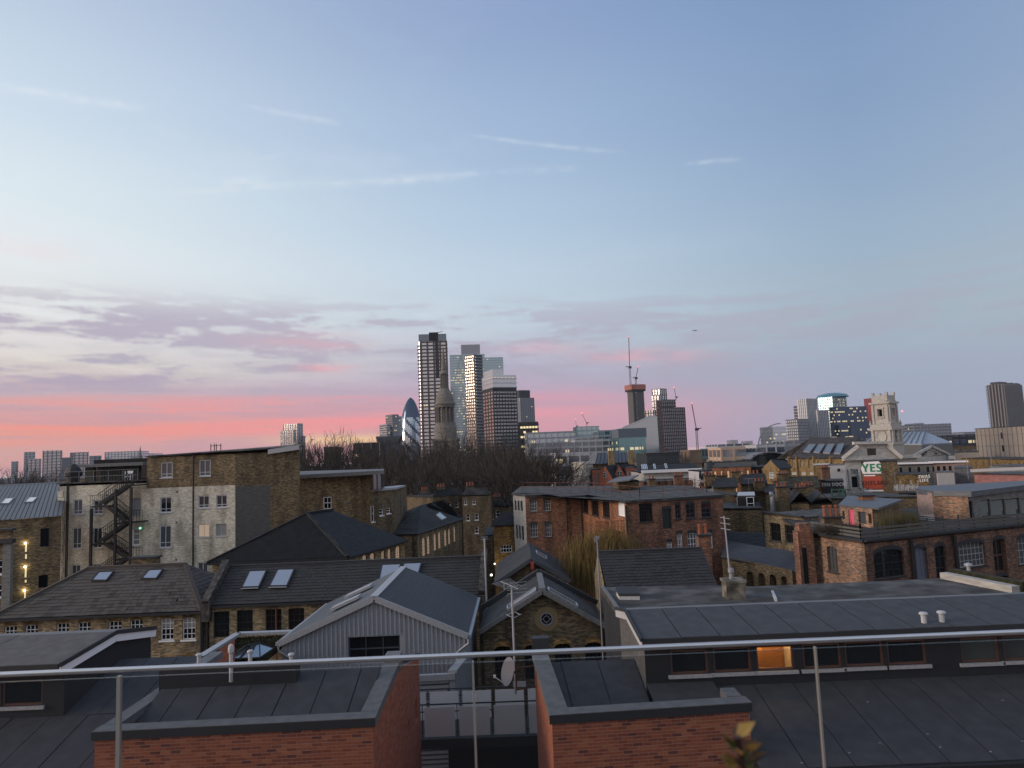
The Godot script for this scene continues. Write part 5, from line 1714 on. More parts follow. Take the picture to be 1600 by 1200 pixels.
func left_edge():
	# N1: brown brick block with a seamed metal roof
	var t := thing("metal_roofed_block", "brown brick block with lit slit windows under a seamed metal roof", "building", Vector3(-45.32, 0, -63.87))
	wall(t, Vector3(-40.55, 13.39, -57.74), Vector3(-38.09, 13.39, -60), 0, "brown_brick_deep", [[1.889, 10.99, 0.626, 1.507, "black"], [1.834, 7.704, 0.666, 1.027, "black"], [0.835, 10.68, 0.217, 0.767, "slit"], [0.852, 10.12, 0.217, 0.459, "slit"], [0.859, 8.644, 0.216, 0.914, "slit"], [0.876, 8.239, 0.216, 0.304, "slit"], [0.863, 6.58, 0.194, 1.111, "slit"]])
	wall(t, Vector3(-43.52, 13.39, -55), Vector3(-40.55, 13.39, -57.74), 0, "brown_brick_deep")
	sheets(t, Vector3(-44.52, 13.44, -54.6), Vector3(-37.79, 13.44, -59.6), Vector3(-47.64, 15.96, -76), Vector3(-54.37, 15.96, -71), even(26), "metal_roof", 0.06)
	for q in [[Vector3(-45.45, 14.41, -63.11), Vector3(-44.86, 14.38, -63.31), Vector3(-46.23, 14.78, -65.89), Vector3(-46.69, 14.77, -65.38)], [Vector3(-44.11, 14.4, -64.2), Vector3(-43.59, 14.38, -64.54), Vector3(-44.74, 14.74, -66.93), Vector3(-45.27, 14.75, -66.57)]]:
		skylight(t, q, "dish_grey", "skylight_grey", .14)
	cap(t, "ridge_capping", Vector3(-54.37, 15.96, -71), Vector3(-47.64, 15.96, -76), .25, "metal_trim")
	for k in 3:
		lamp_on([Vector3(-39.86, 11.44, -58.27), Vector3(-39.84, 9.559, -58.28), Vector3(-39.84, 7.688, -58.28)][k], 0.1, "lamp_glow", "slit_window_lamp", ["topmost lamp over the brown block's lit slit windows", "middle lamp over the brown block's lit slit windows", "lowest lamp over the brown block's lit slit windows"][k])
	t = thing("rendered_house", "house with stone-trimmed sash windows cut off by the frame's left edge", "house", Vector3(-38.34, 0, -56))
	wall(t, Vector3(-40.22, 13.01, -52), Vector3(-36.46, 13.01, -52), 0, "brown_brick_deep", [[2.494, 9.905, 0.646, 0.995, "plain_white"], [2.548, 8.288, 0.552, 0.899, "plain_white"]])
	wall(t, Vector3(-36.46, 13.01, -52), Vector3(-36.76, 13.01, -52.5), 0, "grey_render")
	var g := MB.new()
	g.obox(Vector3(-37.06, 0, -52), Vector3(.6, 0, 0), Vector3(0, 12.21, 0), Vector3(0, 0, .2))
	part(t, "pilaster", g, mats["grey_render"])
	g = MB.new()
	g.obox(Vector3(-40.22, 12.11, -52), Vector3(3.952, 0, 0), Vector3(0, .3, 0), Vector3(0, 0, .4))
	g.obox(Vector3(-40.22, 13.01, -52), Vector3(3.952, 0, 0), Vector3(0, .15, 0), Vector3(0, 0, .4))
	part(t, "cornice", g, mats["coping_dark"])

func behind_left():
	# N3
	var t := thing("stock_brick_block", "sooty stock-brick block with one white window and a thin overhanging metal roof", "building", Vector3(-18.76, 0, -77))
	wall(t, Vector3(-21.89, 15.83, -72), Vector3(-15.63, 15.83, -72), 0, "yellow_brick", [[2.477, 12.3, 0.835, 1.207, "plain_white_big"], [4.725, 12.66, 0.45, 0.254, "hole"]])
	wall(t, Vector3(-15.63, 15.83, -72), Vector3(-13.94, 15.83, -70), 0, "dim_yellow_brick")
	wall(t, Vector3(-14, 14.07, -69.5), Vector3(-12.42, 14.03, -73), 0, "dim_yellow_brick", [[-0.076, 11.06, 0.417, 1.526, "plain_white"], [1.195, 11.54, 0.649, 0.622, "plain_white"], [2.399, 11.62, 0.669, 0.568, "plain_white"]])
	wall(t, Vector3(-12.42, 14.03, -73), Vector3(-12.42, 14.03, -81), 0, "dim_yellow_brick")
	slab(t, "roof", [Vector3(-21.72, 15.82, -71), Vector3(-12.69, 15.97, -69), Vector3(-13.97, 16.04, -76), Vector3(-23.24, 16.14, -76)], 0.35, "coping")
	slab(t, "lower_roof", [Vector3(-14, 14.17, -69.5), Vector3(-12.22, 14.13, -73), Vector3(-12.22, 14.13, -79), Vector3(-14, 14.17, -75.5)], 0.2, "metal_trim")
	var g := MB.new()
	g.obox(Vector3(-13.92, 14.14, -69.4), Vector3(.9, 0, 0), Vector3(0, 1.5, 0), Vector3(0, 0, -1.5))
	part(t, "glass_bay", g, mats["glass_blue"])
	g = MB.new()
	for k in 3:
		g.obox(Vector3(-13.91, 14.14, -69.35) + Vector3(k * .42, 0, 0), Vector3(.07, 0, 0), Vector3(0, 1.55, 0), Vector3(0, 0, .06))
	part(t, "bay_frame", g, mats["iron"])
	# N6 terraces beyond the yard
	var rows := [
		[Vector3(-12.63, 11.13, -108), Vector3(-8.492, 10.93, -112), "mansard terrace with two white dormer windows behind the lit workshop", [[3.022, 9.252, 0.502, 0.872, "plain_white"], [4.413, 9.236, 0.575, 0.88, "plain_white"]]],
		[Vector3(-7.885, 11.36, -104), Vector3(-3.794, 11.48, -104), "brick mansard terrace with stacked white windows and rear drainpipes", [[0.293, 10.06, 0.371, 0.687, "plain_white"], [1.5, 10.06, 0.417, 0.687, "plain_white"], [0.545, 7.762, 0.462, 0.912, "plain_white"], [1.75, 7.804, 0.509, 0.912, "plain_white"], [1.684, 5.894, 0.508, 0.909, "plain_white"]]],
		[Vector3(-4.059, 9.074, -112), Vector3(-0.653, 9.333, -112), "small rear house with white windows beside the ochre brick building", [[0.15, 7.094, 0.249, 1.278, "plain_white"], [0.757, 7.457, 0.598, 0.983, "plain_white"]]],
		[Vector3(-20.03, 10, -118), Vector3(-16.55, 10.18, -118), "low slate-roofed terrace house partly hidden by the lit workshop's roof", [[0.51, 9.038, 0.421, 0.52, "plain_white"], [1.775, 9.092, 0.421, 0.52, "plain_white"]]],
		[Vector3(-15.98, 10.51, -114), Vector3(-13.33, 10.6, -114), "narrow terrace house between two mansards beyond the lit workshop", [[0.588, 9.372, 0.406, 0.602, "plain_white"], [1.81, 9.424, 0.406, 0.602, "plain_white"]]]]
	for r in rows:
		var h := thing("terrace_house", r[2], "house", flat((r[0] + r[1]) * 0.5) + Vector3(0, 0, -4), "rear terraces beyond the yard")
		block(h, r[0], Vector3(r[1].x, r[0].y, r[1].z), 8.0, 0.0, "dim_yellow_brick", r[3], "roof_dark")
		var m := MB.new()
		var y0: float = r[0].y
		var p0: Vector3 = flat(r[0], y0)
		var p1: Vector3 = flat(r[1], y0)
		m.quad(p0, p1, p1 + Vector3(-.5, 1.0, -1.2), p0 + Vector3(.5, 1.0, -1.2))
		part(h, "mansard", m, mats["roof_mid"])
		chimney(h, p0 + Vector3(1.0, -.2, -3), 1.2, .6, 1.4, "brown_brick", 3)
	# N11 ochre brick
	t = thing("ochre_brick_building", "narrow ochre brick building at the end of the alley with a barred window", "building", Vector3(-1.41, 0, -82))
	wall(t, Vector3(-2.626, 9.471, -78), Vector3(-0.194, 9.471, -78), 0, "gold_brick", [[0.668, 6.507, 1.243, 0.814, "plain_white_wide"], [0.355, 3.757, 0.757, 0.808, "dark"]])
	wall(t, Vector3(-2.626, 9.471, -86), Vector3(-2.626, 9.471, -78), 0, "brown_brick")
	slab(t, "roof", [Vector3(-2.926, 9.471, -77.7), Vector3(0.106, 9.471, -77.7), Vector3(-0.794, 10.67, -81), Vector3(-1.726, 10.67, -81)], .1, "roof_dark")
	lamp_on(Vector3(-2.729, 5.518, -70), 0.12, "lamp_glow", "alley_lamp", "glowing round lamp in the dark alley")
	lamp_on(Vector3(-2.605, 5.521, -77), 0.09, "lamp_glow", "wall_lamp", "small lit lamp on the ochre building's corner")
	lamp_on(Vector3(-1.464, 5.266, -77.5), 0.06, "lit_window", "wall_lamp", "tiny amber lamp on the ochre building's front")
	# alley wall with pole
	t = thing("alley_building", "dark brick building lining the alley beside the long slate roof", "building", Vector3(-3.378, 0, -80))
	block(t, Vector3(-4.063, 7.706, -84), Vector3(-2.941, 7.808, -84), 10, 0, "brown_dark", [], "roof_dark")
	t = thing("lamp_pole", "thin pale pole rising beside the slate roof's end parapet", "pole", Vector3(-1.91, 0, -41))
	pipe(t, Vector3(-1.91, 0, -41), Vector3(-1.916, 12.32, -41), .05, "metal_trim", "pole")
	for k in 2:
		pipe(t, Vector3(-1.917, 12.28, -41) + Vector3(-.2, k * .12, 0), Vector3(-1.917, 12.28, -41) + Vector3(.2, k * .12, 0), .015, "metal_trim", "cross_bar")

func red_building():
	var t := thing("red_brick_factory", "flat-roofed red brick factory with a white painted end wall and dark window surrounds", "building", Vector3(9.068, 0, -67.25))
	wall(t, Vector3(-0.366, 12.77, -75.8), Vector3(0.859, 12.77, -71.5), 0, "white_render", [[0.443, 11.19, 0.737, 1.033, "dark"], [1.562, 11.23, 0.763, 1.018, "dark"], [2.673, 11.27, 0.764, 1.003, "dark"], [0.484, 8.296, 0.782, 1.429, "dark"], [1.593, 8.342, 0.76, 1.408, "dark"], [2.668, 8.36, 0.83, 1.42, "dark"], [2.5, 6.481, 1.014, 1.032, "dark"]], "end_wall")
	wall(t, Vector3(0.859, 12.77, -71.5), Vector3(6.403, 12.77, -70.5), 0, "old_red_brick", [[0.376, 11.31, 0.771, 1.067, "sash_red"], [1.79, 11.31, 0.734, 1.064, "sash_red"], [0.336, 8.78, 0.788, 1.279, "sash_red"], [1.809, 8.785, 0.668, 1.305, "sash_red"]])
	wall(t, Vector3(6.403, 12.77, -70.5), Vector3(8.803, 12.77, -58), 0, "warm_red_brick", [[0.177, 11.11, 1.86, 1.421, "dark_big"], [3.162, 11.1, 2.1, 1.506, "dark_big"], [6.567, 11.18, 1.899, 1.488, "dark_big"], [10.66, 11.6, 1.67, 1.132, "white_panel"]])
	wall(t, Vector3(8.803, 12.77, -58), Vector3(17.33, 12.77, -60.5), 0, "old_red_brick", [[1.138, 11.13, 1.171, 1.484, "dark_big"], [3.168, 10.45, 0.842, 1.597, "green_door"], [4.372, 11.18, 0.528, 1.167, "green"], [5.376, 11.16, 0.831, 1.174, "green"], [6.809, 11.14, 0.903, 1.156, "green"], [4.407, 8.667, 0.497, 1.337, "white_arch"], [5.376, 8.581, 0.857, 1.396, "white_arch"], [7.103, 8.566, 0.6, 1.354, "white_arch"], [3.422, 8.636, 0.521, 0.767, "white_arch"]])
	wall(t, Vector3(17.33, 12.77, -60.5), Vector3(18.33, 12.77, -76.5), 0, "old_red_brick")
	slab(t, "roof", [Vector3(-0.516, 12.92, -75.8), Vector3(0.859, 12.92, -71.35), Vector3(6.403, 12.92, -70.35), Vector3(8.703, 12.92, -57.8), Vector3(17.53, 12.92, -60.4), Vector3(18.83, 12.92, -77.5), Vector3(0.634, 12.92, -91.8)], .15, "stained_roof")
	for s in [[Vector3(0.859, 12.77, -71.5), Vector3(6.403, 12.77, -70.5)], [Vector3(6.403, 12.77, -70.5), Vector3(8.803, 12.77, -58)], [Vector3(8.803, 12.77, -58), Vector3(17.33, 12.77, -60.5)]]:
		coping_run(t, [s[0] + Vector3(0, -.05, .08), s[1] + Vector3(0, -.05, .08)], .16, .22, "coping_dark", "roof_edge")
	for p in [Vector3(4.873, 11.82, -70.78), Vector3(6.299, 11.78, -70.52)]:
		pipe(t, flat(p, 12.47) + Vector3(0, 0, .14), flat(p) + Vector3(0, 0, .14), .07)
	pipe(t, Vector3(8.753, 12.57, -57.88), Vector3(8.753, 0, -57.88), .07)
	chimney(t, Vector3(12.93, 4.925, -50.5), .85, .7, 5.9, "old_red_brick", 2, "terracotta", .7)
	# roof rails
	var rl := thing("roof_railing", "thin rust-brown guard rail along the red factory's flat roof", "railing", Vector3(8.803, 12.77, -58))
	rail_run(rl, [Vector3(0.634, 12.92, -78.8), Vector3(7.403, 12.92, -73), Vector3(10.3, 12.92, -60), Vector3(16.83, 12.92, -63.5), Vector3(17.83, 12.92, -74.5)], 0.95, 2.2, "rust", 2, .04)
	rl = thing("balcony", "rusty iron balcony on the red factory's inner corner", "balcony", Vector3(8.007, 10.03, -62))
	var bp := [Vector3(6.961, 9.857, -64), Vector3(7.533, 10.21, -60), Vector3(8.71, 10.37, -58.6)]
	rail_run(rl, bp, 0.95, .35, "rust", 2, .035)
	var g := MB.new()
	g.quad(bp[0], bp[1], bp[2], bp[2] + Vector3(-.5, 0, -3))
	part(rl, "deck", g, mats["rust"])
	# hut on the far roof
	var h := thing("roof_hut", "dark brick stair hut with a lean-to slate roof on the factory's roof", "hut", Vector3(10.63, 13, -71))
	block(h, Vector3(10.56, 13.85, -74), Vector3(12.7, 13.85, -74), 4, 13, "brown_dark", [], "roof_dark")
	slab(h, "lean_to", [Vector3(9.241, 13.81, -73), Vector3(11.44, 14.02, -72), Vector3(12.89, 14.39, -75), Vector3(10.6, 14.11, -76)], .12, "coping")

func willow():
	# golden weeping willow behind the gables
	var c := Vector3(6.258, 0, -53)
	var t := thing("weeping_willow", "golden bare weeping willow in front of the red factory", "tree", c)
	rng.seed = 9
	var tr := MB.new()
	tr.tube([c, c + Vector3(.2, 4, 0), c + Vector3(0, 7.5, .2)], [.35, .28, .18], 8)
	var tips := []
	for i in 26:
		var an := rng.randf() * TAU
		var rr := rng.randf_range(.4, 2.7)
		var hub := c + Vector3(cos(an) * rr, 0, sin(an) * rr * .8)
		var hgt := 10.5 - rr * rr * 0.13 + rng.randf_range(-.7, .5)
		var mid := c + Vector3(0, 6.5, 0)
		tr.tube([mid, mid.lerp(flat(hub, hgt), .5) + Vector3(0, .7, 0), flat(hub, hgt)], [.12, .07, .03], 5, false)
		tips.append(flat(hub, hgt))
	part(t, "trunk", tr, mats["branch"])
	var cr := MB.new()
	for i in 5200:
		var tip: Vector3 = tips[rng.randi() % tips.size()]
		var p := tip + Vector3(rng.randfn() * .75, rng.randfn() * .35, rng.randfn() * .75)
		var out := Vector3(rng.randfn() * .35, 0, rng.randfn() * .35)
		var ln := rng.randf_range(1.2, 4.0)
		var k := rng.randf_range(.6, 1.35)
		cr.col = Color(k, k * rng.randf_range(.85, 1.05), k * rng.randf_range(.7, 1.1))
		var w := Vector3(rng.randf_range(-1, 1), 0, rng.randf_range(-1, 1)).normalized() * 0.011
		var q1 := p + out * .6 + Vector3(0, -ln * .3, 0)
		var q2 := p + out + Vector3(rng.randfn() * .06, -ln, rng.randfn() * .06)
		cr.quad(p - w, p + w, q1 + w, q1 - w)
		cr.quad(q1 - w, q1 + w, q2 + w * .4, q2 - w * .4)
	part(t, "crown", cr, mats["willow_twig"])

func right_roofs():
	# N15 flat concrete roof behind the felt wing
	var t := thing("flat_roofed_building", "flat stained concrete roof with a hatch, a stubby chimney and slate-hung side", "building", Vector3(10.64, 0, -25.97))
	slab(t, "roof", [Vector3(3.363, 11.55, -22.6), Vector3(14.5, 11.55, -22.6), Vector3(17.15, 11.55, -25.42), Vector3(16.48, 11.55, -28.27), Vector3(8.897, 11.55, -28.17), Vector3(7.803, 11.55, -28.68), Vector3(3.313, 11.55, -29.25)], .3, "stained_roof")
	wall(t, Vector3(3.313, 11.25, -29.25), Vector3(3.363, 11.25, -22.6), 0, "dark_cladding", [], "slate_hung_wall")
	wall(t, Vector3(14.5, 11.25, -22.6),Vector3(17.15, 11.25, -25.42), 0, "grey_render", [], "side_wall")
	coping_run(t, [Vector3(16.48, 11.5, -28.27), Vector3(17.15, 11.5, -25.22)], .35, .28, "white_render", "parapet")
	coping_run(t, [Vector3(16.83, 11.5, -28.27), Vector3(17.5, 11.5, -25.22)], .3, .4, "moss", "verge")
	coping_run(t, [Vector3(3.313, 11.55, -29.25),Vector3(3.363, 11.55, -22.6)], .12, .06, "coping", "roof_edge")
	var g := MB.new()
	g.obox(Vector3(3.615, 11.55, -26.66), Vector3(0.725, 0, 0.143), Vector3(0, .14, 0), Vector3(0, 0, -.75))
	var hs := part(t, "roof_hatch", g, mats["dull_white"])
	g = MB.new()
	g.obox(Vector3(3.595, 11.69, -26.64), Vector3(0.765, 0, 0.143), Vector3(0, .09, 0), Vector3(0, .12, -.8))
	part(hs, "lid", g, mats["coping_dark"])
	# chimney stack on it
	var cs := Vector3(7.703, 11.55, -26.08)
	var ch := thing("stone_chimney", "stubby weathered stone chimney with a cowl and aerial pole on the flat roof", "chimney", cs)
	g = MB.new()
	g.obox(cs + Vector3(-.34, 0, .1), Vector3(.68, 0, 0), Vector3(0, .62, 0), Vector3(0, 0, -.6))
	part(ch, "stack", g, mats["chimney_stone"])
	g = MB.new()
	g.obox(cs + Vector3(-.38, .56, .14), Vector3(.76, 0, 0), Vector3(0, .1, 0), Vector3(0, 0, -.68))
	part(ch, "cap", g, mats["chimney_stone"])
	g = MB.new()
	g.lathe(cs + Vector3(-.05, .66, -.2), [Vector2(.09, 0), Vector2(.08, .2), Vector2(.12, .24), Vector2(.1, .36), Vector2(0, .42)], 10)
	part(ch, "pot", g, mats["dish_grey"])
	g = MB.new()
	g.tube([cs + Vector3(-.05, .6, -.35), cs + Vector3(-.12, 2.9, -.35)], [.03, .025], 6)
	for k in 3:
		g.bar(cs + Vector3(-.25, 2.45 + k * .2, -.45), cs + Vector3(.05, 2.4 + k * .2, -.25), .02, .02)
	part(ch, "aerial_pole", g, mats["metal_trim"])
	g = MB.new()
	g.bar(Vector3(9.358, 11.55, -27.04), Vector3(8.788, 11.65, -25.1), .09, .09)
	var pp := thing("white_pipe", "short white pipe lying across the flat stained roof", "pipe", Vector3(9.024, 11.55, -25.93))
	part(pp, "pipe", g, mats["dull_white"])
	# pole at the corner
	t = thing("aerial_pole", "tall grey pole beside the slate-hung wall with a small aerial on top", "pole", Vector3(3.034, 0, -27.8))
	pipe(t, Vector3(3.034, 0, -27.8), Vector3(3.034, 13.75, -27.8), .03, "dish_grey", "pole")
	g = MB.new()
	for k in 5:
		g.bar(Vector3(3.034, 13.7, -27.8) + Vector3(-.13, -k * .04, .05 * k), Vector3(3.034, 13.75, -27.8) + Vector3(.1, -k * .03, -.05 * k), .012, .012)
	part(t, "aerial", g, mats["metal_trim"])
	# N14 slate gable roof
	t = thing("slate_gable_house", "house with a dark weathered slate slope and brick gable behind the flat roof", "house", Vector3(7.395, 0, -41))
	rng.seed = 110
	slates(t, Vector3(4.516, 9.812, -37.8), Vector3(10.27, 9.812, -37.8), Vector3(10.22, 11.41, -40.4), Vector3(4.416, 11.41, -40.4), .28, .22, "slate", .3, .12)
	slates(t, Vector3(10.27, 9.812, -42.8), Vector3(4.516, 9.812, -42.8), Vector3(4.416, 11.41, -40.4), Vector3(10.22, 11.41, -40.4), .5, .4, "slate", .3)
	wall(t, Vector3(4.516, 9.812, -38), Vector3(10.27, 9.812, -38), 0, "dim_yellow_brick")
	wall(t, Vector3(4.416, 9.812, -42.8), Vector3(4.416, 9.812, -38), 0, "yellow_brick", [], "gable_wall", Vector3(4.416, 11.41, -40.4))
	wall(t, Vector3(10.27, 9.812, -38), Vector3(10.27, 9.812, -42.8), 0, "yellow_brick", [], "gable_wall", Vector3(10.22, 11.41, -40.4))
	cap(t, "ridge_tiles", Vector3(4.416, 11.41, -40.4), Vector3(10.22, 11.41, -40.4), .2, "coping_dark")
	# N18 blue slate roofs
	t = thing("blue_slate_shed", "low shed with a blue-grey slate roof and dark arched openings", "shed", Vector3(17.5, 0, -57))
	wall(t, Vector3(16.25, 8.315, -58), Vector3(18.75, 8.315, -50), 0, "dim_yellow_brick", [[3.11, 6.279, 0.879, 1.247, "hole_arch"], [4.529, 6.509, 0.837, 1.122, "hole_arch"], [5.875, 6.63, 0.726, 1.096, "hole_arch"], [7.159, 6.841, 0.692, 0.937, "hole_arch"]])
	rng.seed = 111
	slates(t, Vector3(16.05, 8.215, -57.7), Vector3(19.05, 8.215, -49.7), Vector3(20.68, 8.943, -54), Vector3(17.73, 8.943, -62), .3, .24, "blue_slate", .18, .02)
	t = thing("dark_slate_shed", "dark slate lean-to behind the blue-grey roof", "shed", Vector3(19.2, 0, -62))
	slates(t, Vector3(17.76, 7.424, -64), Vector3(20.64, 7.424, -60), Vector3(23.37, 9.069, -64), Vector3(19.03, 9.069, -68), .3, .24, "slate", .2, .02)
	wall(t, Vector3(17.76, 7.424, -64), Vector3(20.64, 7.424, -60), 0, "dim_yellow_brick")
	skylight(t, [Vector3(17.37, 9.335, -62), Vector3(17.6, 9.38, -62), Vector3(17.84, 9.75, -62), Vector3(17.51, 9.709, -62)], "dull_white", "skylight_pale", .08)
	# N19 grey-brown block with two windows
	t = thing("plain_brick_block", "plain dusty brick block with two dark sash windows beside the terraced brick house", "building", Vector3(21.86, 0, -63.5))
	block(t, Vector3(21.19, 11.15, -62), Vector3(22.54, 11.15, -57), 9, 0, "yellow_brick", [[0.765, 8.9, 1.46, 1.498, "dark_pair"], [2.804, 8.947, 1.205, 1.452, "dark_pair"]], "stained_roof")
	coping_run(t, [Vector3(21.19, 11.15, -62), Vector3(22.54, 11.15, -57)], .3, .12, "coping_dark")

func brick_house():
	# N17
	var t := thing("terraced_brick_house", "brick house with black-surrounded arched windows, blue door and a fenced roof terrace", "building", Vector3(21.01, 0, -50))
	wall(t, Vector3(19.68, 10.91, -49.1), Vector3(21.01, 10.91, -44), 0, "tawny_brick", [[1.8, 8.631, 0.984, 1.61, "grid_small"]])
	wall(t, Vector3(21.01, 10.91, -44), Vector3(36.61, 10.91, -49.73), 0, "brown_red_brick", [[0.65, 8.571, 2.445, 1.681, "dark_arch"], [3.913, 8.207, 1.125, 1.947, "blue_door"], [5.696, 8.043, 0.989, 2.09, "dark_door"], [7.703, 8.589, 2.462, 1.532, "grid_arch"], [10.92, 7.948, 1.188, 2.216, "brown_door_arch"], [13.19, 8.303, 2.605, 1.804, "grid_arch"], [10.82, 6.747, 1.301, 1.016, "dark_arch"]])
	wall(t, Vector3(22.68, 10.91, -58.1), Vector3(19.68, 10.91, -49.1), 0, "tawny_brick")
	slab(t, "terrace_deck", [Vector3(19.68, 10.91, -49.1), Vector3(21.01, 10.91, -44), Vector3(36.61, 10.91, -49.73), Vector3(36.61, 10.91, -63.73), Vector3(22.68, 10.91, -63.1)], .2, "roof_mid")
	for s in [[Vector3(19.68, 10.91, -49.1), Vector3(21.01, 10.91, -44)], [Vector3(21.01, 10.91, -44), Vector3(36.61, 10.91, -49.73)]]:
		coping_run(t, [s[0] + Vector3(0, -.05, .05), s[1] + Vector3(0, -.05, .05)], .3, .14, "coping_dark")
	for p in [Vector3(24.49, 9.677, -45.28), Vector3(27.96, 9.764, -46.55)]:
		pipe(t, flat(p, 10.71) + Vector3(0, 0, .2), flat(p) + Vector3(0, 0, .2), .12)
	var g := MB.new()
	g.obox(Vector3(18.47, 0, -48.6), Vector3(1.0, 0, 0), Vector3(0, 11.17, 0), Vector3(0, 0, .9))
	g.obox(Vector3(18.67, 11.17, -48.6), Vector3(.75, 0, 0), Vector3(0, .5, 0), Vector3(0, 0, .7))
	part(t, "chimney_breast", g, mats["old_red_brick"])
	g = MB.new()
	g.obox(Vector3(18.65, 7.825, -47.69), Vector3(.3, 0, 0), Vector3(0, 2.3, 0), Vector3(0, 0, .02))
	part(t, "slot_window", g, mats["glass"])
	g = MB.new()
	g.quad(Vector3(18.43, 8.203, -49), Vector3(18.25, 8.792, -48), Vector3(18.76, 8.616, -49), Vector3(19.06, 10.18, -50))
	# timber fence along the terrace
	var f := thing("terrace_fence", "weathered horizontal-slat timber fence round the brick house's terrace", "fence", Vector3(21.01, 10.91, -44))
	for s in [[Vector3(19.98, 11.01, -49.3), Vector3(21.01, 11.01, -44.25)], [Vector3(21.01, 11.01, -44.25), Vector3(36.61, 11.01, -49.98)]]:
		var a: Vector3 = s[0]
		var b: Vector3 = s[1]
		for l in 3:
			var sl := MB.new()
			sl.bar(a + Vector3(0, .13 + l * .22, 0), b + Vector3(0, .13 + l * .22, 0), .04, .13)
			part(f, "slat", sl, mats["weathered_wood"])
		var k := int((b - a).length() / 1.3)
		for i in k + 1:
			var ps := MB.new()
			ps.box(a.lerp(b, float(i) / k) + Vector3(0, .45, -.06), Vector3(.08, .95, .08))
			part(f, "post", ps, mats["coping_dark"])
	rng.seed = 41
	# dried grasses on the terrace
	for q in [[Vector3(24.92, 11.14, -47), 2.6, 1.35, "tall dried grasses in a planter on the brick house's terrace", 900, "grass_brown"], [Vector3(20.61, 11.2, -46.5), 3.0, .7, "low tangled dry shrubs along the terrace fence", 800, "twig"], [Vector3(25.78, 11.13, -47.5), .9, 1.2, "olive shrub among the terrace grasses", 500, "shrub_leaf"]]:
		var pl := thing("terrace_plant", q[3], "plant", q[0])
		var st := MB.new()
		for i in q[4]:
			var p: Vector3 = q[0] + Vector3(rng.randf_range(-q[1], q[1]) * .5, 0, rng.randf_range(-.8, .3))
			var tip := p + Vector3(rng.randfn() * .22, q[2] * rng.randf_range(.4, 1.0), rng.randfn() * .22)
			var w := Vector3(rng.randf_range(-1, 1), 0, rng.randf_range(-1, 1)).normalized() * .014
			st.tri(p - w, p + w, tip)
		part(pl, "stems", st, mats[q[5]])
	# rooftop rooms
	var r := thing("pink_door_hut", "rooftop brick room with a pink door under a grey flat roof", "hut", Vector3(24.41, 11, -52))
	wall(r, Vector3(24.18, 12.23, -54), Vector3(24.63, 12.23, -50), 9, "tawny_brick", [[1.116, 10.85, 0.651, 1.166, "pink_door"], [2.288, 11.15, 0.929, 0.819, "plate"], [3.509, 11.24, 0.373, 0.67, "hole"], [0.308, 11.23, 0.296, 0.618, "hole"]])
	wall(r, Vector3(24.63, 12.23, -50), Vector3(29.42, 12.23, -55), 9, "brown_brick")
	slab(r, "roof", [Vector3(23.98, 12.33, -53.7), Vector3(24.93, 12.33, -49.7), Vector3(30.06, 12.33, -56), Vector3(28.53, 12.33, -62)], .14, "roof_zinc")
	chimney(r, Vector3(27.69, 11.64, -57), .95, .7, .95, "warm_red_brick", 0)
	var cs := thing("chimney_stack", "brick chimney stack with three red clay pots above the terrace", "chimney", Vector3(20.82, 10.61, -48))
	chimney(cs, Vector3(20.86, 10.61, -48), 1.15, .6, 1.35, "brown_brick", 3, "terracotta", .72)
	# right penthouse
	r = thing("rendered_penthouse", "rooftop house of pinkish render, patched brick and a long dark glazed front", "penthouse", Vector3(32.49, 10, -54))
	wall(r, Vector3(32.28, 12.81, -58), Vector3(31.76, 12.81, -55), 8, "pinkish_render")
	wall(r, Vector3(31.76, 12.81, -55), Vector3(33.22, 12.81, -53), 8, "tawny_brick")
	wall(r, Vector3(33.22, 12.56, -53), Vector3(44.46, 12.56, -60), 8, "grey_render", [[0.072, 10.91, 0.547, 1.333, "black"], [1.762, 10.93, 1.427, 1.268, "plate_pale"], [3.342, 10.82, 2.123, 1.267, "plate_pale"], [5.63, 10.69, 2.219, 1.319, "plate_pale"], [8.018, 10.54, 2.653, 1.351, "plate_pale"]])
	slab(r, "roof", [Vector3(32.18, 12.96, -57.9), Vector3(31.76, 12.96, -54.75), Vector3(33.32, 12.96, -52.7), Vector3(44.46, 12.96, -59.7), Vector3(46.71, 12.96, -63), Vector3(34.24, 12.96, -61)], .38, "roof_zinc")
	for k in 9:
		var lv := MB.new()
		if k < 6:
			lv.bar(Vector3(30.06, 10.68, -54) + Vector3(0, -.1 - k * -.13, 0), Vector3(30.63, 10.8, -53) + Vector3(0, -.1 - k * -.13, 0), .05, .05)
			part(r, "louvre", lv, mats["dull_white"])
	# vent pipe at right
	t = thing("flue_pipe", "capped steel flue in front of the grid window", "flue", Vector3(26.52, 5.728, -43))
	pipe(t, Vector3(26.52, 5.728, -43), Vector3(26.57, 9.394, -43), .11, "metal_trim", "flue")
	g = MB.new()
	g.lathe(Vector3(26.57, 9.394, -43), [Vector2(.12, -.02), Vector2(.24, 0), Vector2(.22, .1), Vector2(0, .18)], 10)
	part(t, "cap", g, mats["metal_trim"])


# ---- streets further off
func rows(a: Vector3, b: Vector3, y0: float, nx: int, ny: int, fx: float, fy: float, style: String, top_gap := 0.0) -> Array:
	var o := []
	var w := (flat(b) - flat(a)).length() / nx
	var h := (minf(a.y, b.y) - top_gap - y0) / ny
	for j in ny:
		for i in nx:
			o.append([w * (i + (1 - fx) * .5), y0 + h * (j + (1 - fy) * .5), w * fx, h * fy, style])
	return o

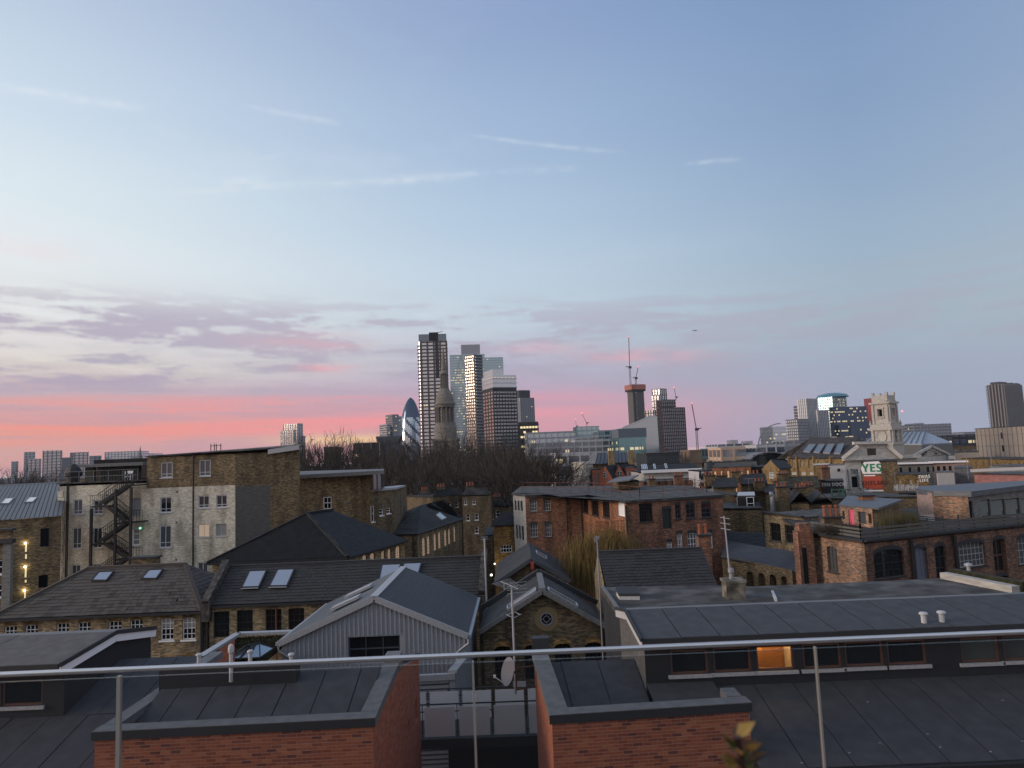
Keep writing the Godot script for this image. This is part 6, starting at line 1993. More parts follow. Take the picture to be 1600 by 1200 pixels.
func mid(called: String, label: String, category: String, a: Vector3, b: Vector3, depth: float, m: String, roof := "roof_mid", y0 := 0.0, win := [], group := "") -> Node3D:
	var bb := flat(b, a.y)
	var t := thing(called, label, category, flat((a + b) * 0.5) + Vector3(0, 0, -depth * .5), group)
	var o := []
	for w in win:
		o.append_array(rows(a, bb, w[0] if w[0] > 0 else a.y + w[0], w[1], w[2], w[3], w[4], w[5], w[6] if w.size() > 6 else .3))
	block(t, a, bb, depth, y0, m, o, roof)
	return t

func gable_roof(t: Node, a: Vector3, b: Vector3, depth: float, rise: float, m: String, along := true):
	# roof over the block a-b; along: ridge parallel to the front
	var u := (flat(b) - flat(a)).normalized()
	var bk := -(u.cross(Vector3.UP)) * depth
	if along:
		var r0 := a + bk * .5 + Vector3.UP * rise
		var r1 := b + bk * .5 + Vector3.UP * rise
		slab(t, "roof_slope", [a + Vector3(0, .02, 0), b + Vector3(0, .02, 0), r1, r0], .1, m)
		slab(t, "roof_slope", [b + bk + Vector3(0, .02, 0), a + bk + Vector3(0, .02, 0), r0, r1], .1, m)
	else:
		var r0 := (a + b) * .5 + Vector3.UP * rise
		slab(t, "roof_slope", [a + bk + Vector3(0, .02, 0), a + Vector3(0, .02, 0), r0, r0 + bk], .1, m)
		slab(t, "roof_slope", [b + Vector3(0, .02, 0), b + bk + Vector3(0, .02, 0), r0 + bk, r0], .1, m)

func church():
	var c := Vector3(-22.58, 0, -235)
	var t := thing("church_steeple", "pale stone church steeple with a colonnaded drum, dome and slender spire among bare trees", "church", c)
	var st: Material = mats["church_stone"]
	var g := MB.new()
	g.box(c + Vector3(0, 11.12, 0), Vector3(7.6, 22.24, 7.6))
	var tw := part(t, "tower", g, st)
	g = MB.new()
	for s in [-1, 1]:
		g.box(c + Vector3(s * 3.4, 11.12, 3.75), Vector3(.9, 22.24, .5))
	part(t, "pilasters", g, st)
	g = MB.new()
	g.box(c + Vector3(0, 22.54, 0), Vector3(8.6, .7, 8.6))
	g.box(c + Vector3(0, 13.1, 0), Vector3(8.4, .6, 8.4))
	part(t, "cornice", g, st)
	var aw := MB.new()
	aw.prism(c + Vector3(.9, 17.57, 3.85), Vector3.RIGHT, Vector3.UP, PackedVector2Array([Vector2(-.85, 0), Vector2(.85, 0), Vector2(.85, 2.6), Vector2(.5, 3.2), Vector2(0, 3.45), Vector2(-.5, 3.2), Vector2(-.85, 2.6)]), .05)
	var lw := part(t, "louvred_window", aw, mats["glass"])
	aw = MB.new()
	for i in 7:
		aw.box(c + Vector3(.9, 17.87 + i * .4, 3.9), Vector3(1.7, .14, .1))
	part(lw, "louvre", aw, st)
	g = MB.new()
	g.lathe(c, [Vector2(0, 22.03), Vector2(3.7, 22.03), Vector2(3.7, 26.88), Vector2(3.35, 27.09), Vector2(3.35, 28.36), Vector2(0, 28.36)], 16, false)
	part(t, "drum_base", g, st)
	g = MB.new()
	g.lathe(c, [Vector2(1.35, 28.15), Vector2(1.35, 33.66)], 12, false)
	part(t, "drum_core", g, mats["church_stone"])
	for i in 12:
		g = MB.new()
		var an := TAU * (i + .5) / 12
		var p := c + Vector3(cos(an) * 2.75, 0, sin(an) * 2.75)
		g.tube([flat(p, 28.15), flat(p, 33.45)], [.32, .28], 7)
		part(t, "column", g, st)
	g = MB.new()
	g.lathe(c, [Vector2(2.6, 33.24), Vector2(3.2, 33.45), Vector2(3.25, 34.09), Vector2(3.55, 34.3), Vector2(3.55, 34.83), Vector2(3.1, 34.94), Vector2(3.0, 35.36), Vector2(2.85, 36.64), Vector2(2.45, 37.92), Vector2(1.9, 38.99), Vector2(1.55, 39.63), Vector2(1.6, 39.84), Vector2(0, 39.95)], 20)
	part(t, "dome", g, st)
	g = MB.new()
	g.lathe(c, [Vector2(.75, 39.84), Vector2(.75, 44.34)], 10, false)
	part(t, "lantern", g, mats["church_stone"])
	for i in 8:
		g = MB.new()
		var an := TAU * (i + .5) / 8
		var p := c + Vector3(cos(an) * 1.05, 0, sin(an) * 1.05)
		g.tube([flat(p, 39.84), flat(p, 44.34)], [.17, .15], 6)
		part(t, "lantern_column", g, st)
	g = MB.new()
	g.lathe(c, [Vector2(1.0, 44.13), Vector2(1.45, 44.56), Vector2(1.45, 44.98), Vector2(1.1, 45.41), Vector2(.8, 45.84), Vector2(1.0, 46.27), Vector2(.85, 46.7), Vector2(.55, 49.93), Vector2(.3, 52.31), Vector2(.1, 53.6), Vector2(0, 53.82)], 12)
	part(t, "spire", g, st)
	g = MB.new()
	g.tube([flat(c, 53.6), flat(c, 54.68)], [.06, .04], 5)
	part(t, "vane", g, mats["iron"])
	var nv := mid("church_nave", "low dark church nave half hidden by the bare trees", "church", Vector3(-33.44, 8.443, -225), Vector3(-24.98, 8.705, -225), 25, "dim_yellow_brick", "roof_dark", 0, [[4.0, 4, 1, .35, .6, "tall_arch"]])

func branches(tr: MB, tw: MB, p: Vector3, d: Vector3, ln: float, r: float, lvl: int):
	var bend := Vector3(rng.randfn() * .18, rng.randfn() * .1 + .12, rng.randfn() * .18)
	var q := p + d * ln * .5 + bend * ln * .2
	var e := q + (d + bend * .6).normalized() * ln * .5
	if lvl < 3:
		tr.tube([p, q, e], [r, r * .8, r * .58], 5 if lvl < 2 else 3, false)
	else:
		var w := d.cross(Vector3(rng.randfn(), rng.randfn(), rng.randfn())).normalized() * r
		tw.quad(p - w, p + w, q + w * .8, q - w * .8)
		tw.quad(q - w * .8, q + w * .8, e + w * .3, e - w * .3)
	if lvl >= 5:
		return
	var k: int = [5, 4, 4, 4, 3][lvl]
	for i in k:
		var at := e if i == 0 else p.lerp(q, rng.randf()).lerp(e, rng.randf_range(.35, 1.0))
		var an := rng.randf() * TAU
		var side := d.cross(Vector3(cos(an), .3, sin(an))).normalized()
		var spread := rng.randf_range(.45, .95) if i > 0 else .2
		var nd := (d + side * spread + Vector3.UP * .12).normalized()
		branches(tr, tw, at, nd, ln * rng.randf_range(.58, .82), maxf(r * .6, .036), lvl + 1)

func make_tree(sd: int, h: float, label: String) -> Node3D:
	rng.seed = sd
	var t := thing("bare_tree", label, "tree", Vector3.ZERO, "bare winter trees round the church")
	var tr := MB.new()
	var tw := MB.new()
	tr.tube([Vector3.ZERO, Vector3(.1, h * .13, 0), Vector3(0, h * .26, .1)], [h * .022, h * .018, h * .015], 8, false)
	for i in 5:
		var an := TAU * i / 5 + rng.randf()
		branches(tr, tw, Vector3(0, h * rng.randf_range(.17, .27), 0), Vector3(cos(an) * .55, 1.0, sin(an) * .55).normalized(), h * .27, h * .0095, 1)
	part(t, "trunk", tr, mats["branch"])
	part(t, "crown", tw, mats["twig"], "", true)
	return t

func trees():
	var kinds := [make_tree(61, 20.0, "-"), make_tree(62, 20.0, "-"), make_tree(63, 20.0, "-")]
	# x, z, height, words
	var spots := [[Vector3(-43.13, 0, -150), 20.95, "leftmost bare tree, just right of the white building's roof"], [Vector3(-44.6, 0, -170), 22.23, "spreading bare tree against the yellow gap in the sky"], [Vector3(-35.44, 0, -150), 20.24, "bare tree behind the stock-brick block's roof"], [Vector3(-39.55, 0, -185), 21.99, "bare tree below the barrel-roofed building"], [Vector3(-30.46, 0, -160), 19.88, "bare tree right of the stock-brick block's glass bay"], [Vector3(-31.23, 0, -190), 21.07, "bare tree in front of the curved glass tower's foot"], [Vector3(-23.11, 0, -165), 19.78, "bare tree left of the church tower"], [Vector3(-22.99, 0, -200), 19.82, "bare tree close against the church tower's left side"], [Vector3(-13.6, 0, -150), 20.58, "wide dark bare tree in front of the church tower"], [Vector3(-9.427, 0, -140), 19.96, "tallest dark bare tree right of the steeple"], [Vector3(-7.703, 0, -165), 19.76, "bare tree in front of the brown apartment tower"], [Vector3(-3.772, 0, -150), 18.98, "bare tree below the black gridded tower"], [Vector3(0.824, 0, -115), 18.16, "bare tree with many upright stems behind the factory's white end"], [Vector3(4.022, 0, -118), 17.75, "spreading bare tree left of the cream arcaded building"], [Vector3(-15.78, 0, -125), 16.36, "low bare tree behind the rear terraces"], [Vector3(-23.05, 0, -130), 17.29, "low bare tree beyond the stock-brick block"], [Vector3(-6.539, 0, -122), 16.24, "low bare tree above the mansard terrace"], [Vector3(-1.659, 0, -125), 16.24, "low bare tree beside the factory's white end wall"], [Vector3(-107.29, 0, -150), 18.28, "bare tree at the frame's left edge"], [Vector3(-131, 0, -200), 16.8, "faint bare tree below the far housing blocks"], [Vector3(-157.89, 0, -230), 16.24, "small far tree between the left edge and the housing blocks"], [Vector3(7.922, 0, -140), 15.26, "small bare tree in front of the white office row"]]
	for i in spots.size():
		var s: Array = spots[i]
		var k: Node3D = kinds[i % 3]
		var size: float = s[1] / 17.6
		if i < 3:
			k.position = s[0]
			k.scale = Vector3.ONE * size
			k.rotation.y = i * 1.3
			k.set_meta("label", s[2])
		else:
			copy_of(k, s[0], i * 1.7, size, s[2])

func text_on(root: Node, called: String, words: String, at: Vector3, u: Vector3, h: float, m: String, depth := .03):
	var tm := TextMesh.new()
	var sf := SystemFont.new()
	sf.font_names = PackedStringArray(["Droid Sans"])
	sf.font_weight = 800
	tm.font = sf
	tm.text = words
	tm.font_size = 64
	tm.pixel_size = h / 47.0
	tm.depth = depth
	tm.horizontal_alignment = HORIZONTAL_ALIGNMENT_CENTER
	tm.material = mats[m]
	var o := MeshInstance3D.new()
	o.name = called
	o.mesh = tm
	root.add_child(o, true)
	o.position = at - origin[root]
	var n := u.cross(Vector3.UP).normalized()
	o.basis = Basis(u.normalized(), Vector3.UP, n)

func scrawl(root: Node, called: String, a: Vector3, b: Vector3, h: float, sd: int, m: String, strokes := 12):
	# looping painted letters, flat on the wall
	rng.seed = sd
	var g := MB.new()
	var u := (b - a) / strokes
	var n := (b - a).cross(Vector3.UP).normalized() * .03
	for i in strokes:
		var pts := []
		for k in 5:
			pts.append(a + u * (i + rng.randf_range(.08, .92)) + Vector3.UP * h * rng.randf_range(.02, 1.0) + n)
		for k in 4:
			g.bar(pts[k], pts[k + 1], .02, h * .11)
	part(root, called, g, mats[m])

func town_hall():
	# brick flank with pilasters
	var t := thing("town_hall", "yellow brick hall flank with blind arches joined to a white stone pedimented front", "civic building", Vector3(59.27, 0, -149))
	wall(t, Vector3(57.52, 13.8, -150), Vector3(61.02, 13.8, -132), 0, "hall_brick", [[0.746, 12.12, 1.847, 1.718, "blind_arch"], [3.707, 12.02, 1.776, 1.684, "blind_arch"], [6.563, 11.92, 1.709, 1.779, "blind_arch"], [9.511, 11.83, 1.641, 1.743, "blind_arch"], [12.34, 11.74, 1.577, 1.709, "blind_arch"], [0.443, 10.54, 1.852, 0.529, "pale"], [3.878, 10.6, 1.551, 0.518, "pale"], [6.733, 10.66, 1.281, 0.508, "pale"], [9.893, 10.72, 1.63, 0.496, "pale"]], "flank_wall")
	for x in [Vector3(57.53, 12.11, -149.96), Vector3(58.08, 12.14, -147.12), Vector3(59.18, 12.19, -141.45), Vector3(60.2, 12.24, -136.2), Vector3(60.93, 12.28, -132.48)]:
		var g := MB.new()
		g.box(flat(x, 7.1) + Vector3(0, 0, .05), Vector3(.7, 14.3, .45))
		part(t, "pilaster", g, mats["hall_brick"])
	slab(t, "roof_slope", [Vector3(57.52, 14, -149.7), Vector3(61.02, 14, -131.7), Vector3(72.34, 17.81, -150), Vector3(67.67, 18.15, -162)], .3, "roof_mid_warm")
	slab(t, "roof_slope", [Vector3(61.02, 14, -131.7), Vector3(73.25, 14, -140), Vector3(72.34, 17.81, -150)], .3, "roof_mid_warm")
	slab(t, "roof_slope", [Vector3(67.67, 18.15, -162), Vector3(72.34, 17.81, -150), Vector3(73.25, 13.8, -158), Vector3(61.52, 13.8, -168)], .3, "roof_mid_warm")
	for q in [[Vector3(60.96, 15.05, -150.73), Vector3(61.1, 14.9, -147.84), Vector3(64.36, 16.35, -152.44), Vector3(63.98, 16.4, -155.15)], [Vector3(61.33, 14.89, -146.48), Vector3(61.42, 14.75, -143.97), Vector3(64.83, 16.29, -149.13), Vector3(64.66, 16.39, -151.54)], [Vector3(61.64, 14.74, -142.69), Vector3(61.76, 14.61, -140.09), Vector3(65.44, 16.29, -146.02), Vector3(65.12, 16.33, -148.27)], [Vector3(62.01, 14.6, -138.68), Vector3(62.2, 14.53, -136.66), Vector3(66.03, 16.29, -143.03), Vector3(65.63, 16.26, -144.7)]]:
		skylight(t, q, "dish_grey", "glass", .3)
	# white front
	wall(t, Vector3(60.26, 13.47, -131), Vector3(73.46, 13.47, -131), 0, "pale_stone", [[1.033, 8.556, 1.049, 1.964, "dark"], [1.322, 10.98, 0.934, 1.043, "hole"]], "front_wall")
	wall(t, Vector3(62.12, 16.34, -130.5), Vector3(68.19, 16.34, -130.5), 13.47, "pale_stone", [[2.214, 14.24, 1.632, 1.276, "dark"]], "attic_wall")
	var g := MB.new()
	g.obox(Vector3(61.72, 16.34, -130.5), Vector3(6.879, -0.127, 0), Vector3(0, .5, 0), Vector3(0, 0, .8))
	g.obox(Vector3(59.86, 13.47, -131), Vector3(14, 0, -0), Vector3(0, .6, 0), Vector3(0, 0, .9))
	g.obox(Vector3(59.96, 11.87, -131), Vector3(13.8, 0, -0), Vector3(0, .35, 0), Vector3(0, 0, .5))
	part(t, "cornice", g, mats["pale_stone"])
	g = MB.new()
	for q in [[Vector3(59.7, 13.87, -130.55), Vector3(62.28, 16.08, -129.44)], [Vector3(68.19, 15.86, -130.55), Vector3(70.07, 13.58, -129.45)]]:
		g.bar(q[0], q[1], .8, .6)
	part(t, "raking_cornice", g, mats["pale_stone"])
	g = MB.new()
	g.tri(Vector3(59.86, 13.86, -130.4), Vector3(62.54, 13.76, -130.4), Vector3(62.74, 15.96, -130.4))
	g.tri(Vector3(67.9, 13.54, -130.4), Vector3(70.47, 13.56, -130.4), Vector3(68.1, 15.75, -130.4))
	part(t, "pediment_wing", g, mats["pale_stone"])
	for x in [Vector3(60.19, 11.18, -130.6), Vector3(60.77, 11.16, -130.6), Vector3(62.64, 11.08, -130.6), Vector3(63.22, 11.06, -130.6)]:
		g = MB.new()
		g.tube([flat(x, 8.354), flat(x, 11.87)], [.28, .24], 8)
		part(t, "column", g, mats["pale_stone"])
	# second pediment, right
	wall(t, Vector3(73.46, 13.47, -131), Vector3(84.81, 13.47, -140), 0, "pale_stone", [], "front_wall")
	g = MB.new()
	g.prism(Vector3(77.68, 13.47, -140), Vector3.RIGHT, Vector3.UP, PackedVector2Array([Vector2(0, 0), Vector2(7.132, 0), Vector2(3.566, 1.721)]), .8)
	part(t, "pediment", g, mats["pale_stone"])
	g = MB.new()
	g.bar(Vector3(77.68, 13.57, -139.6), Vector3(81.48, 15.39, -139.6), .7, .4)
	g.bar(Vector3(81.48, 15.39, -139.6), Vector3(84.81, 13.57, -139.6), .7, .4)
	part(t, "raking_cornice", g, mats["pale_stone"])
	rng.seed = 51
	g = MB.new()
	for i in 26:
		var f := rng.randf_range(-.75, .75)
		g.box(Vector3(81.24, 13.39, -140) + Vector3(f * 3.566, .3 + (1 - absf(f)) * rng.randf() * 1.291, .1), Vector3(rng.randf_range(.2, .5), rng.randf_range(.2, .6), .25))
	part(t, "carved_relief", g, mats["pale_stone"])
	# tower
	var tw := thing("clock_tower", "white stone town hall tower with pediments, belfry openings and a statue niche", "tower", Vector3(71.27, 0, -136.5))
	var c := Vector3(71.27, 0, -136.5)
	var turn := 0.62
	var B := Basis(Vector3.UP, turn)
	var st: Material = mats["tower_stone"]
	var stages := [[8.321, 16.27, 4.1], [16.27, 19.03, 3.75], [19.87, 23.84, 3.2], [24.32, 25.41, 3.0]]
	for s in stages:
		if s[2] == 3.2:
			# hollow belfry with open arches
			for k in 4:
				var d0 := Basis(Vector3.UP, turn + k * PI / 2)
				var y1 := float(s[1])
				wall(tw, flat(c, y1) - d0.x * 1.6 + d0.z * 1.6, flat(c, y1) + d0.x * 1.6 + d0.z * 1.6, s[0], "tower_stone", [[1.18, 21.43, .84, 1.325, "hole"]], "belfry_wall")
			continue
		g = MB.new()
		g.box(flat(c, (float(s[0]) + float(s[1])) * .5), Vector3(s[2], float(s[1]) - float(s[0]), s[2]), turn)
		part(tw, "stage", g, st)
	for s in [[19.03, 4.5, .45], [19.63, 4.0, .6], [23.96, 3.9, .35], [16.27, 4.5, .5]]:
		g = MB.new()
		g.box(flat(c, float(s[0])), Vector3(s[1], s[2], s[1]), turn)
		part(tw, "cornice", g, st)
	# corner strips, pediments and openings on the two faces in view
	for f in 2:
		var nn: Vector3 = B.z if f == 0 else -B.x
		var uu: Vector3 = B.x if f == 0 else B.z
		for q in [[19.27, 4.2, 1.0, 1.95], [23.96, 3.7, .85, 1.7]]:
			g = MB.new()
			g.prism(flat(c, float(q[0])) + nn * (q[3] + .12), uu, Vector3.UP, PackedVector2Array([Vector2(-q[1] * .5, 0), Vector2(q[1] * .5, 0), Vector2(0, q[2])]), .5)
			part(tw, "pediment", g, st)
		g = MB.new()
		for s in [-1, 1]:
			g.box(flat(c, 17.59) + nn * 1.9 + uu * s * 1.6, Vector3(.45, 2.513, .45), turn)
			g.box(flat(c, 21.79) + nn * 1.62 + uu * s * 1.35, Vector3(.4, 3.733, .4), turn)
		part(tw, "pilaster", g, st)
		g = MB.new()
		g.obox(flat(c, 21.13) + nn * 1.62 - uu * .75, uu * 1.5, Vector3.UP * .2, nn * .2)
		g.obox(flat(c, 22.87) + nn * 1.62 - uu * .7, uu * 1.4, Vector3.UP * .25, nn * .2)
		for s in [-1, 1]:
			g.obox(flat(c, 21.43) + nn * 1.62 + uu * (s * .56 - .1), uu * .2, Vector3.UP * 1.446, nn * .15)
		part(tw, "opening_surround", g, st)
		if f == 1:
			g = MB.new()
			var cc := flat(c, 17.63) + nn * 1.9
			for i in 20:
				var d0 := uu * cos(TAU * i / 20) + Vector3.UP * sin(TAU * i / 20) * 1.15
				var d1 := uu * cos(TAU * (i + 1) / 20) + Vector3.UP * sin(TAU * (i + 1) / 20) * 1.15
				g.quad(cc + d0 * .72, cc + d0 * 1.0 + nn * .18, cc + d1 * 1.0 + nn * .18, cc + d1 * .72)
				g.quad(cc + d0 * 1.0 + nn * .18, cc + d0 * 1.08, cc + d1 * 1.08, cc + d1 * 1.0 + nn * .18)
			part(tw, "round_panel", g, st)
		else:
			g = MB.new()
			var n0 := flat(c, 16.51) + nn * 1.89
			g.prism(n0, uu, Vector3.UP, PackedVector2Array([Vector2(-.55, 0), Vector2(.55, 0), Vector2(.55, 1.9), Vector2(.3, 2.4), Vector2(-.3, 2.4), Vector2(-.55, 1.9)]), .0)
			part(tw, "niche", g, mats["grey_render"])
			g = MB.new()
			g.lathe(n0 + nn * .12, [Vector2(.3, .1), Vector2(.28, .5), Vector2(.2, .9), Vector2(.26, 1.25), Vector2(.22, 1.5), Vector2(.08, 1.58), Vector2(.13, 1.75), Vector2(0, 1.92)], 9)
			part(tw, "statue", g, st)
	g = MB.new()
	for s in [[-1, -1], [-1, 1], [1, -1], [1, 1]]:
		g.box(flat(c, 25.68) + B.x * s[0] * 1.3 + B.z * s[1] * 1.3, Vector3(.5, .6, .5), turn)
		g.lathe(flat(c, 19.75) + B.x * s[0] * 1.9 + B.z * s[1] * 1.9, [Vector2(.18, 0), Vector2(.25, .3), Vector2(.1, .7), Vector2(0, 1.1)], 7)
	part(tw, "finials", g, st)
	lamp_on(Vector3(71.66, 22.08, -131), .16, "red_light", "warning_light", "red warning light beside the town hall tower")

func graffiti_street():
	# YES wall
	var t := thing("graffiti_building", "stock-brick end wall painted with white-outlined green letters over red letters", "building", Vector3(48.23, 0, -99.94))
	var a := Vector3(46.31, 14.19, -95.91)
	var b := Vector3(50.16, 14.19, -93.96)
	block(t, a, b, 9, 0, "dim_yellow_brick", [], "roof_dark")
	var u := (b - a).normalized()
	var n := u.cross(Vector3.UP)
	var g := MB.new()
	g.prism(Vector3(46.33, 12.56, -95.9) + n * .03, u, Vector3.UP, PackedVector2Array([Vector2(.1, .0), Vector2(2.283, 0), Vector2(2.283+.05, 1.628*.8), Vector2(2.283*.92, 1.628), Vector2(.35, 1.628*.96), Vector2(-.1, 1.628*.45)]), .02)
	part(t, "white_ground", g, mats["white_paint"])
	text_on(t, "letters", "YES", Vector3(47.45, 13.32, -95.34) + n * .06, u, 1.075, "paint_green", .05)
	g = MB.new()
	g.obox(Vector3(46.39, 10.52, -95.87) + n * .005, u * 2.239, Vector3.UP * 1.729, n * .02)
	part(t, "red_ground", g, mats["paint_red"])
	g = MB.new()
	g.obox(Vector3(46.39, 10.52, -95.87) + n * .01 - Vector3(0, .3, 0), u * 2.307, Vector3.UP * .2, n * .03)
	g.obox(Vector3(48.51, 12.25, -94.8) + n * .01 - u * 2.239, u * 1.344, Vector3.UP * .15, n * .03)
	part(t, "white_edge", g, mats["white_paint"])
	text_on(t, "letters", "XHELMU", Vector3(47.54, 11.34, -95.29) + n * .04, u, 0.571, "paint_dark_red", .03)
	scrawl(t, "tag", Vector3(46.12, 9.674, -96.01), Vector3(47.28, 9.662, -95.42), 1.1, 5, "dull_white", 7)
	# painted lower buildings round it
	t = thing("painted_brick_building", "ochre brick building with boarded windows above a band of graffiti", "building", Vector3(48.63, 0, -91.98))
	block(t, Vector3(47.09, 12.64, -88.82), Vector3(50.18, 12.64, -87.13), 7, 0, "gold_dim", [[0.204, 11.45, 0.348, 0.548, "boarded"], [1.309, 11.36, 0.412, 0.623, "boarded"], [2.066, 11.43, 0.341, 0.543, "boarded"]], "roof_mid")
	g = MB.new()
	g.obox(Vector3(46.75, 10.6, -88.99), Vector3(2.421, 0, 1.329), Vector3(0, 0.823, 0), Vector3(0, 0, .02))
	part(t, "painted_band", g, mats["grey_render"])
	scrawl(t, "tag", Vector3(46.76, 10.6, -88.98), Vector3(49.13, 10.65, -87.68), 0.823, 8, "dull_white", 14)
	text_on(t, "letters", "ZWAS", Vector3(49.7, 12.34, -87.32), Vector3(3.081, 0.156, 1.691), .36, "white_paint", .02)
	text_on(t, "letters", "LIFE", Vector3(49.66, 11.88, -87.34), Vector3(3.081, 0.156, 1.691), .36, "white_paint", .02)
	t = mid("dark_shopfront", "dark low wall with white lettering below the painted building", "building", Vector3(44.93, 10.68, -84.42), Vector3(46.49, 10.74, -83.58), 3, "roof_dark", "roof_dark")
	text_on(t, "letters", "BERWICK", Vector3(45.62, 10.23, -83.97), Vector3(1.561, 0.057, 0.845), .34, "white_paint", .02)
	t = mid("black_hoarding", "black-painted flat-topped block with chalk-white tag letters", "building", Vector3(40.77, 11.86, -95.46), Vector3(43.11, 11.89, -94.43), 6, "black_paint", "roof_mid")
	text_on(t, "letters", "ZSN DOCKI", Vector3(42.02, 11.37, -94.84), Vector3(2.341, 0.028, 1.031), .44, "dull_white", .02)
	mid("red_brick_annexe", "small red brick annexe left of the black tagged block", "building", Vector3(40.23, 11.95, -96), Vector3(41.43, 11.94, -96), 6, "warm_red_brick", "roof_mid")
	t = mid("white_annexe", "white rendered annexe with two small square windows beside the town hall", "building", Vector3(52.65, 13.14, -120.52), Vector3(54.98, 13.16, -119.48), 6, "dull_white", "roof_pale")
	g = MB.new()
	for q in [Vector3(53.61, 12.24, -120.77), Vector3(53.92, 12.25, -119.54)]:
		g.box(q + Vector3(0, 0, .05), Vector3(.45, .5, .12))
	part(t, "windows", g, mats["glass"])
	mid("hall_annexe", "ochre brick annexe with a white cornice below the hall's flank", "building", Vector3(51.85, 13.11, -124.52), Vector3(54.28, 13.03, -123.48), 8, "hall_brick", "pale_stone")
	# eave-lit house right of YES
	t = mid("white_eaved_block", "dark-fronted flat block with a bright white eave beside the painted wall", "building", Vector3(55.87, 13.42, -105.1), Vector3(59.86, 13.56, -102.89), 8, "grey_render", "roof_pale", 0, [[-1.6, 4, 1, .3, .6, "dark", .3]])
	coping_run(t, [Vector3(55.67, 13.32, -104.9), Vector3(59.86, 13.32, -102.69)], .5, .25, "white_paint", "eave")
	t = mid("white_eaved_block", "second white-eaved flat block with reddish blinds and a sloping verge", "building", Vector3(59.61, 13.48, -103.1), Vector3(63.28, 13.45, -100.89), 8, "pinkish_render", "roof_pale", 0, [[-1.6, 6, 1, .5, .6, "dark", .3]])
	coping_run(t, [Vector3(59.41, 13.38, -102.9), Vector3(63.68, 13.38, -100.69)], .5, .25, "white_paint", "eave")
	# corrugated white box and zinc drum
	t = mid("corrugated_box", "pale corrugated roof cabin with a dark slot opening", "cabin", Vector3(46.29, 13.16, -78.91), Vector3(47.69, 13.26, -78.08), 5, "dull_white", "roof_pale", 8)
	g = MB.new()
	for i in 14:
		var f := (i + .5) / 14
		var p := Vector3(46.29, 13.16, -78.91).lerp(Vector3(47.69, 13.16, -78.08), f)
		g.box(Vector3(p.x, 12.11, p.z + .05), Vector3(.07, 2.0, .1))
	part(t, "ribs", g, mats["dull_white"], "", true)
	mid("zinc_plant_room", "dull zinc rooftop plant room beside the corrugated cabin", "plant room", Vector3(48.64, 13.61, -79.46), Vector3(50.09, 13.36, -78.54), 6, "roof_zinc", "roof_pale", 8)
	t = mid("pink_wall_house", "long pink rendered rooftop wall under a pale flat roof", "building", Vector3(49.84, 12.97, -78), Vector3(52.11, 13.4, -70), 5, "pink_render", "roof_pale", 6)
	coping_run(t, [Vector3(49.39, 13.14, -77.5), Vector3(51.75, 13.55, -69.5)], .6, .3, "metal_trim", "roof_edge")
	mid("pale_roof_block", "pale grey flat-roofed block above the pink wall", "building", Vector3(62.76, 13.11, -95), Vector3(60.37, 13.78, -80), 5, "grey_render", "roof_pale")
	t = mid("beige_panel_block", "large beige panelled block at the right edge with two slit windows", "building", Vector3(96.95, 18.57, -150), Vector3(92.92, 18.57, -118), 30, "beige_panel", "roof_mid", 0)
	for q in [Vector3(95.68, 16.88, -139.94), Vector3(95.69, 14.37, -139.97)]:
		g = MB.new()
		g.box(q + Vector3(-.05, 0, .1), Vector3(.5, 1.2, .2), 1.696)
		part(t, "window", g, mats["glass"])
	g = MB.new()
	var bu := (Vector3(92.92, 18.57, -118) - Vector3(96.95, 18.57, -150)) / 20.0
	var bn := bu.cross(Vector3.UP).normalized() * .05
	for i in 16:
		g.bar(Vector3(96.95, 18.57, -150) + bu * (i + .5) + bn, Vector3(96.95, 18.57, -150) + bu * (i + .5) + bn - Vector3(0, 9, 0), .08, .06)
	for i in 4:
		g.bar(Vector3(96.95, 18.57, -150) + bn - Vector3(0, 1.5 + i * 2.2, 0), Vector3(96.95, 18.57, -150) + bu * 18 + bn - Vector3(0, 1.5 + i * 2.2, 0), .06, .08)
	part(t, "panel_joints", g, mats["grey_render"])
	mid("ochre_lower_wall", "ochre brick parapet wall below the beige panelled block", "wall", Vector3(74.8, 13.43, -120), Vector3(72.5, 13.64, -96), 6, "gold_dim", "roof_mid")
	mid("cream_lower_block", "cream rooftop block left of the beige panelled block", "building", Vector3(83.69, 14.09, -136.03), Vector3(86.97, 14.07, -133.96), 10, "beige_panel", "roof_mid")
	# white tent roof
	t = thing("translucent_roof", "long pale translucent pitched roof behind the clock tower", "roof", Vector3(115.29, 0, -210))
	slab(t, "roof_slope", [Vector3(101.85, 16.04, -210), Vector3(116.84, 15.37, -205), Vector3(129.82, 18.98, -225), Vector3(115.49, 19.35, -225)], .3, "tent_white")
	slab(t, "hip_slope", [Vector3(116.84, 15.37, -205), Vector3(128.73, 15.34, -210), Vector3(129.82, 18.98, -225)], .3, "tent_blue")
	wall(t, Vector3(101.85, 15.74, -210), Vector3(116.84, 15.07, -205), 0, "grey_render")
	wall(t, Vector3(116.84, 15.07, -205), Vector3(128.73, 15.04, -210), 0, "grey_render")
	g = MB.new()
	for i in 12:
		g.bar(Vector3(101.85, 16.04, -210).lerp(Vector3(116.84, 15.37, -205), i / 11.0) + Vector3.UP * .2, Vector3(115.49, 19.35, -225).lerp(Vector3(129.82, 18.98, -225), i / 11.0) + Vector3.UP * .2, .25, .2)
	part(t, "roof_ribs", g, mats["roof_zinc"])

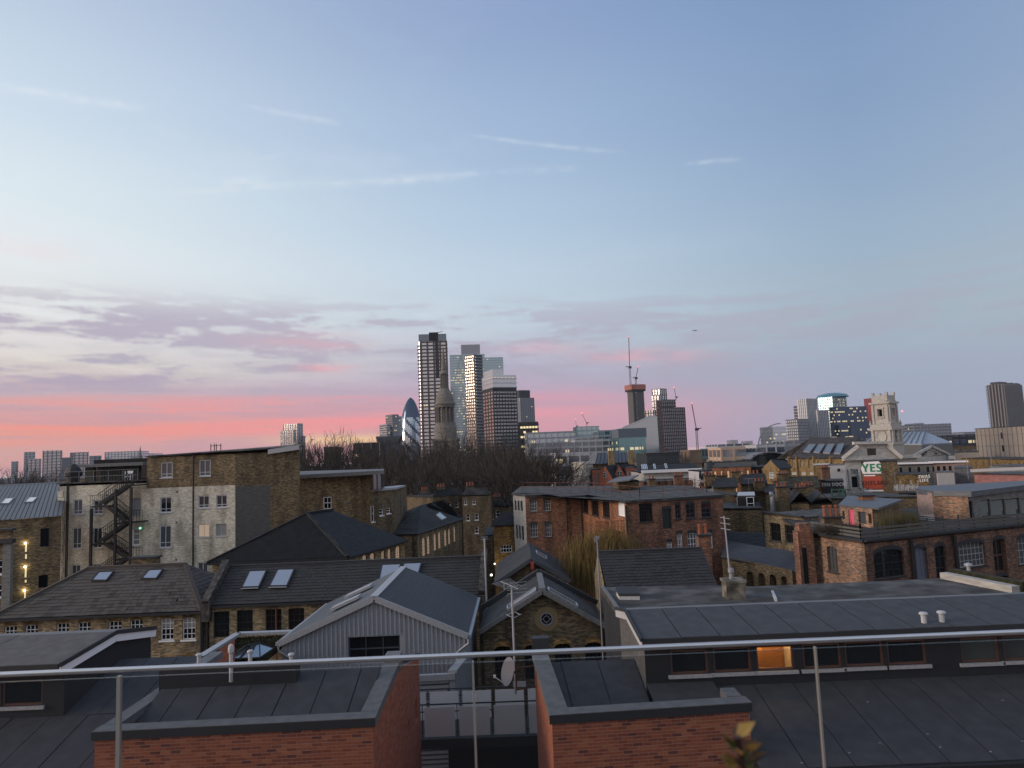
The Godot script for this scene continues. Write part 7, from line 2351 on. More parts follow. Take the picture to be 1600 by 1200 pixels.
func mid_rows():
	var t: Node3D
	var g: MB
	# cream arcaded building, two faces
	t = thing("cream_arcaded_building", "cream building with two storeys of tall round-headed windows", "building", Vector3(14.98, 0, -163))
	wall(t, Vector3(13.22, 14.37, -165), Vector3(14.98, 14.37, -158), 0, "cream", rows(Vector3(13.22, 14.37, -165), Vector3(14.98, 14.37, -158), 9.052, 5, 2, .55, .72, "tall_arch", .4))
	wall(t, Vector3(14.98, 14.37, -158), Vector3(17.87, 14.37, -165), 0, "cream", rows(Vector3(14.98, 14.37, -158), Vector3(17.87, 14.37, -165), 9.052, 5, 2, .55, .72, "tall_arch", .4))
	slab(t, "roof", [Vector3(12.92, 14.67, -164.8), Vector3(14.98, 14.67, -157.6), Vector3(18.17, 14.67, -164.8), Vector3(14.98, 14.67, -170)], .5, "cream")
	g = MB.new()
	for yy in [11.85]:
		g.bar(flat(Vector3(13.22, 14.5, -165), yy), flat(Vector3(14.98, 14.23, -158), yy), .5, .5)
		g.bar(flat(Vector3(14.98, 14.23, -158), yy), flat(Vector3(17.87, 14.31, -165), yy), .5, .5)
	part(t, "string_course", g, mats["cream"])
	# small gabled white front left of it
	t = mid("arched_pavilion", "small pale pavilion with a curved gable left of the cream building", "building", Vector3(8.876, 12.18, -150), Vector3(11.84, 12.33, -150), 10, "pale_stone", "roof_dark", 0, [[-3.6, 3, 1, .5, .7, "tall_arch", .4]])
	gable_roof(t, Vector3(8.876, 12.18, -150), Vector3(11.84, 12.18, -150), 10, 1.8, "roof_mid")
	# red brick gables
	for k in 2:
		var a0: Vector3 = [Vector3(18.59, 10.93, -160), Vector3(21.74, 10.95, -160)][k]
		var b0: Vector3 = [Vector3(21.32, 11.03, -158), Vector3(24.73, 10.83, -160)][k]
		t = thing("red_gable_house", ["left of two red brick Flemish gables with an oval window", "right of two red brick Flemish gables with an oval window"][k], "house", flat((a0 + b0) * .5) + Vector3(0, 0, -5), "red brick gables in the middle distance")
		b0.y = a0.y
		wall(t, a0, b0, 0, "gable_red", [], "gable_wall", (a0 + b0) * .5 + Vector3(0, 2.82, 0))
		wall(t, b0, b0 + Vector3(0, 0, -12), 0, "gable_red")
		gable_roof(t, a0, b0, 12, 2.82, "roof_dark", false)
		var m0 := (a0 + b0) * .5 + Vector3(0, .5, .1)
		g = MB.new()
		g.prism(m0, Vector3.RIGHT, Vector3.UP, PackedVector2Array([Vector2(-.35, -.5), Vector2(.35, -.5), Vector2(.5, .2), Vector2(.35, .9), Vector2(0, 1.1), Vector2(-.35, .9), Vector2(-.5, .2)]), .1)
		part(t, "oval_window", g, mats["glass"])
		g = MB.new()
		for i in 3:
			g.box(m0 + Vector3(0, -.3 + i * .55, .05), Vector3(1.0, .12, .1))
		g.box(m0 + Vector3(0, .3, .05), Vector3(.12, 1.7, .1))
		part(t, "window_bars", g, mats["dull_white"])
	t = mid("striped_brick_house", "red brick house with pale bands between the cream building and the gables", "house", Vector3(17.22, 12.95, -161), Vector3(19.1, 13.02, -161), 10, "gable_red", "roof_mid", 0, [[5.0, 3, 2, .5, .7, "tall_arch"]])
	t = mid("red_brick_house", "red brick house with white trim right of the two gables", "house", Vector3(25.03, 13.05, -162), Vector3(27.21, 13.11, -162), 10, "gable_red", "roof_zinc", 0, [[8.0, 3, 2, .5, .6, "sash"]])
	# mansard with zinc sides behind
	t = mid("zinc_mansard_block", "block with a tall zinc and glass mansard between stone chimney piers", "building", Vector3(18.7, 13.71, -185), Vector3(30.97, 13.72, -185), 18, "dim_yellow_brick", "roof_mid")
	slab(t, "mansard", [Vector3(20.58, 13.81, -184), Vector3(29.5, 13.95, -184), Vector3(30.09, 16.41, -190), Vector3(22.08, 16.56, -190)], .2, "roof_zinc")
	g = MB.new()
	for x in [Vector3(24.64, 15.13, -183), Vector3(29.81, 15.09, -183)]:
		g.box(x, Vector3(1.6, 3.6, 1.2))
	part(t, "chimney_pier", g, mats["pale_yellow_brick"])
	g = MB.new()
	g.quad(Vector3(18.65, 13.72, -184.5), Vector3(20.58, 13.81, -184), Vector3(22.09, 16.73, -190), Vector3(20.19, 16.3, -190))
	part(t, "end_slope", g, mats["grey_render"])
	for i in 10:
		g = MB.new()
		g.bar(Vector3(20.72, 13.84, -183.8).lerp(Vector3(29.46, 13.95, -183.8), i / 9.0), Vector3(22.14, 16.56, -189.8).lerp(Vector3(30.06, 16.41, -189.8), i / 9.0), .15, .15)
		part(t, "glazing_bar", g, mats["iron"])
	# dark roof with skylights over white cornice
	t = mid("white_corniced_block", "white-corniced block under a long dark mansard with small bright skylights", "building", Vector3(22.92, 12.85, -128), Vector3(32.78, 12.91, -128), 14, "white_render", "roof_dark", 0, [[-4.4, 9, 1, .5, .55, "hole", 1.6]])
	slab(t, "mansard", [Vector3(21.92, 12.95, -128), Vector3(33.28, 12.95, -128), Vector3(33.08, 14.09, -133), Vector3(23.18, 14.01, -133)], .2, "corrugated_dark")
	for q in [(1001), (1004), (1007), (1020), (1037)]:
		var px: float = {1001: 23.15, 1004: 23.49, 1007: 23.83, 1020: 25.35, 1037: 27.44}[q]
		var base := Vector3(23.31, 13.36, -129.94)
		base.x = px
		skylight(t, [base + Vector3(-.15, 0, 0), base + Vector3(.15, 0, 0), base + Vector3(.35, .8, -1.8), base + Vector3(.05, .8, -1.8)], "dull_white", "skylight_pale", .12)
	coping_run(t, [Vector3(22.52, 12.75, -127.7), Vector3(33.18, 12.75, -127.7)], .8, .5, "white_paint", "cornice")
	coping_run(t, [Vector3(22.52, 11.65, -127.8), Vector3(33.18, 11.65, -127.8)], .5, .3, "dull_white", "string_course")
	t = mid("dark_glass_office", "low dark glass office above the skylit mansard", "building", Vector3(42.37, 15.64, -230), Vector3(52.9, 15.63, -230), 20, "coping_dark", "roof_dark", 0, [[-3.5, 14, 1, .8, .8, "plate", .6]])
	t = mid("graffiti_panel_block", "white stair block scrawled with black looping graffiti", "building", Vector3(25.6, 13.71, -100), Vector3(27.49, 13.82, -100), 6, "dull_white", "roof_mid")
	scrawl(t, "tag", Vector3(25.53, 12.3, -99.9), Vector3(27.32, 12.32, -99.9), 1.3, 3, "black_paint", 9)
	scrawl(t, "tag", Vector3(25.45, 11.07, -99.9), Vector3(27.23, 11.08, -99.9), 1.1, 4, "black_paint", 9)
	# long red office, lit windows
	t = mid("red_brick_office", "long red brick block with a row of lit square windows", "building", Vector3(32.59, 13.54, -118.86), Vector3(38.51, 13.75, -117.08), 14, "warm_red_brick", "roof_mid", 0, [[-1.9, 6, 1, .35, .8, "lit", .5], [-5.0, 6, 1, .4, .25, "lit", 2.6]])
	t = mid("blue_slate_house", "slate-fronted block between the red office and the yellow gabled house", "building", Vector3(40.23, 13.28, -122.38), Vector3(42.47, 13.2, -121.62), 10, "roof_dark", "roof_dark")
	# yellow gabled house
	t = thing("yellow_gabled_house", "yellow brick gabled house with white arched windows beside the hall", "house", Vector3(41.28, 0, -116))
	wall(t, Vector3(40.56, 13.02, -118), Vector3(41.28, 13.02, -112), 0, "hall_brick", [[2.298, 11.55, 1.944, 1.022, "pale"]], "gable_wall", Vector3(41.07, 14.5, -115))
	wall(t, Vector3(41.28, 13.02, -112), Vector3(45.21, 13.02, -118), 0, "hall_brick", [[-1.129, 11.19, 4.23, 1.477, "pale"], [3.844, 11.5, 1.788, 1.013, "pale"]])
	slab(t, "roof_slope", [Vector3(41.28, 13.12, -111.8), Vector3(45.61, 13.12, -118), Vector3(47.47, 14.05, -126), Vector3(41.07, 14.55, -115)], .15, "roof_dark")
	# rooftops in front of the hall
	var houses := [
		[Vector3(23.82, 12.11, -86.34), Vector3(26.23, 12.19, -85.64), .9, "brown_dark", "roof_dark", "low dark-roofed house right of the graffiti stair block"],
		[Vector3(23.27, 11.6, -77.11), Vector3(24.01, 11.51, -76.88), .3, "old_red_brick", "roof_mid", "narrow red brick party wall beside the dormer house"],
		[Vector3(29, 12.03, -92.46), Vector3(31.79, 11.79, -91.53), 1.1, "dim_yellow_brick", "roof_dark", "brown gabled house with clay chimneys below the red office"],
		[Vector3(30.65, 11.11, -88.44), Vector3(33.14, 10.98, -87.54), .8, "dim_yellow_brick", "roof_mid", "low hipped house in front of the yellow gabled house"],
		[Vector3(35.12, 11.29, -92.64), Vector3(38.36, 11.22, -91.34), 1.3, "dim_yellow_brick", "moss_roof", "house with a mossy green-brown hipped roof below the hall"],
		[Vector3(28.7, 10.82, -75.31), Vector3(30.31, 10.8, -74.68), 1.1, "brown_brick", "roof_dark", "grey gabled house with a weathered bargeboard beside the chimney pots"],
		[Vector3(30.73, 10.6, -75.4), Vector3(32.65, 10.58, -74.59), 1.15, "brown_brick", "roof_mid", "second grey gabled house behind the three chimney pots"],
		[Vector3(20.48, 10.77, -71.52), Vector3(23.93, 10.9, -70.44), .4, "brown_brick", "stained_roof", "flat-roofed brick house right of the red factory"],
		[Vector3(36.21, 10.47, -82.61), Vector3(38.91, 10.37, -81.37), .3, "brown_dark", "stained_roof", "dark flat roof in front of the painted end wall"],
		[Vector3(39.9, 10.42, -83.39), Vector3(45.35, 10.52, -80.57), .3, "brown_dark", "stained_roof", "long flat roof below the graffiti band"]]
	for q in houses:
		var h := thing("rooftop_house", q[5], "house", flat((q[0] + q[1]) * .5) + Vector3(0, 0, -3), "small houses below the town hall")
		var a0: Vector3 = q[0]
		var b0: Vector3 = flat(q[1], a0.y)
		block(h, a0, b0, 8, 0, q[3], [], "roof_dark")
		if q[2] > .5:
			gable_roof(h, a0 + Vector3(-.2, 0, .3), b0 + Vector3(.2, 0, .3), 8.5, q[2], q[4], q[3] != "brown_brick")
		else:
			slab(h, "roof_cover", [a0 + Vector3(-.1, .12, .1), b0 + Vector3(.1, .12, .1), b0 + Vector3(.1, .12, -8), a0 + Vector3(-.1, .12, -8)], .1, q[4])
		if q[2] > .5:
			chimney(h, a0.lerp(b0, .12) + Vector3(0, 0, -3), 1.3, .6, q[2] + .35, "brown_brick", 3, "terracotta", .4)
	# dormer house
	t = mid("dormer_house", "black-boarded dormer house with bright white sash windows", "house", Vector3(22.5, 11.91, -73.26), Vector3(24.14, 11.82, -72.73), 6, "black_paint", "dull_white")
	for q in [Vector3(22.9, 11.03, -73.7), Vector3(23.54, 11.08, -72.62), Vector3(22.84, 8.822, -73.8), Vector3(23.36, 9.016, -72.93)]:
		window(t, q + Vector3(-.35, -.6, .14), Vector3.RIGHT, Vector3.BACK, .75, 1.3, "plain_white")
	g = MB.new()
	g.tube([Vector3(28.42, 9.534, -79.99), Vector3(28.49, 11.29, -80.01), Vector3(28.34, 11.44, -79.97), Vector3(28.15, 11.44, -80.03)], [.3, .3, .3, .3], 8)
	t = thing("flue_duct", "fat bent metal flue rising from the roofs left of the chimney pots", "flue", Vector3(28.42, 9.533, -80))
	part(t, "duct", g, mats["metal_trim"])
	g = MB.new()
	t = thing("green_fire_stair", "green-painted steel stair frame beside the black tagged block", "stair", Vector3(37.35, 9.6, -84))
	for q in [[Vector3(36.79, 9.992, -84), Vector3(36.92, 11.54, -84)], [Vector3(38.43, 10.08, -83.97), Vector3(38.42, 11.48, -84.03)], [Vector3(36.92, 10.12, -84.28), Vector3(38.27, 11.35, -83.72)], [Vector3(37.04, 11.37, -84.31), Vector3(38.41, 11.42, -83.69)], [Vector3(37.61, 9.96, -84), Vector3(37.73, 11.36, -84)], [Vector3(37.11, 10.63, -84.26), Vector3(38.29, 10.69, -83.73)]]:
		g = MB.new()
		g.bar(q[0], q[1], .14, .14)
		part(t, "strut", g, mats["paint_green_dark"])


func roof_clutter():
	# stacks and aerials that break up the roofs below the town hall
	var t := mid("brick_parapet_block", "low brown brick parapet block behind the factory's roof rails", "building", Vector3(17.99, 12.27, -104), Vector3(26.54, 12.2, -104), 5, "brown_brick", "roof_mid")
	for i in 9:
		var g := MB.new()
		g.box(Vector3(18.22, 11.99, -103.8).lerp(Vector3(26.19, 11.95, -103.8), i / 8.0), Vector3(.55, .7, .3))
		part(t, "pier", g, mats["old_red_brick"])
	var at := [Vector3(19.46, 12.06, -103), Vector3(23.1, 12.14, -102), Vector3(28.69, 11.73, -100), Vector3(32.49, 11.7, -97), Vector3(36.51, 11.15, -100), Vector3(35.66, 10.86, -88), Vector3(49.42, 10.2, -90), Vector3(47.51, 11.64, -110)]
	var words := ["above the middle of the factory's roof rails", "just left of the graffiti stair block", "right of the graffiti stair block", "in front of the slate-fronted block", "below the yellow gabled house", "between the two grey gabled houses", "below the graffiti band", "beside the red brick annexe"]
	for i in at.size():
		var s := thing("chimney_stack", "brick chimney stack with clay pots " + words[i], "chimney", at[i] - Vector3(0, 2, 0), "chimney stacks among the roofs")
		chimney(s, at[i] - Vector3(0, 2, 0), 1.0 + .25 * (i % 3), .6, 2.6 + .25 * (i % 4), ["brown_brick", "old_red_brick", "dim_yellow_brick"][i % 3], 2 + i % 3, "terracotta", .42)
	var poles := [Vector3(33.48, 10.52, -90), Vector3(48.63, 10.86, -92), Vector3(29.19, 11.09, -90), Vector3(49.18, 13.34, -78), Vector3(50.51, 14.21, -76)]
	var names := ["above the low hipped house", "right of the painted end wall", "above the dormer house", "on the zinc plant room", "above the pink rendered wall"]
	for i in poles.size():
		var s := thing("television_aerial", "thin television aerial " + names[i], "aerial", poles[i] - Vector3(0, 1, 0), "aerials among the roofs")
		var g := MB.new()
		g.tube([poles[i] - Vector3(0, 1, 0), poles[i] + Vector3(0, 1.8, 0)], [.035, .03], 5)
		part(s, "pole", g, mats["dish_grey"])
		g = MB.new()
		g.bar(poles[i] + Vector3(-.6, 1.7, 0), poles[i] + Vector3(.6, 1.75, .2), .03, .03)
		for k in 6:
			g.bar(poles[i] + Vector3(-.55 + k * .2, 1.7, -.25), poles[i] + Vector3(-.55 + k * .2, 1.7, .25), .02, .02)
		part(s, "aerial", g, mats["dish_grey"])


# ---- the skyline
# a tower stands with its near corner at its root, one face along local +x, the other going back along -z
func tower(called: String, label: String, at: Vector3, turn: float, wr: float, wl: float, h: float, o: Dictionary) -> Node3D:
	var t := thing(called, label, "tower", at, "skyline", turn if turn != 0.0 else 0.0001)
	fit(t, wr, wl, h, o)
	return t

func fit(t: Node3D, wr: float, wl: float, h: float, o: Dictionary):
	wr = maxf(wr, 2.0)
	wl = maxf(wl, 2.0)
	var base: float = o.get("from", 0.0)
	var g := MB.new()
	g.obox(Vector3(0, base, 0), Vector3(wr, 0, 0), Vector3(0, h - base, 0), Vector3(0, 0, -wl))
	part(t, "glazing", g, mats[o.get("glass", "glass_blue")])
	var fh: float = o.get("fh", 4.0)
	var n := int((h - base) / fh)
	var out: float = o.get("out", .35)
	if o.has("band"):
		g = MB.new()
		var bh: float = o.get("bh", 1.0)
		for i in n + 1:
			g.obox(Vector3(-out, base + i * fh, out), Vector3(wr + 2 * out, 0, 0), Vector3(0, minf(bh, h - base - i * fh + .5), 0), Vector3(0, 0, -wl - 2 * out))
		part(t, "floor_bands", g, mats[o.band], "", true)
	if o.has("mul"):
		g = MB.new()
		var step: float = o.get("step", 3.0)
		var mw: float = o.get("mw", .5)
		for i in int(wr / step) + 1:
			g.obox(Vector3(i * step - mw * .5, base, 0), Vector3(mw, 0, 0), Vector3(0, h - base, 0), Vector3(0, 0, out * 1.6))
		for i in int(wl / step) + 1:
			g.obox(Vector3(0, base, -i * step - mw * .5), Vector3(-out * 1.6, 0, 0), Vector3(0, h - base, 0), Vector3(0, 0, mw))
		part(t, "mullions", g, mats[o.mul], "", true)
	if o.get("lit", 0.0) > 0.0:
		g = MB.new()
		rng.seed = hash(String(t.get_meta("label")))
		var cw: float = o.get("cell", 3.0)
		for i in n:
			var busy := rng.randf() < .45
			for k in int(wr / cw):
				if rng.randf() < o.lit * (2.0 if busy else .4):
					g.obox(Vector3((k + .12) * cw, base + i * fh + fh * .35, .05), Vector3(cw * .76, 0, 0), Vector3(0, fh * .42, 0), Vector3(0, 0, .05))
			for k in int(wl / cw):
				if rng.randf() < o.lit * (2.0 if busy else .4):
					g.obox(Vector3(-.05, base + i * fh + fh * .35, -(k + .88) * cw), Vector3(-.05, 0, 0), Vector3(0, fh * .42, 0), Vector3(0, 0, cw * .76))
		part(t, "lit_windows", g, mats[o.get("litm", "lit_office")], "", true)
	if o.has("top"):
		g = MB.new()
		g.obox(Vector3(-out, h, out), Vector3(wr + 2 * out, 0, 0), Vector3(0, o.top, 0), Vector3(0, 0, -wl - 2 * out))
		part(t, "roof_parapet", g, mats[o.get("topm", "coping")])

func add_box(t: Node, called: String, o: Vector3, s: Vector3, m: String):
	var g := MB.new()
	g.obox(o, Vector3(s.x, 0, 0), Vector3(0, s.y, 0), Vector3(0, 0, s.z))
	part(t, called, g, mats[m])

func crane(label: String, base: Vector3, mast: float, jib: Vector3, back := 4.0, w := 1.2):
	var t := thing("tower_crane", label, "crane", base, "tower cranes")
	var g := MB.new()
	var n := int(mast / (w * 1.6)) + 1
	var top := base + Vector3.UP * mast
	for s in [[-1, -1], [1, -1], [1, 1], [-1, 1]]:
		g.box(base + Vector3(s[0] * w * .5, mast * .5, s[1] * w * .5), Vector3(w * .22, mast, w * .22))
	for i in n:
		var y0 := base + Vector3.UP * mast * i / n
		var y1 := base + Vector3.UP * mast * (i + 1) / n
		g.bar(y0 + Vector3(-w * .5, 0, w * .5), y1 + Vector3(w * .5, 0, w * .5), w * .16, w * .16)
	part(t, "mast", g, mats["crane_grey"])
	g = MB.new()
	g.box(top + Vector3(.5, .5, 0), Vector3(w * 2.2, w * 1.6, w * 1.8))
	part(t, "cab", g, mats["iron"])
	g = MB.new()
	g.bar(top + Vector3(0, w * .5, 0), top + jib, w * .55, w * .55)
	g.bar(top + Vector3(0, w * .5, 0), top - Vector3(jib.x, 0, jib.z).normalized() * back + Vector3.UP * w, w, w * .6)
	part(t, "jib", g, mats["crane_red"])
	g = MB.new()
	g.lathe(top + jib, [Vector2(0, -.8), Vector2(.7, 0), Vector2(0, .8)], 6)
	part(t, "warning_light", g, mats["red_light"])

func skyline():
	var t: Node3D
	var g: MB
	# curved glass tower with spiral bands
	var c := Vector3(-216.2, 0, -1500)
	t = thing("curved_glass_tower", "bullet-shaped glass tower with dark spiral bands", "tower", c, "skyline")
	var pale := MB.new()
	var dark := MB.new()
	var lat := MB.new()
	var segs := 36
	var nr := 34
	var hh := 145.3
	for i in nr:
		var f0 := float(i) / nr
		var f1 := float(i + 1) / nr
		var r0 := 24.5* pow(maxf(0.0, 1.0 - pow(absf(f0 - .36) / .645, 2.1)), .62)
		var r1 := 24.5* pow(maxf(0.0, 1.0 - pow(absf(f1 - .36) / .645, 2.1)), .62)
		for s in segs:
			var a0 := TAU * s / segs
			var a1 := TAU * (s + 1) / segs
			var q := [c + Vector3(cos(a1) * r0, hh * f0, sin(a1) * r0), c + Vector3(cos(a0) * r0, hh * f0, sin(a0) * r0), c + Vector3(cos(a0) * r1, hh * f1, sin(a0) * r1), c + Vector3(cos(a1) * r1, hh * f1, sin(a1) * r1)]
			var spiral := posmod(s * 1 - i, 6) < 2 or i > nr - 11
			(dark if spiral else pale).quad(q[0], q[1], q[2], q[3])
			if i % 2 == 0 and not spiral:
				lat.bar(q[0] * Vector3(1, 1, 1) + Vector3(cos(a1), 0, sin(a1)) * .25, q[1] + Vector3(cos(a0), 0, sin(a0)) * .25, .5, .5)
	part(t, "pale_glazing", pale, mats["glass_silver"])
	part(t, "dark_glazing", dark, mats["glass_navy"])
	part(t, "floor_lattice", lat, mats["dull_white"], "", true)
	# banded residential tower
	t = tower("residential_tower", "tall slim banded tower with dark balconies and a glass crown", Vector3(-101.83, 0, -800), 0.07, 28.89, 22, 149.34, {"glass": "glass_band", "band": "band_brown", "bh": 1.35, "fh": 4.1, "mul": "bronze", "step": 7.2, "mw": 2.0, "out": .7, "lit": .012})
	add_box(t, "glass_crown", Vector3(-2.5, 149.34+.3, 0), Vector3(31.39, 7.881, -22), "glass_blue")
	add_box(t, "plant_core", Vector3(9.244, 149.34+.2, .4), Vector3(10.4, 9.881, -17.6), "roof_dark")
	add_box(t, "service_strip", Vector3(15.89, 107.53, .3), Vector3(4.044, 41.82, 1.0), "coping_dark")
	g = MB.new()
	g.bar(Vector3(14.44, 159.82, -8), Vector3(24.55, 161.82, -10), .8, .6)
	g.bar(Vector3(14.44, 158.22, -8), Vector3(14.44, 160.22, -8), .8, .8)
	part(t, "roof_crane", g, mats["iron"])
	g = MB.new()
	g.lathe(Vector3(.5, 0, -4), [Vector2(4.2, 0), Vector2(4.2, 149.34)], 20)
	part(t, "round_end", g, mats["glass_band"])
	g = MB.new()
	for i in 36:
		g.lathe(Vector3(.5, i * 4.1, -4), [Vector2(4.2, 0), Vector2(5.1, 0), Vector2(5.1, 1.35), Vector2(4.2, 1.35)], 14, false)
	part(t, "end_balconies", g, mats["cladding_black"], "", true)
	# braced glass tower
	t = tower("braced_glass_tower", "broad pale glass tower with a white triangular brace and a blank plant box", Vector3(-99.75, 0, -1150), 0.07, 56.56, 40, 183.07, {"glass": "glass_pale_blue", "band": "glass_teal", "bh": 1.2, "fh": 4.2, "mul": "pane_grey", "step": 3.2, "mw": .35, "lit": .16, "cell": 3.6})
	add_box(t, "plant_box", Vector3(18.67, 183.07, -4), Vector3(31.11, 16.72, -25), "metal_grey")
	for i in 3:
		g = MB.new()
		var y0 := 183.07 - 42.0 - i * 62
		g.bar(Vector3(6.788, y0, .9), Vector3(18.1, y0 + 40, .9), 1.2, 1.6)
		g.bar(Vector3(18.1, y0 + 40, .9), Vector3(29.41, y0, .9), 1.2, 1.6)
		part(t, "brace", g, mats["metal_trim"])
	t = tower("curved_glass_office", "blue glass tower with a slanted top behind the dark apartment block", Vector3(-49.19, 0, -1250), 0.175, 35.44, 40, 190.51, {"glass": "glass_pale_blue", "band": "glass_teal", "bh": 1.0, "fh": 4.5, "lit": .02})
	# brown apartments
	t = tower("brown_apartment_tower", "brown-clad apartment tower with staggered lit-edged windows and glass balconies", Vector3(-39.51, 0, -760), 0.838, 12.26, 14.71, 126.37, {"glass": "cladding_brown", "fh": 3.4, "out": .1})
	g = MB.new()
	rng.seed = 5
	for i in 37:
		for k in 5:
			g.obox(Vector3(-.08, 1.0 + i * 3.4, -1.3 - k * 2.83 - (i % 3) * .3), Vector3(-.1, 0, 0), Vector3(0, 1.9, 0), Vector3(0, 0, -1.0 - rng.randf() * .5))
	part(t, "windows", g, mats["pane_warm"], "", true)
	g = MB.new()
	for i in 37:
		g.obox(Vector3(.6, .3 + i * 3.4, 0), Vector3(11.46, 0, 0), Vector3(0, 1.2, 0), Vector3(0, 0, 1.0))
	part(t, "balconies", g, mats["glass_blue"], "", true)
	g = MB.new()
	for i in 37:
		g.obox(Vector3(.6, 1.5 + i * 3.4, .0), Vector3(11.46, 0, 0), Vector3(0, 2.1, 0), Vector3(0, 0, .1))
	part(t, "balcony_recess", g, mats["glass"], "", true)
	# black gridded tower
	t = tower("black_gridded_tower", "black gridded tower with rows of pale windows and a lit glass crown", Vector3(-18.94, 0, -700), 0.419, 25.63, 29.16, 83.77, {"glass": "cladding_black", "out": .1})
	g = MB.new()
	var gw := MB.new()
	rng.seed = 6
	for i in 23:
		for k in 8:
			var x := 3.126* (k + .25)
			g.obox(Vector3(x, 1.1 + i * 3.5, .02), Vector3(1.938, 0, 0), Vector3(0, 1.7, 0), Vector3(0, 0, .12))
		for k in 4:
			gw.obox(Vector3(-.02, 1.0 + i * 3.5, -1.0 - k * 7.111 - (i % 2) * .5), Vector3(-.25, 0, 0), Vector3(0, 2.0, 0), Vector3(0, 0, -3.911))
	part(t, "windows", g, mats["pane_grey"], "", true)
	part(t, "bay_windows", gw, mats["pane_warm"], "", true)
	g = MB.new()
	for i in 23:
		for k in 8:
			g.obox(Vector3(3.126* (k + .52), 1.1 + i * 3.5, .1), Vector3(.35, 0, 0), Vector3(0, 1.7, 0), Vector3(0, 0, .12))
	part(t, "window_posts", g, mats["cladding_black"], "", true)
	add_box(t, "crown", Vector3(0, 83.77, 0), Vector3(25.63, 12.75, -29.16), "glass_silver")
	for i in 3:
		add_box(t, "crown_floor", Vector3(-.3, 83.77 + i * 4.25, .3), Vector3(26.23, .6, -29.76), "metal_trim")
	add_box(t, "plant_room", Vector3(1, 96.52, -2), Vector3(11.53, 5.753, -25.16), "glass_silver")
	g = MB.new()
	for i in 6:
		g.obox(Vector3(1.0 + i * 3.943, 93.52, .35), Vector3(2.2, 0, 0), Vector3(0, .5, 0), Vector3(0, 0, .1))
		g.obox(Vector3(-.35, 93.52, -1.0 - i * 4.485), Vector3(-.1, 0, 0), Vector3(0, .5, 0), Vector3(0, 0, -1.6))
	part(t, "lit_windows", g, mats["lit_office"], "", true)
	# old bank tower
	t = tower("ribbed_tower", "grey ribbed tower with a dark cap right of the black gridded tower", Vector3(14.39, 0, -1400), 0.436, 31.81, 20.74, 128.1, {"glass": "tower_grey", "mul": "metal_trim", "step": 4.0, "mw": .8, "lit": .02})
	add_box(t, "dark_cap", Vector3(0, 128.1, -2), Vector3(23.85, 15.24, -16.74), "coping_dark")
	# lit black-framed office
	t = tower("lit_framed_office", "black-framed office with brightly lit floors below the ribbed tower", Vector3(5.455, 0, -620), 0.105, 16.31, 12, 44.92, {"glass": "glass", "band": "cladding_black", "bh": 1.0, "fh": 4.2, "mul": "cladding_black", "step": 2.6, "mw": .3, "lit": .5, "litm": "lit_bright", "cell": 2.6})
	# left: hotel-like red-lit block
	t = tower("rose_glass_slab", "stepped glass slab glowing rose beside the white building's roof", Vector3(-274.1, 0, -900), 1.082, 9.415, 24.4, 67.25, {"glass": "glass_rose", "band": "metal_grey", "bh": .6, "fh": 3.6, "mul": "dull_white", "step": 4, "mw": .3, "lit": .02})
	t = tower("rose_glass_slab", "lower front block of the stepped rose glass slab", Vector3(-273.1, 0, -880), 1.082, 4.819, 22.3, 57.61, {"glass": "glass_rose", "band": "metal_grey", "bh": .6, "fh": 3.6, "mul": "dull_white", "step": 3, "mw": .4, "lit": .02})
	t = tower("dark_annexe_tower", "small dark glass annexe right of the stepped rose slab", Vector3(-264.6, 0, -890), 0.489, 3.14, 11.75, 50.4, {"glass": "glass_blue", "band": "metal_grey", "bh": .6, "fh": 3.6, "lit": .05})
	# left of the curved tower
	t = tower("stepped_office_tower", "stepped grey office tower left of the bullet-shaped tower", Vector3(-221.6, 0, -1300), 0.663, 13.18, 25.91, 98.99, {"glass": "glass_blue", "band": "tower_grey", "bh": 1.4, "fh": 4.2, "lit": .12})
	t = tower("stepped_office_low", "lowest step of the grey stepped office", Vector3(-230.3, 0, -1290), 0.663, 6.481, 28.58, 81.32, {"glass": "glass_blue", "band": "metal_trim", "bh": 1.6, "fh": 4.2, "lit": .06})
	t = tower("slim_glass_tower", "slim glass tower squeezed between stepped office and bullet-shaped tower", Vector3(-217.9, 0, -1350), 0.524, 5.783, 13.6, 97.99, {"glass": "glass_blue", "band": "glass_teal", "bh": .8, "fh": 4, "lit": .1})
	t = thing("barrel_roofed_office", "dark office with a barrel-vaulted roof in front of the bullet-shaped tower", "building", Vector3(-122.85, 0, -700), "skyline")
	g = MB.new()
	for i in 10:
		var a0 := PI * i / 10
		var a1 := PI * (i + 1) / 10
		var hw := 12.91
		var o := Vector3(-122.85, 31.06, -700)
		g.quad(o + Vector3(-hw + 4 * (1 - sin(a0)), sin(a0) * 9, cos(a0) * 9), o + Vector3(hw - 4 * (1 - sin(a0)), sin(a0) * 9, cos(a0) * 9), o + Vector3(hw - 4 * (1 - sin(a1)), sin(a1) * 9, cos(a1) * 9), o + Vector3(-hw + 4 * (1 - sin(a1)), sin(a1) * 9, cos(a1) * 9))
	part(t, "vault", g, mats["cladding_black"])
	block(t, Vector3(-135.76, 30.95, -700), Vector3(-109.93, 30.95, -700), 18, 0, "glass_navy", [], "roof_dark")
	t = tower("dark_low_office", "long low dark office between the trees and the barrel roof", Vector3(-94.67, 0, -420), 0.07, 16.44, 14, 27.41, {"glass": "cladding_black", "band": "coping_dark", "bh": .6, "fh": 3.6, "mul": "beige_panel", "step": 5, "mw": .5, "lit": .03})
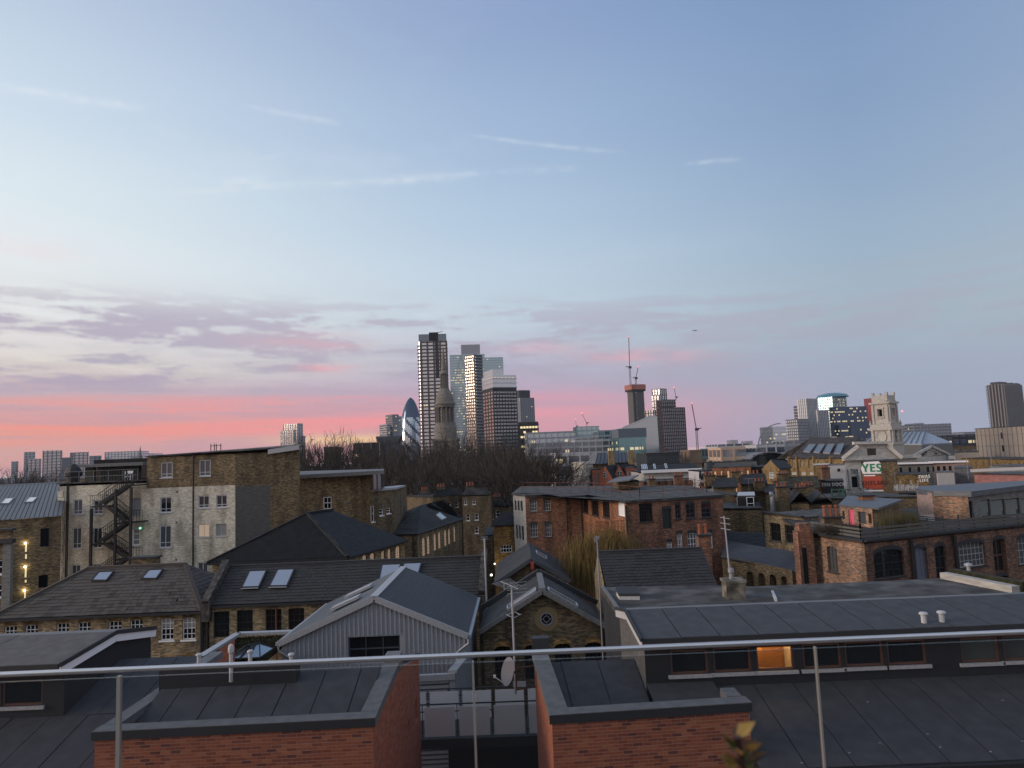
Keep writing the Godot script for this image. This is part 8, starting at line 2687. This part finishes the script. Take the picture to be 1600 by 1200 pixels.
	t = tower("dark_low_office", "small dark flat block against the yellow gap in the sky", Vector3(-115.12, 0, -430), 0.07, 8.001, 14, 26.07, {"glass": "cladding_black", "band": "coping_dark", "bh": .6, "fh": 3.6})
	# right of the bank tower: offices stepping along
	var rowb := [
		["glass_office", "glazed office with bright rooftop lamps right of the lit framed office", Vector3(9.618, 0, -520), 0.07, 34.38, 20, 32.27, "glass_pale_blue", "metal_grey", .08],
		["glass_office", "low blue-grey office with a lit corner below the lamp-topped office", Vector3(9.335, 0, -430), 0.052, 29.9, 20, 23.01, "glass_blue", "metal_grey", .06],
		["glass_office", "curved pale glass office under two small cranes", Vector3(56.82, 0, -640), 0.087, 20.12, 20, 39.16, "glass_pale_blue", "glass_teal", .03],
		["white_office", "long low white office deck below the pale glass office", Vector3(39.92, 0, -560), 0.052, 28.87, 20, 29.24, "metal_grey", "dull_white", .02],
		["white_office", "white-banded office with a lit middle floor left of the green glass block", Vector3(40.15, 0, -470), 0.052, 24.66, 20, 25.32, "glass_blue", "dull_white", .12],
		["glass_office", "dark green glass block topped by a white box", Vector3(61.34, 0, -520), 0.07, 16.54, 20, 31.59, "glass_teal", "metal_grey", .05],
		["green_glass_office", "green glass office with a blank blue-grey top and lit lower floors", Vector3(64.93, 0, -440), 0.07, 16.43, 24, 30.01, "glass_teal", "glass_teal", .22],
		["white_office", "white four-storey block with regular dark windows left of the zinc mansard", Vector3(14.71, 0, -260), 0.052, 12.42, 14, 16.55, "glass_blue", "dull_white", .04],
		["grey_office", "pale low roofs right of the dark cladded tower", Vector3(96.79, 0, -420), 0.052, 22.14, 20, 13.73, "metal_grey", "roof_pale", .02],
		["white_office", "white block with slotted windows right of the far crane", Vector3(108.19, 0, -380), 0.052, 18.71, 20, 17.97, "glass_blue", "dull_white", .04],
		["dark_office", "dark teal slatted block left of the balconied flats", Vector3(83.14, 0, -300), 0.052, 6.004, 16, 15.71, "glass_navy", "glass_teal", .06],
		["balconied_flats", "peach-coloured flats with balconies in front of the white slotted block", Vector3(75.21, 0, -260), 0.052, 8.758, 14, 15.98, "pane_grey", "peach", .03],
		["grey_office", "grey concrete block right of the peach flats", Vector3(90.31, 0, -280), 0.052, 7.914, 14, 15.53, "glass_blue", "tower_grey", .03],
		["white_office", "white grid block under the arched roof", Vector3(111.9, 0, -330), 0.052, 12.96, 14, 17.12, "glass_navy", "dull_white", .05],
		["grey_office", "low grey rooftops left of the town hall roof", Vector3(128.74, 0, -340), 0.052, 7.152, 14, 18.1, "glass_blue", "metal_grey", .06],
		["grey_office", "stepped blue-grey office behind the translucent roof", Vector3(504.8, 0, -900), 0.052, 49.18, 30, 34.34, "glass_blue", "metal_grey", .03],
		["grey_office", "upper step of the blue-grey office behind the translucent roof", Vector3(508.8, 0, -905), 0.052, 12.55, 20, 35.62, "glass_blue", "metal_grey", .0],
		["dark_office", "dark low office with a bright lit strip left of the beige block", Vector3(257.7, 0, -420), 0.052, 15.57, 20, 18.18, "glass_navy", "coping_dark", .3],
		["grey_office", "distant grey block left of the ribbed concrete tower", Vector3(504.5, 0, -800), 0.052, 14.84, 20, 21.95, "glass_blue", "metal_grey", .03],
		["brown_box", "plain brown brick box below the far luffing crane", Vector3(58.78, 0, -240), 0.052, 3.924, 10, 15.63, "brown_box", "brown_box", .0],
		["far_block", "faint far block left of the steel arch", Vector3(487.1, 0, -1600), 0.052, 14.59, 30, 29.86, "glass_silver", "metal_grey", .0],
		["far_block", "faint dome-topped far block left of the steel arch", Vector3(551.1, 0, -1700), 0.052, 17.07, 30, 27.05, "glass_silver", "metal_grey", .0]]
	for q in rowb:
		var lit: float = q[9]
		t = tower(q[0], q[1], q[2], q[3], q[4], q[5], q[6], {"glass": q[7], "band": q[8], "bh": 1.3, "fh": 3.9, "mul": q[8], "step": 4.5, "mw": .6, "lit": lit, "out": .25})
		if q[0] == "green_glass_office":
			add_box(t, "blank_screen", Vector3(-.6, q[6] - 5.4, .7), Vector3(q[4] + 1.2, 5.6, -20), "screen_blue")
	# sloped glass block
	t = thing("sloping_glass_office", "glass office whose roof sweeps down to the left like a ramp", "tower", Vector3(70.27, 0, -470), "skyline")
	g = MB.new()
	g.prism(Vector3(70.27, 0, -470), Vector3.RIGHT, Vector3.UP, PackedVector2Array([Vector2(0, 0), Vector2(25.26, 0), Vector2(24.74, 38.35), Vector2(20.93, 38.5), Vector2(1.236, 31.25)]), 26)
	part(t, "glazing", g, mats["glass_pale_blue"])
	g = MB.new()
	for i in 14:
		var y := 4.0 + i * 3.1
		var xa := 1.236 + maxf(0.0, (y - 31.25) / 7.255* 19.69)
		if y < 38.35:
			g.obox(Vector3(70.27, 0, -470) + Vector3(maxf(xa, .2), y, 0), Vector3(23.66 - maxf(xa, .2) , 0, 0), Vector3(0, .9, 0), Vector3(0, 0, .3))
	part(t, "floor_bands", g, mats["pane_grey"], "", true)
	g = MB.new()
	g.bar(Vector3(71.51, 31.55, -469.7), Vector3(91.2, 38.8, -469.7), .8, .8)
	part(t, "sloping_edge", g, mats["dull_white"])
	# concrete core under construction
	t = tower("concrete_core", "unfinished concrete lift core with red formwork round its top", Vector3(152.87, 0, -900), 0.384, 16.54, 13.13, 93.23, {"glass": "core_concrete", "out": .2})
	add_box(t, "formwork", Vector3(-2.4, 93.23, 2.4), Vector3(20.74, 6.4, -17.53), "formwork_red")
	add_box(t, "formwork_deck", Vector3(-2.0, 91.03, 2.0), Vector3(20.14, 2.2, -16.93), "iron")
	g = MB.new()
	for i in 26:
		g.obox(Vector3(4.2, 8 + i * 4.0, .05), Vector3(1.4, 0, 0), Vector3(0, 1.6, 0), Vector3(0, 0, .15))
	part(t, "core_openings", g, mats["pane_grey"], "", true)
	add_box(t, "core_joint", Vector3(2.2, 0, .05), Vector3(.7, 90.23, .2), "coping_dark")
	crane("tall luffing crane pointing straight up from the concrete core", Vector3(149.71, 96.84, -893), 23.63, Vector3(0.999, 39.35, 0), 5, 1.6)
	crane("shorter luffing crane on the concrete core with a hanging cable", Vector3(156.78, 97.37, -893), 8.93, Vector3(3.674, 14.54, 0), 4, 1.4)
	crane("luffing crane standing clear of the dark cladded tower", Vector3(179.44, 13.33, -700), 20.68, Vector3(-2.904, 26.01, 0), 5, 1.5)
	crane("small crane leaning over the pale glass office", Vector3(78.12, 42.91, -760), 4.0, Vector3(-4.582, 11.15, 0), 3, .8)
	crane("far thin crane left of the pale glass office", Vector3(79.41, 44.97, -900), 4.0, Vector3(-0.779, 8.947, 0), 3, .8)
	crane("crane jib on the dark cladded tower's roof", Vector3(182.14, 69.84, -790), 3.0, Vector3(-1.42, 11.54, 0), 3, .9)
	crane("thin leaning crane right of the rose glass slab", Vector3(-256.2, 42.24, -900), 3.0, Vector3(-3.534, 9.849, 0), 3, .8)
	# gridded tower pair
	t = tower("bronze_grid_tower", "pale bronze-gridded tower top behind the dark cladded tower", Vector3(181.48, 0, -870), 0.698, 12.51, 12.34, 90.12, {"glass": "glass_silver", "band": "bronze", "bh": .7, "fh": 7.5, "mul": "bronze", "step": 4, "mw": .7})
	t = tower("bronze_grid_tower", "low bronze-gridded wing left of the dark cladded tower", Vector3(169.94, 0, -860), 0.698, 9.751, 13.3, 63.95, {"glass": "glass_silver", "band": "bronze", "bh": .7, "fh": 7.5, "mul": "bronze", "step": 4, "mw": .7})
	t = tower("bronze_grid_tower", "stepped shoulder of the bronze-gridded tower", Vector3(178.87, 0, -865), 0.698, 6.181, 11.79, 81.92, {"glass": "glass_silver", "band": "bronze", "bh": .7, "fh": 7.5, "mul": "bronze", "step": 4, "mw": .7})
	t = tower("dark_clad_tower", "dark red-brown tower with a dense grid of narrow windows", Vector3(163.52, 0, -780), 0.454, 31.37, 10.18, 62, {"glass": "pane_grey", "band": "cladding_plum", "bh": .95, "fh": 3.8, "mul": "cladding_plum", "step": 2.6, "mw": .95, "lit": .006, "out": .4})
	fit(t, 19.45, 9.975, 69.75, {"from": 62.4, "glass": "pane_grey", "band": "cladding_plum", "bh": .95, "fh": 3.8, "mul": "cladding_plum", "step": 2.6, "mw": .95, "out": .4, "top": 1.0, "topm": "coping"})
	# right cluster
	t = tower("white_lattice_tower", "white tower with diagonal lattice panels, tallest of the white trio", Vector3(414, 0, -1000), 0.611, 25.86, 14.95, 79.14, {"glass": "white_panel", "fh": 5, "band": "dull_white", "bh": .6, "mul": "tower_grey", "step": 3.0, "mw": .7})
	t = tower("white_lattice_tower", "white lattice tower right of the tallest of the trio", Vector3(419.9, 0, -980), 0.436, 20.8, 3.264, 61.39, {"glass": "white_panel", "fh": 5, "band": "dull_white", "bh": .6, "mul": "tower_grey", "step": 3.0, "mw": .9})
	t = tower("white_lattice_tower", "lowest white lattice block with banded floors", Vector3(383.1, 0, -960), 0.611, 25.17, 17.47, 49.51, {"glass": "white_panel", "fh": 4, "band": "glass_blue", "bh": 1.4, "mul": "tower_grey", "step": 3.0, "mw": .8})
	t = tower("dark_lit_office", "small dark office with lit floors left of the tallest white tower", Vector3(421.2, 0, -1040), 0.611, 19.31, 11.46, 71.68, {"glass": "glass_navy", "band": "peach", "bh": .8, "fh": 4.5, "lit": .25})
	t = tower("round_topped_tower", "big rounded glass tower with lit floors and a pinkish flank", Vector3(495.7, 0, -1100), 0.663, 43.65, 22.78, 86.74, {"glass": "glass_teal", "band": "glass_silver", "bh": .8, "fh": 4.2, "mul": "pinkish_render", "step": 4.0, "mw": .5, "lit": .28})
	g = MB.new()
	g.lathe(Vector3(21.82, 86.74, -11.39), [Vector2(24.44, 0), Vector2(21.82, 4), Vector2(13.09, 6.5), Vector2(0, 7.2)], 20)
	part(t, "rounded_top", g, mats["glass_teal"])
	t = tower("dark_glass_block", "wide dark blue glass block with scattered lit floors", Vector3(405, 0, -900), 0.209, 48.93, 7.538, 60.22, {"glass": "glass_navy", "band": "glass_navy", "bh": .7, "fh": 4.0, "lit": .26, "cell": 2.4})
	t = tower("dark_glass_block", "lower dark glass wing reaching behind the clock tower", Vector3(406.8, 0, -860), 0.175, 39.58, 4.846, 38.92, {"glass": "glass_navy", "band": "glass_navy", "bh": .7, "fh": 4.0, "lit": .4, "cell": 2.4})
	t = tower("red_slab_tower", "red slab tower with a dark glass edge left of the clock tower", Vector3(510, 0, -1000), 0.524, 10.35, 16.45, 76.2, {"glass": "red_panel", "band": "red_panel", "bh": .5, "fh": 3.6, "mul": "paint_dark_red", "step": 3, "mw": .25})
	# glass block with an arched frame
	t = tower("trapezoid_glass_office", "pale glass office with lit upper floors under the steel arch", Vector3(290.7, 0, -800), 0.349, 18.61, 21.52, 36.6, {"glass": "glass_silver", "band": "glass_pale_blue", "bh": .8, "fh": 4.2, "lit": .10})
	g = MB.new()
	for i in 10:
		var a0 := PI * .5 * i / 10
		var a1 := PI * .5 * (i + 1) / 10
		g.bar(Vector3(296.1, 15.47, -790) + Vector3(-cos(a0) * 26, sin(a0) * 24, 0), Vector3(296.1, 15.47, -790) + Vector3(-cos(a1) * 26, sin(a1) * 24, 0), 1.2, 1.0)
	var ar := thing("steel_arch", "thin steel arch curving over the pale glass office", "arch", Vector3(296.1, 0, -790))
	part(ar, "arch", g, mats["crane_grey"])
	# arched rail shed
	t = thing("arched_shed", "curved dark train-shed roof in front of the white grid block", "shed", Vector3(88.98, 0, -250))
	g = MB.new()
	var o := Vector3(88.98, 12.02, -250)
	for i in 14:
		var a0 := PI * (.12 + .76 * i / 14.0)
		var a1 := PI * (.12 + .76 * (i + 1) / 14.0)
		var p0 := Vector3(-cos(a0) * 7.2, (sin(a0) - .37) * 3.6, 0)
		var p1 := Vector3(-cos(a1) * 7.2, (sin(a1) - .37) * 3.6, 0)
		g.quad(o + p0, o + p1, o + p1 + Vector3(0, 0, -20), o + p0 + Vector3(0, 0, -20))
		g.bar(o + p0 + Vector3(0, 0, .2), o + p1 + Vector3(0, 0, .2), .5, .35)
	part(t, "vault", g, mats["tower_grey"])
	g = MB.new()
	g.quad(o + Vector3(-6.6, -8, -.5), o + Vector3(6.6, -8, -.5), o + Vector3(5.5, 1.5, -.5), o + Vector3(-5.5, 1.5, -.5))
	part(t, "end_glazing", g, mats["glass"])
	# concrete tower on the far right
	t = tower("ribbed_concrete_tower", "tall brown-grey concrete tower with jagged balcony edges at the right edge", Vector3(1037, 0, -1500), 0.628, 100.75, 28.6, 124.62, {"glass": "concrete_tower", "band": "concrete_tower_dark", "bh": 1.2, "fh": 3.2, "out": 2.4, "mul": "concrete_tower", "step": 6.0, "mw": 2.0, "lit": .004})
	add_box(t, "crown", Vector3(-2, 124.62, -4), Vector3(40.3, 5, -17.16), "concrete_tower_dark")
	for i in 5:
		add_box(t, "crown_tooth", Vector3(40.3 + i * 13.1, 124.62, 1), Vector3(3.2, 3.0 + (i % 2), -6), "concrete_tower_dark")
	# far left housing blocks
	var blocks := [
		["pale striped housing tower left of the stepped blocks", Vector3(-1033, 0, -1500), 0.524, 18.52, -117.53, 63.16, "glass_blue", "dull_white"],
		["darker lower housing block in front of the pale striped tower", Vector3(-856.2, 0, -1250), 0.349, 21.2, -18.39, 42.95, "pane_grey", "tower_grey"],
		["tallest far housing block with a flat plant roof", Vector3(-794.9, 0, -1200), 0.349, 27.52, -15.21, 54.82, "pane_grey", "tower_grey"],
		["plain far slab between two taller housing blocks", Vector3(-889.6, 0, -1400), 0.349, 13.1, -9.808, 45.81, "tower_grey", "tower_grey"],
		["far housing block left of the penthouse roof", Vector3(-779.7, 0, -1250), 0.349, 27.51, -13.67, 51.1, "pane_grey", "tower_grey"],
		["narrow far block just above the penthouse roof", Vector3(-835.5, 0, -1400), 0.349, 19.91, -11.42, 47.4, "glass_blue", "metal_grey"],
		["long pale glass block above the penthouse roof", Vector3(-862.9, 0, -1500), 0.14, 65.94, 60, 56.35, "glass_silver", "metal_grey"],
		["faint far block right of the little spire", Vector3(-886.2, 0, -1700), 0.14, 24.5, 60, 54.87, "glass_silver", "metal_grey"],
		["smallest far block at the left end of the housing row", Vector3(-1130.2, 0, -1600), 0.349, 12.22, -13.32, 45.87, "glass_blue", "dull_white"]]
	for q in blocks:
		tower("housing_block", q[0], q[1], q[2], q[3], q[4], q[5], {"glass": q[6], "band": q[7], "bh": 1.2, "fh": 5.0, "mul": q[7], "step": 6.5, "mw": 1.6, "out": .3})
	t = thing("far_spire", "tiny church spire above the white building's roof", "church", Vector3(-473.4, 0, -900), "")
	g = MB.new()
	g.lathe(Vector3(-473.4, 0, -900), [Vector2(3, 0), Vector2(3, 33.99), Vector2(1.9, 34.49), Vector2(.3, 45.28), Vector2(0, 47.71)], 8, false)
	part(t, "spire", g, mats["church_stone"])
	# city roofs filling the distance
	rng.seed = 71
	var spots := [[Vector3(-87.42, 15.3, -300), 22], [Vector3(-81.35, 15.42, -330), 26], [Vector3(-60.5, 15.29, -300), 22], [Vector3(-51.63, 14.38, -320), 24], [Vector3(-42.9, 13.59, -330), 18], [Vector3(-13.29, 13.59, -330), 24], [Vector3(-1.492, 13.6, -340), 22], [Vector3(10.1, 14.2, -320), 20], [Vector3(-176.25, 14.03, -300), 30], [Vector3(-146.93, 11.62, -220), 16], [Vector3(-168.93, 12.75, -240), 14], [Vector3(47.72, 12.45, -260), 16], [Vector3(63.21, 13.03, -300), 20], [Vector3(65.3, 12.37, -270), 14], [Vector3(79.28, 11.85, -300), 18], [Vector3(74.09, 11.6, -240), 14], [Vector3(106.13, 11.31, -300), 18], [Vector3(150.37, 13.45, -260), 20], [Vector3(149.59, 13.94, -240), 18], [Vector3(113.08, 12.24, -190), 14]]
	var words := ["left of the first bare trees", "under the yellow gap in the sky", "below the dark low office", "below the bullet-shaped tower", "left of the church tower", "below the black gridded tower", "left of the factory's white end", "below the lamp-topped office", "behind the white building", "below the far housing blocks", "at the frame's left edge", "below the sloping glass office", "below the dark cladded tower", "below the far luffing crane", "left of the peach flats", "below the peach flats", "left of the town hall roof", "behind the second pediment", "left of the beige block", "right of the clock tower"]
	for i in spots.size():
		var p: Vector3 = spots[i][0]
		var w: float = spots[i][1]
		var m: String = ["grey_render", "dull_white", "dim_yellow_brick", "brown_brick", "pale_stone"][i % 5]
		mid("city_block", "anonymous low city block " + words[i], "building", p - Vector3(w * .5, 0, 0), p + Vector3(w * .5, 0, 0), 14, m, ["roof_mid", "roof_pale", "roof_dark"][i % 3], 0, [[-3.4, int(w / 2.6), 1, .5, .6, ["office", "dark", "office"][i % 3], .6]], "low blocks filling the distance")
	# a plane
	var pl := thing("aeroplane", "tiny distant airliner above the skyline", "aeroplane", Vector3(791, 512.9, -3000))
	g = MB.new()
	g.tube([Vector3(782, 512.9, -3000), Vector3(785, 513.2, -3000), Vector3(797, 513.5, -3000), Vector3(800, 513.5, -3000)], [.5, 1.8, 1.8, .4], 8)
	part(pl, "fuselage", g, mats["tower_grey"])
	g = MB.new()
	g.bar(Vector3(792, 512.6, -3000), Vector3(794, 513.1, -2988), 3, .5)
	g.bar(Vector3(792, 512.6, -3000), Vector3(794, 513.1, -3012), 3, .5)
	part(pl, "wing", g, mats["tower_grey"])
	g = MB.new()
	g.bar(Vector3(783, 513.4, -3000), Vector3(782, 516.9, -3000), .5, 2.4)
	part(pl, "tail_fin", g, mats["tower_grey"])


func _ready():
	rng.seed = 7
	set_the_light()
	make_materials()
	var g := MB.new()
	g.quad(Vector3(-2600, 0, 120), Vector3(2600, 0, 120), Vector3(2600, 0, -3600), Vector3(-2600, 0, -3600))
	struct("ground", g, mats["street"])
	terrace()
	modern_building()
	yard()
	workshops()
	white_building()
	left_edge()
	behind_left()
	red_building()
	willow()
	right_roofs()
	brick_house()
	church()
	trees()
	town_hall()
	graffiti_street()
	mid_rows()
	roof_clutter()
	skyline()
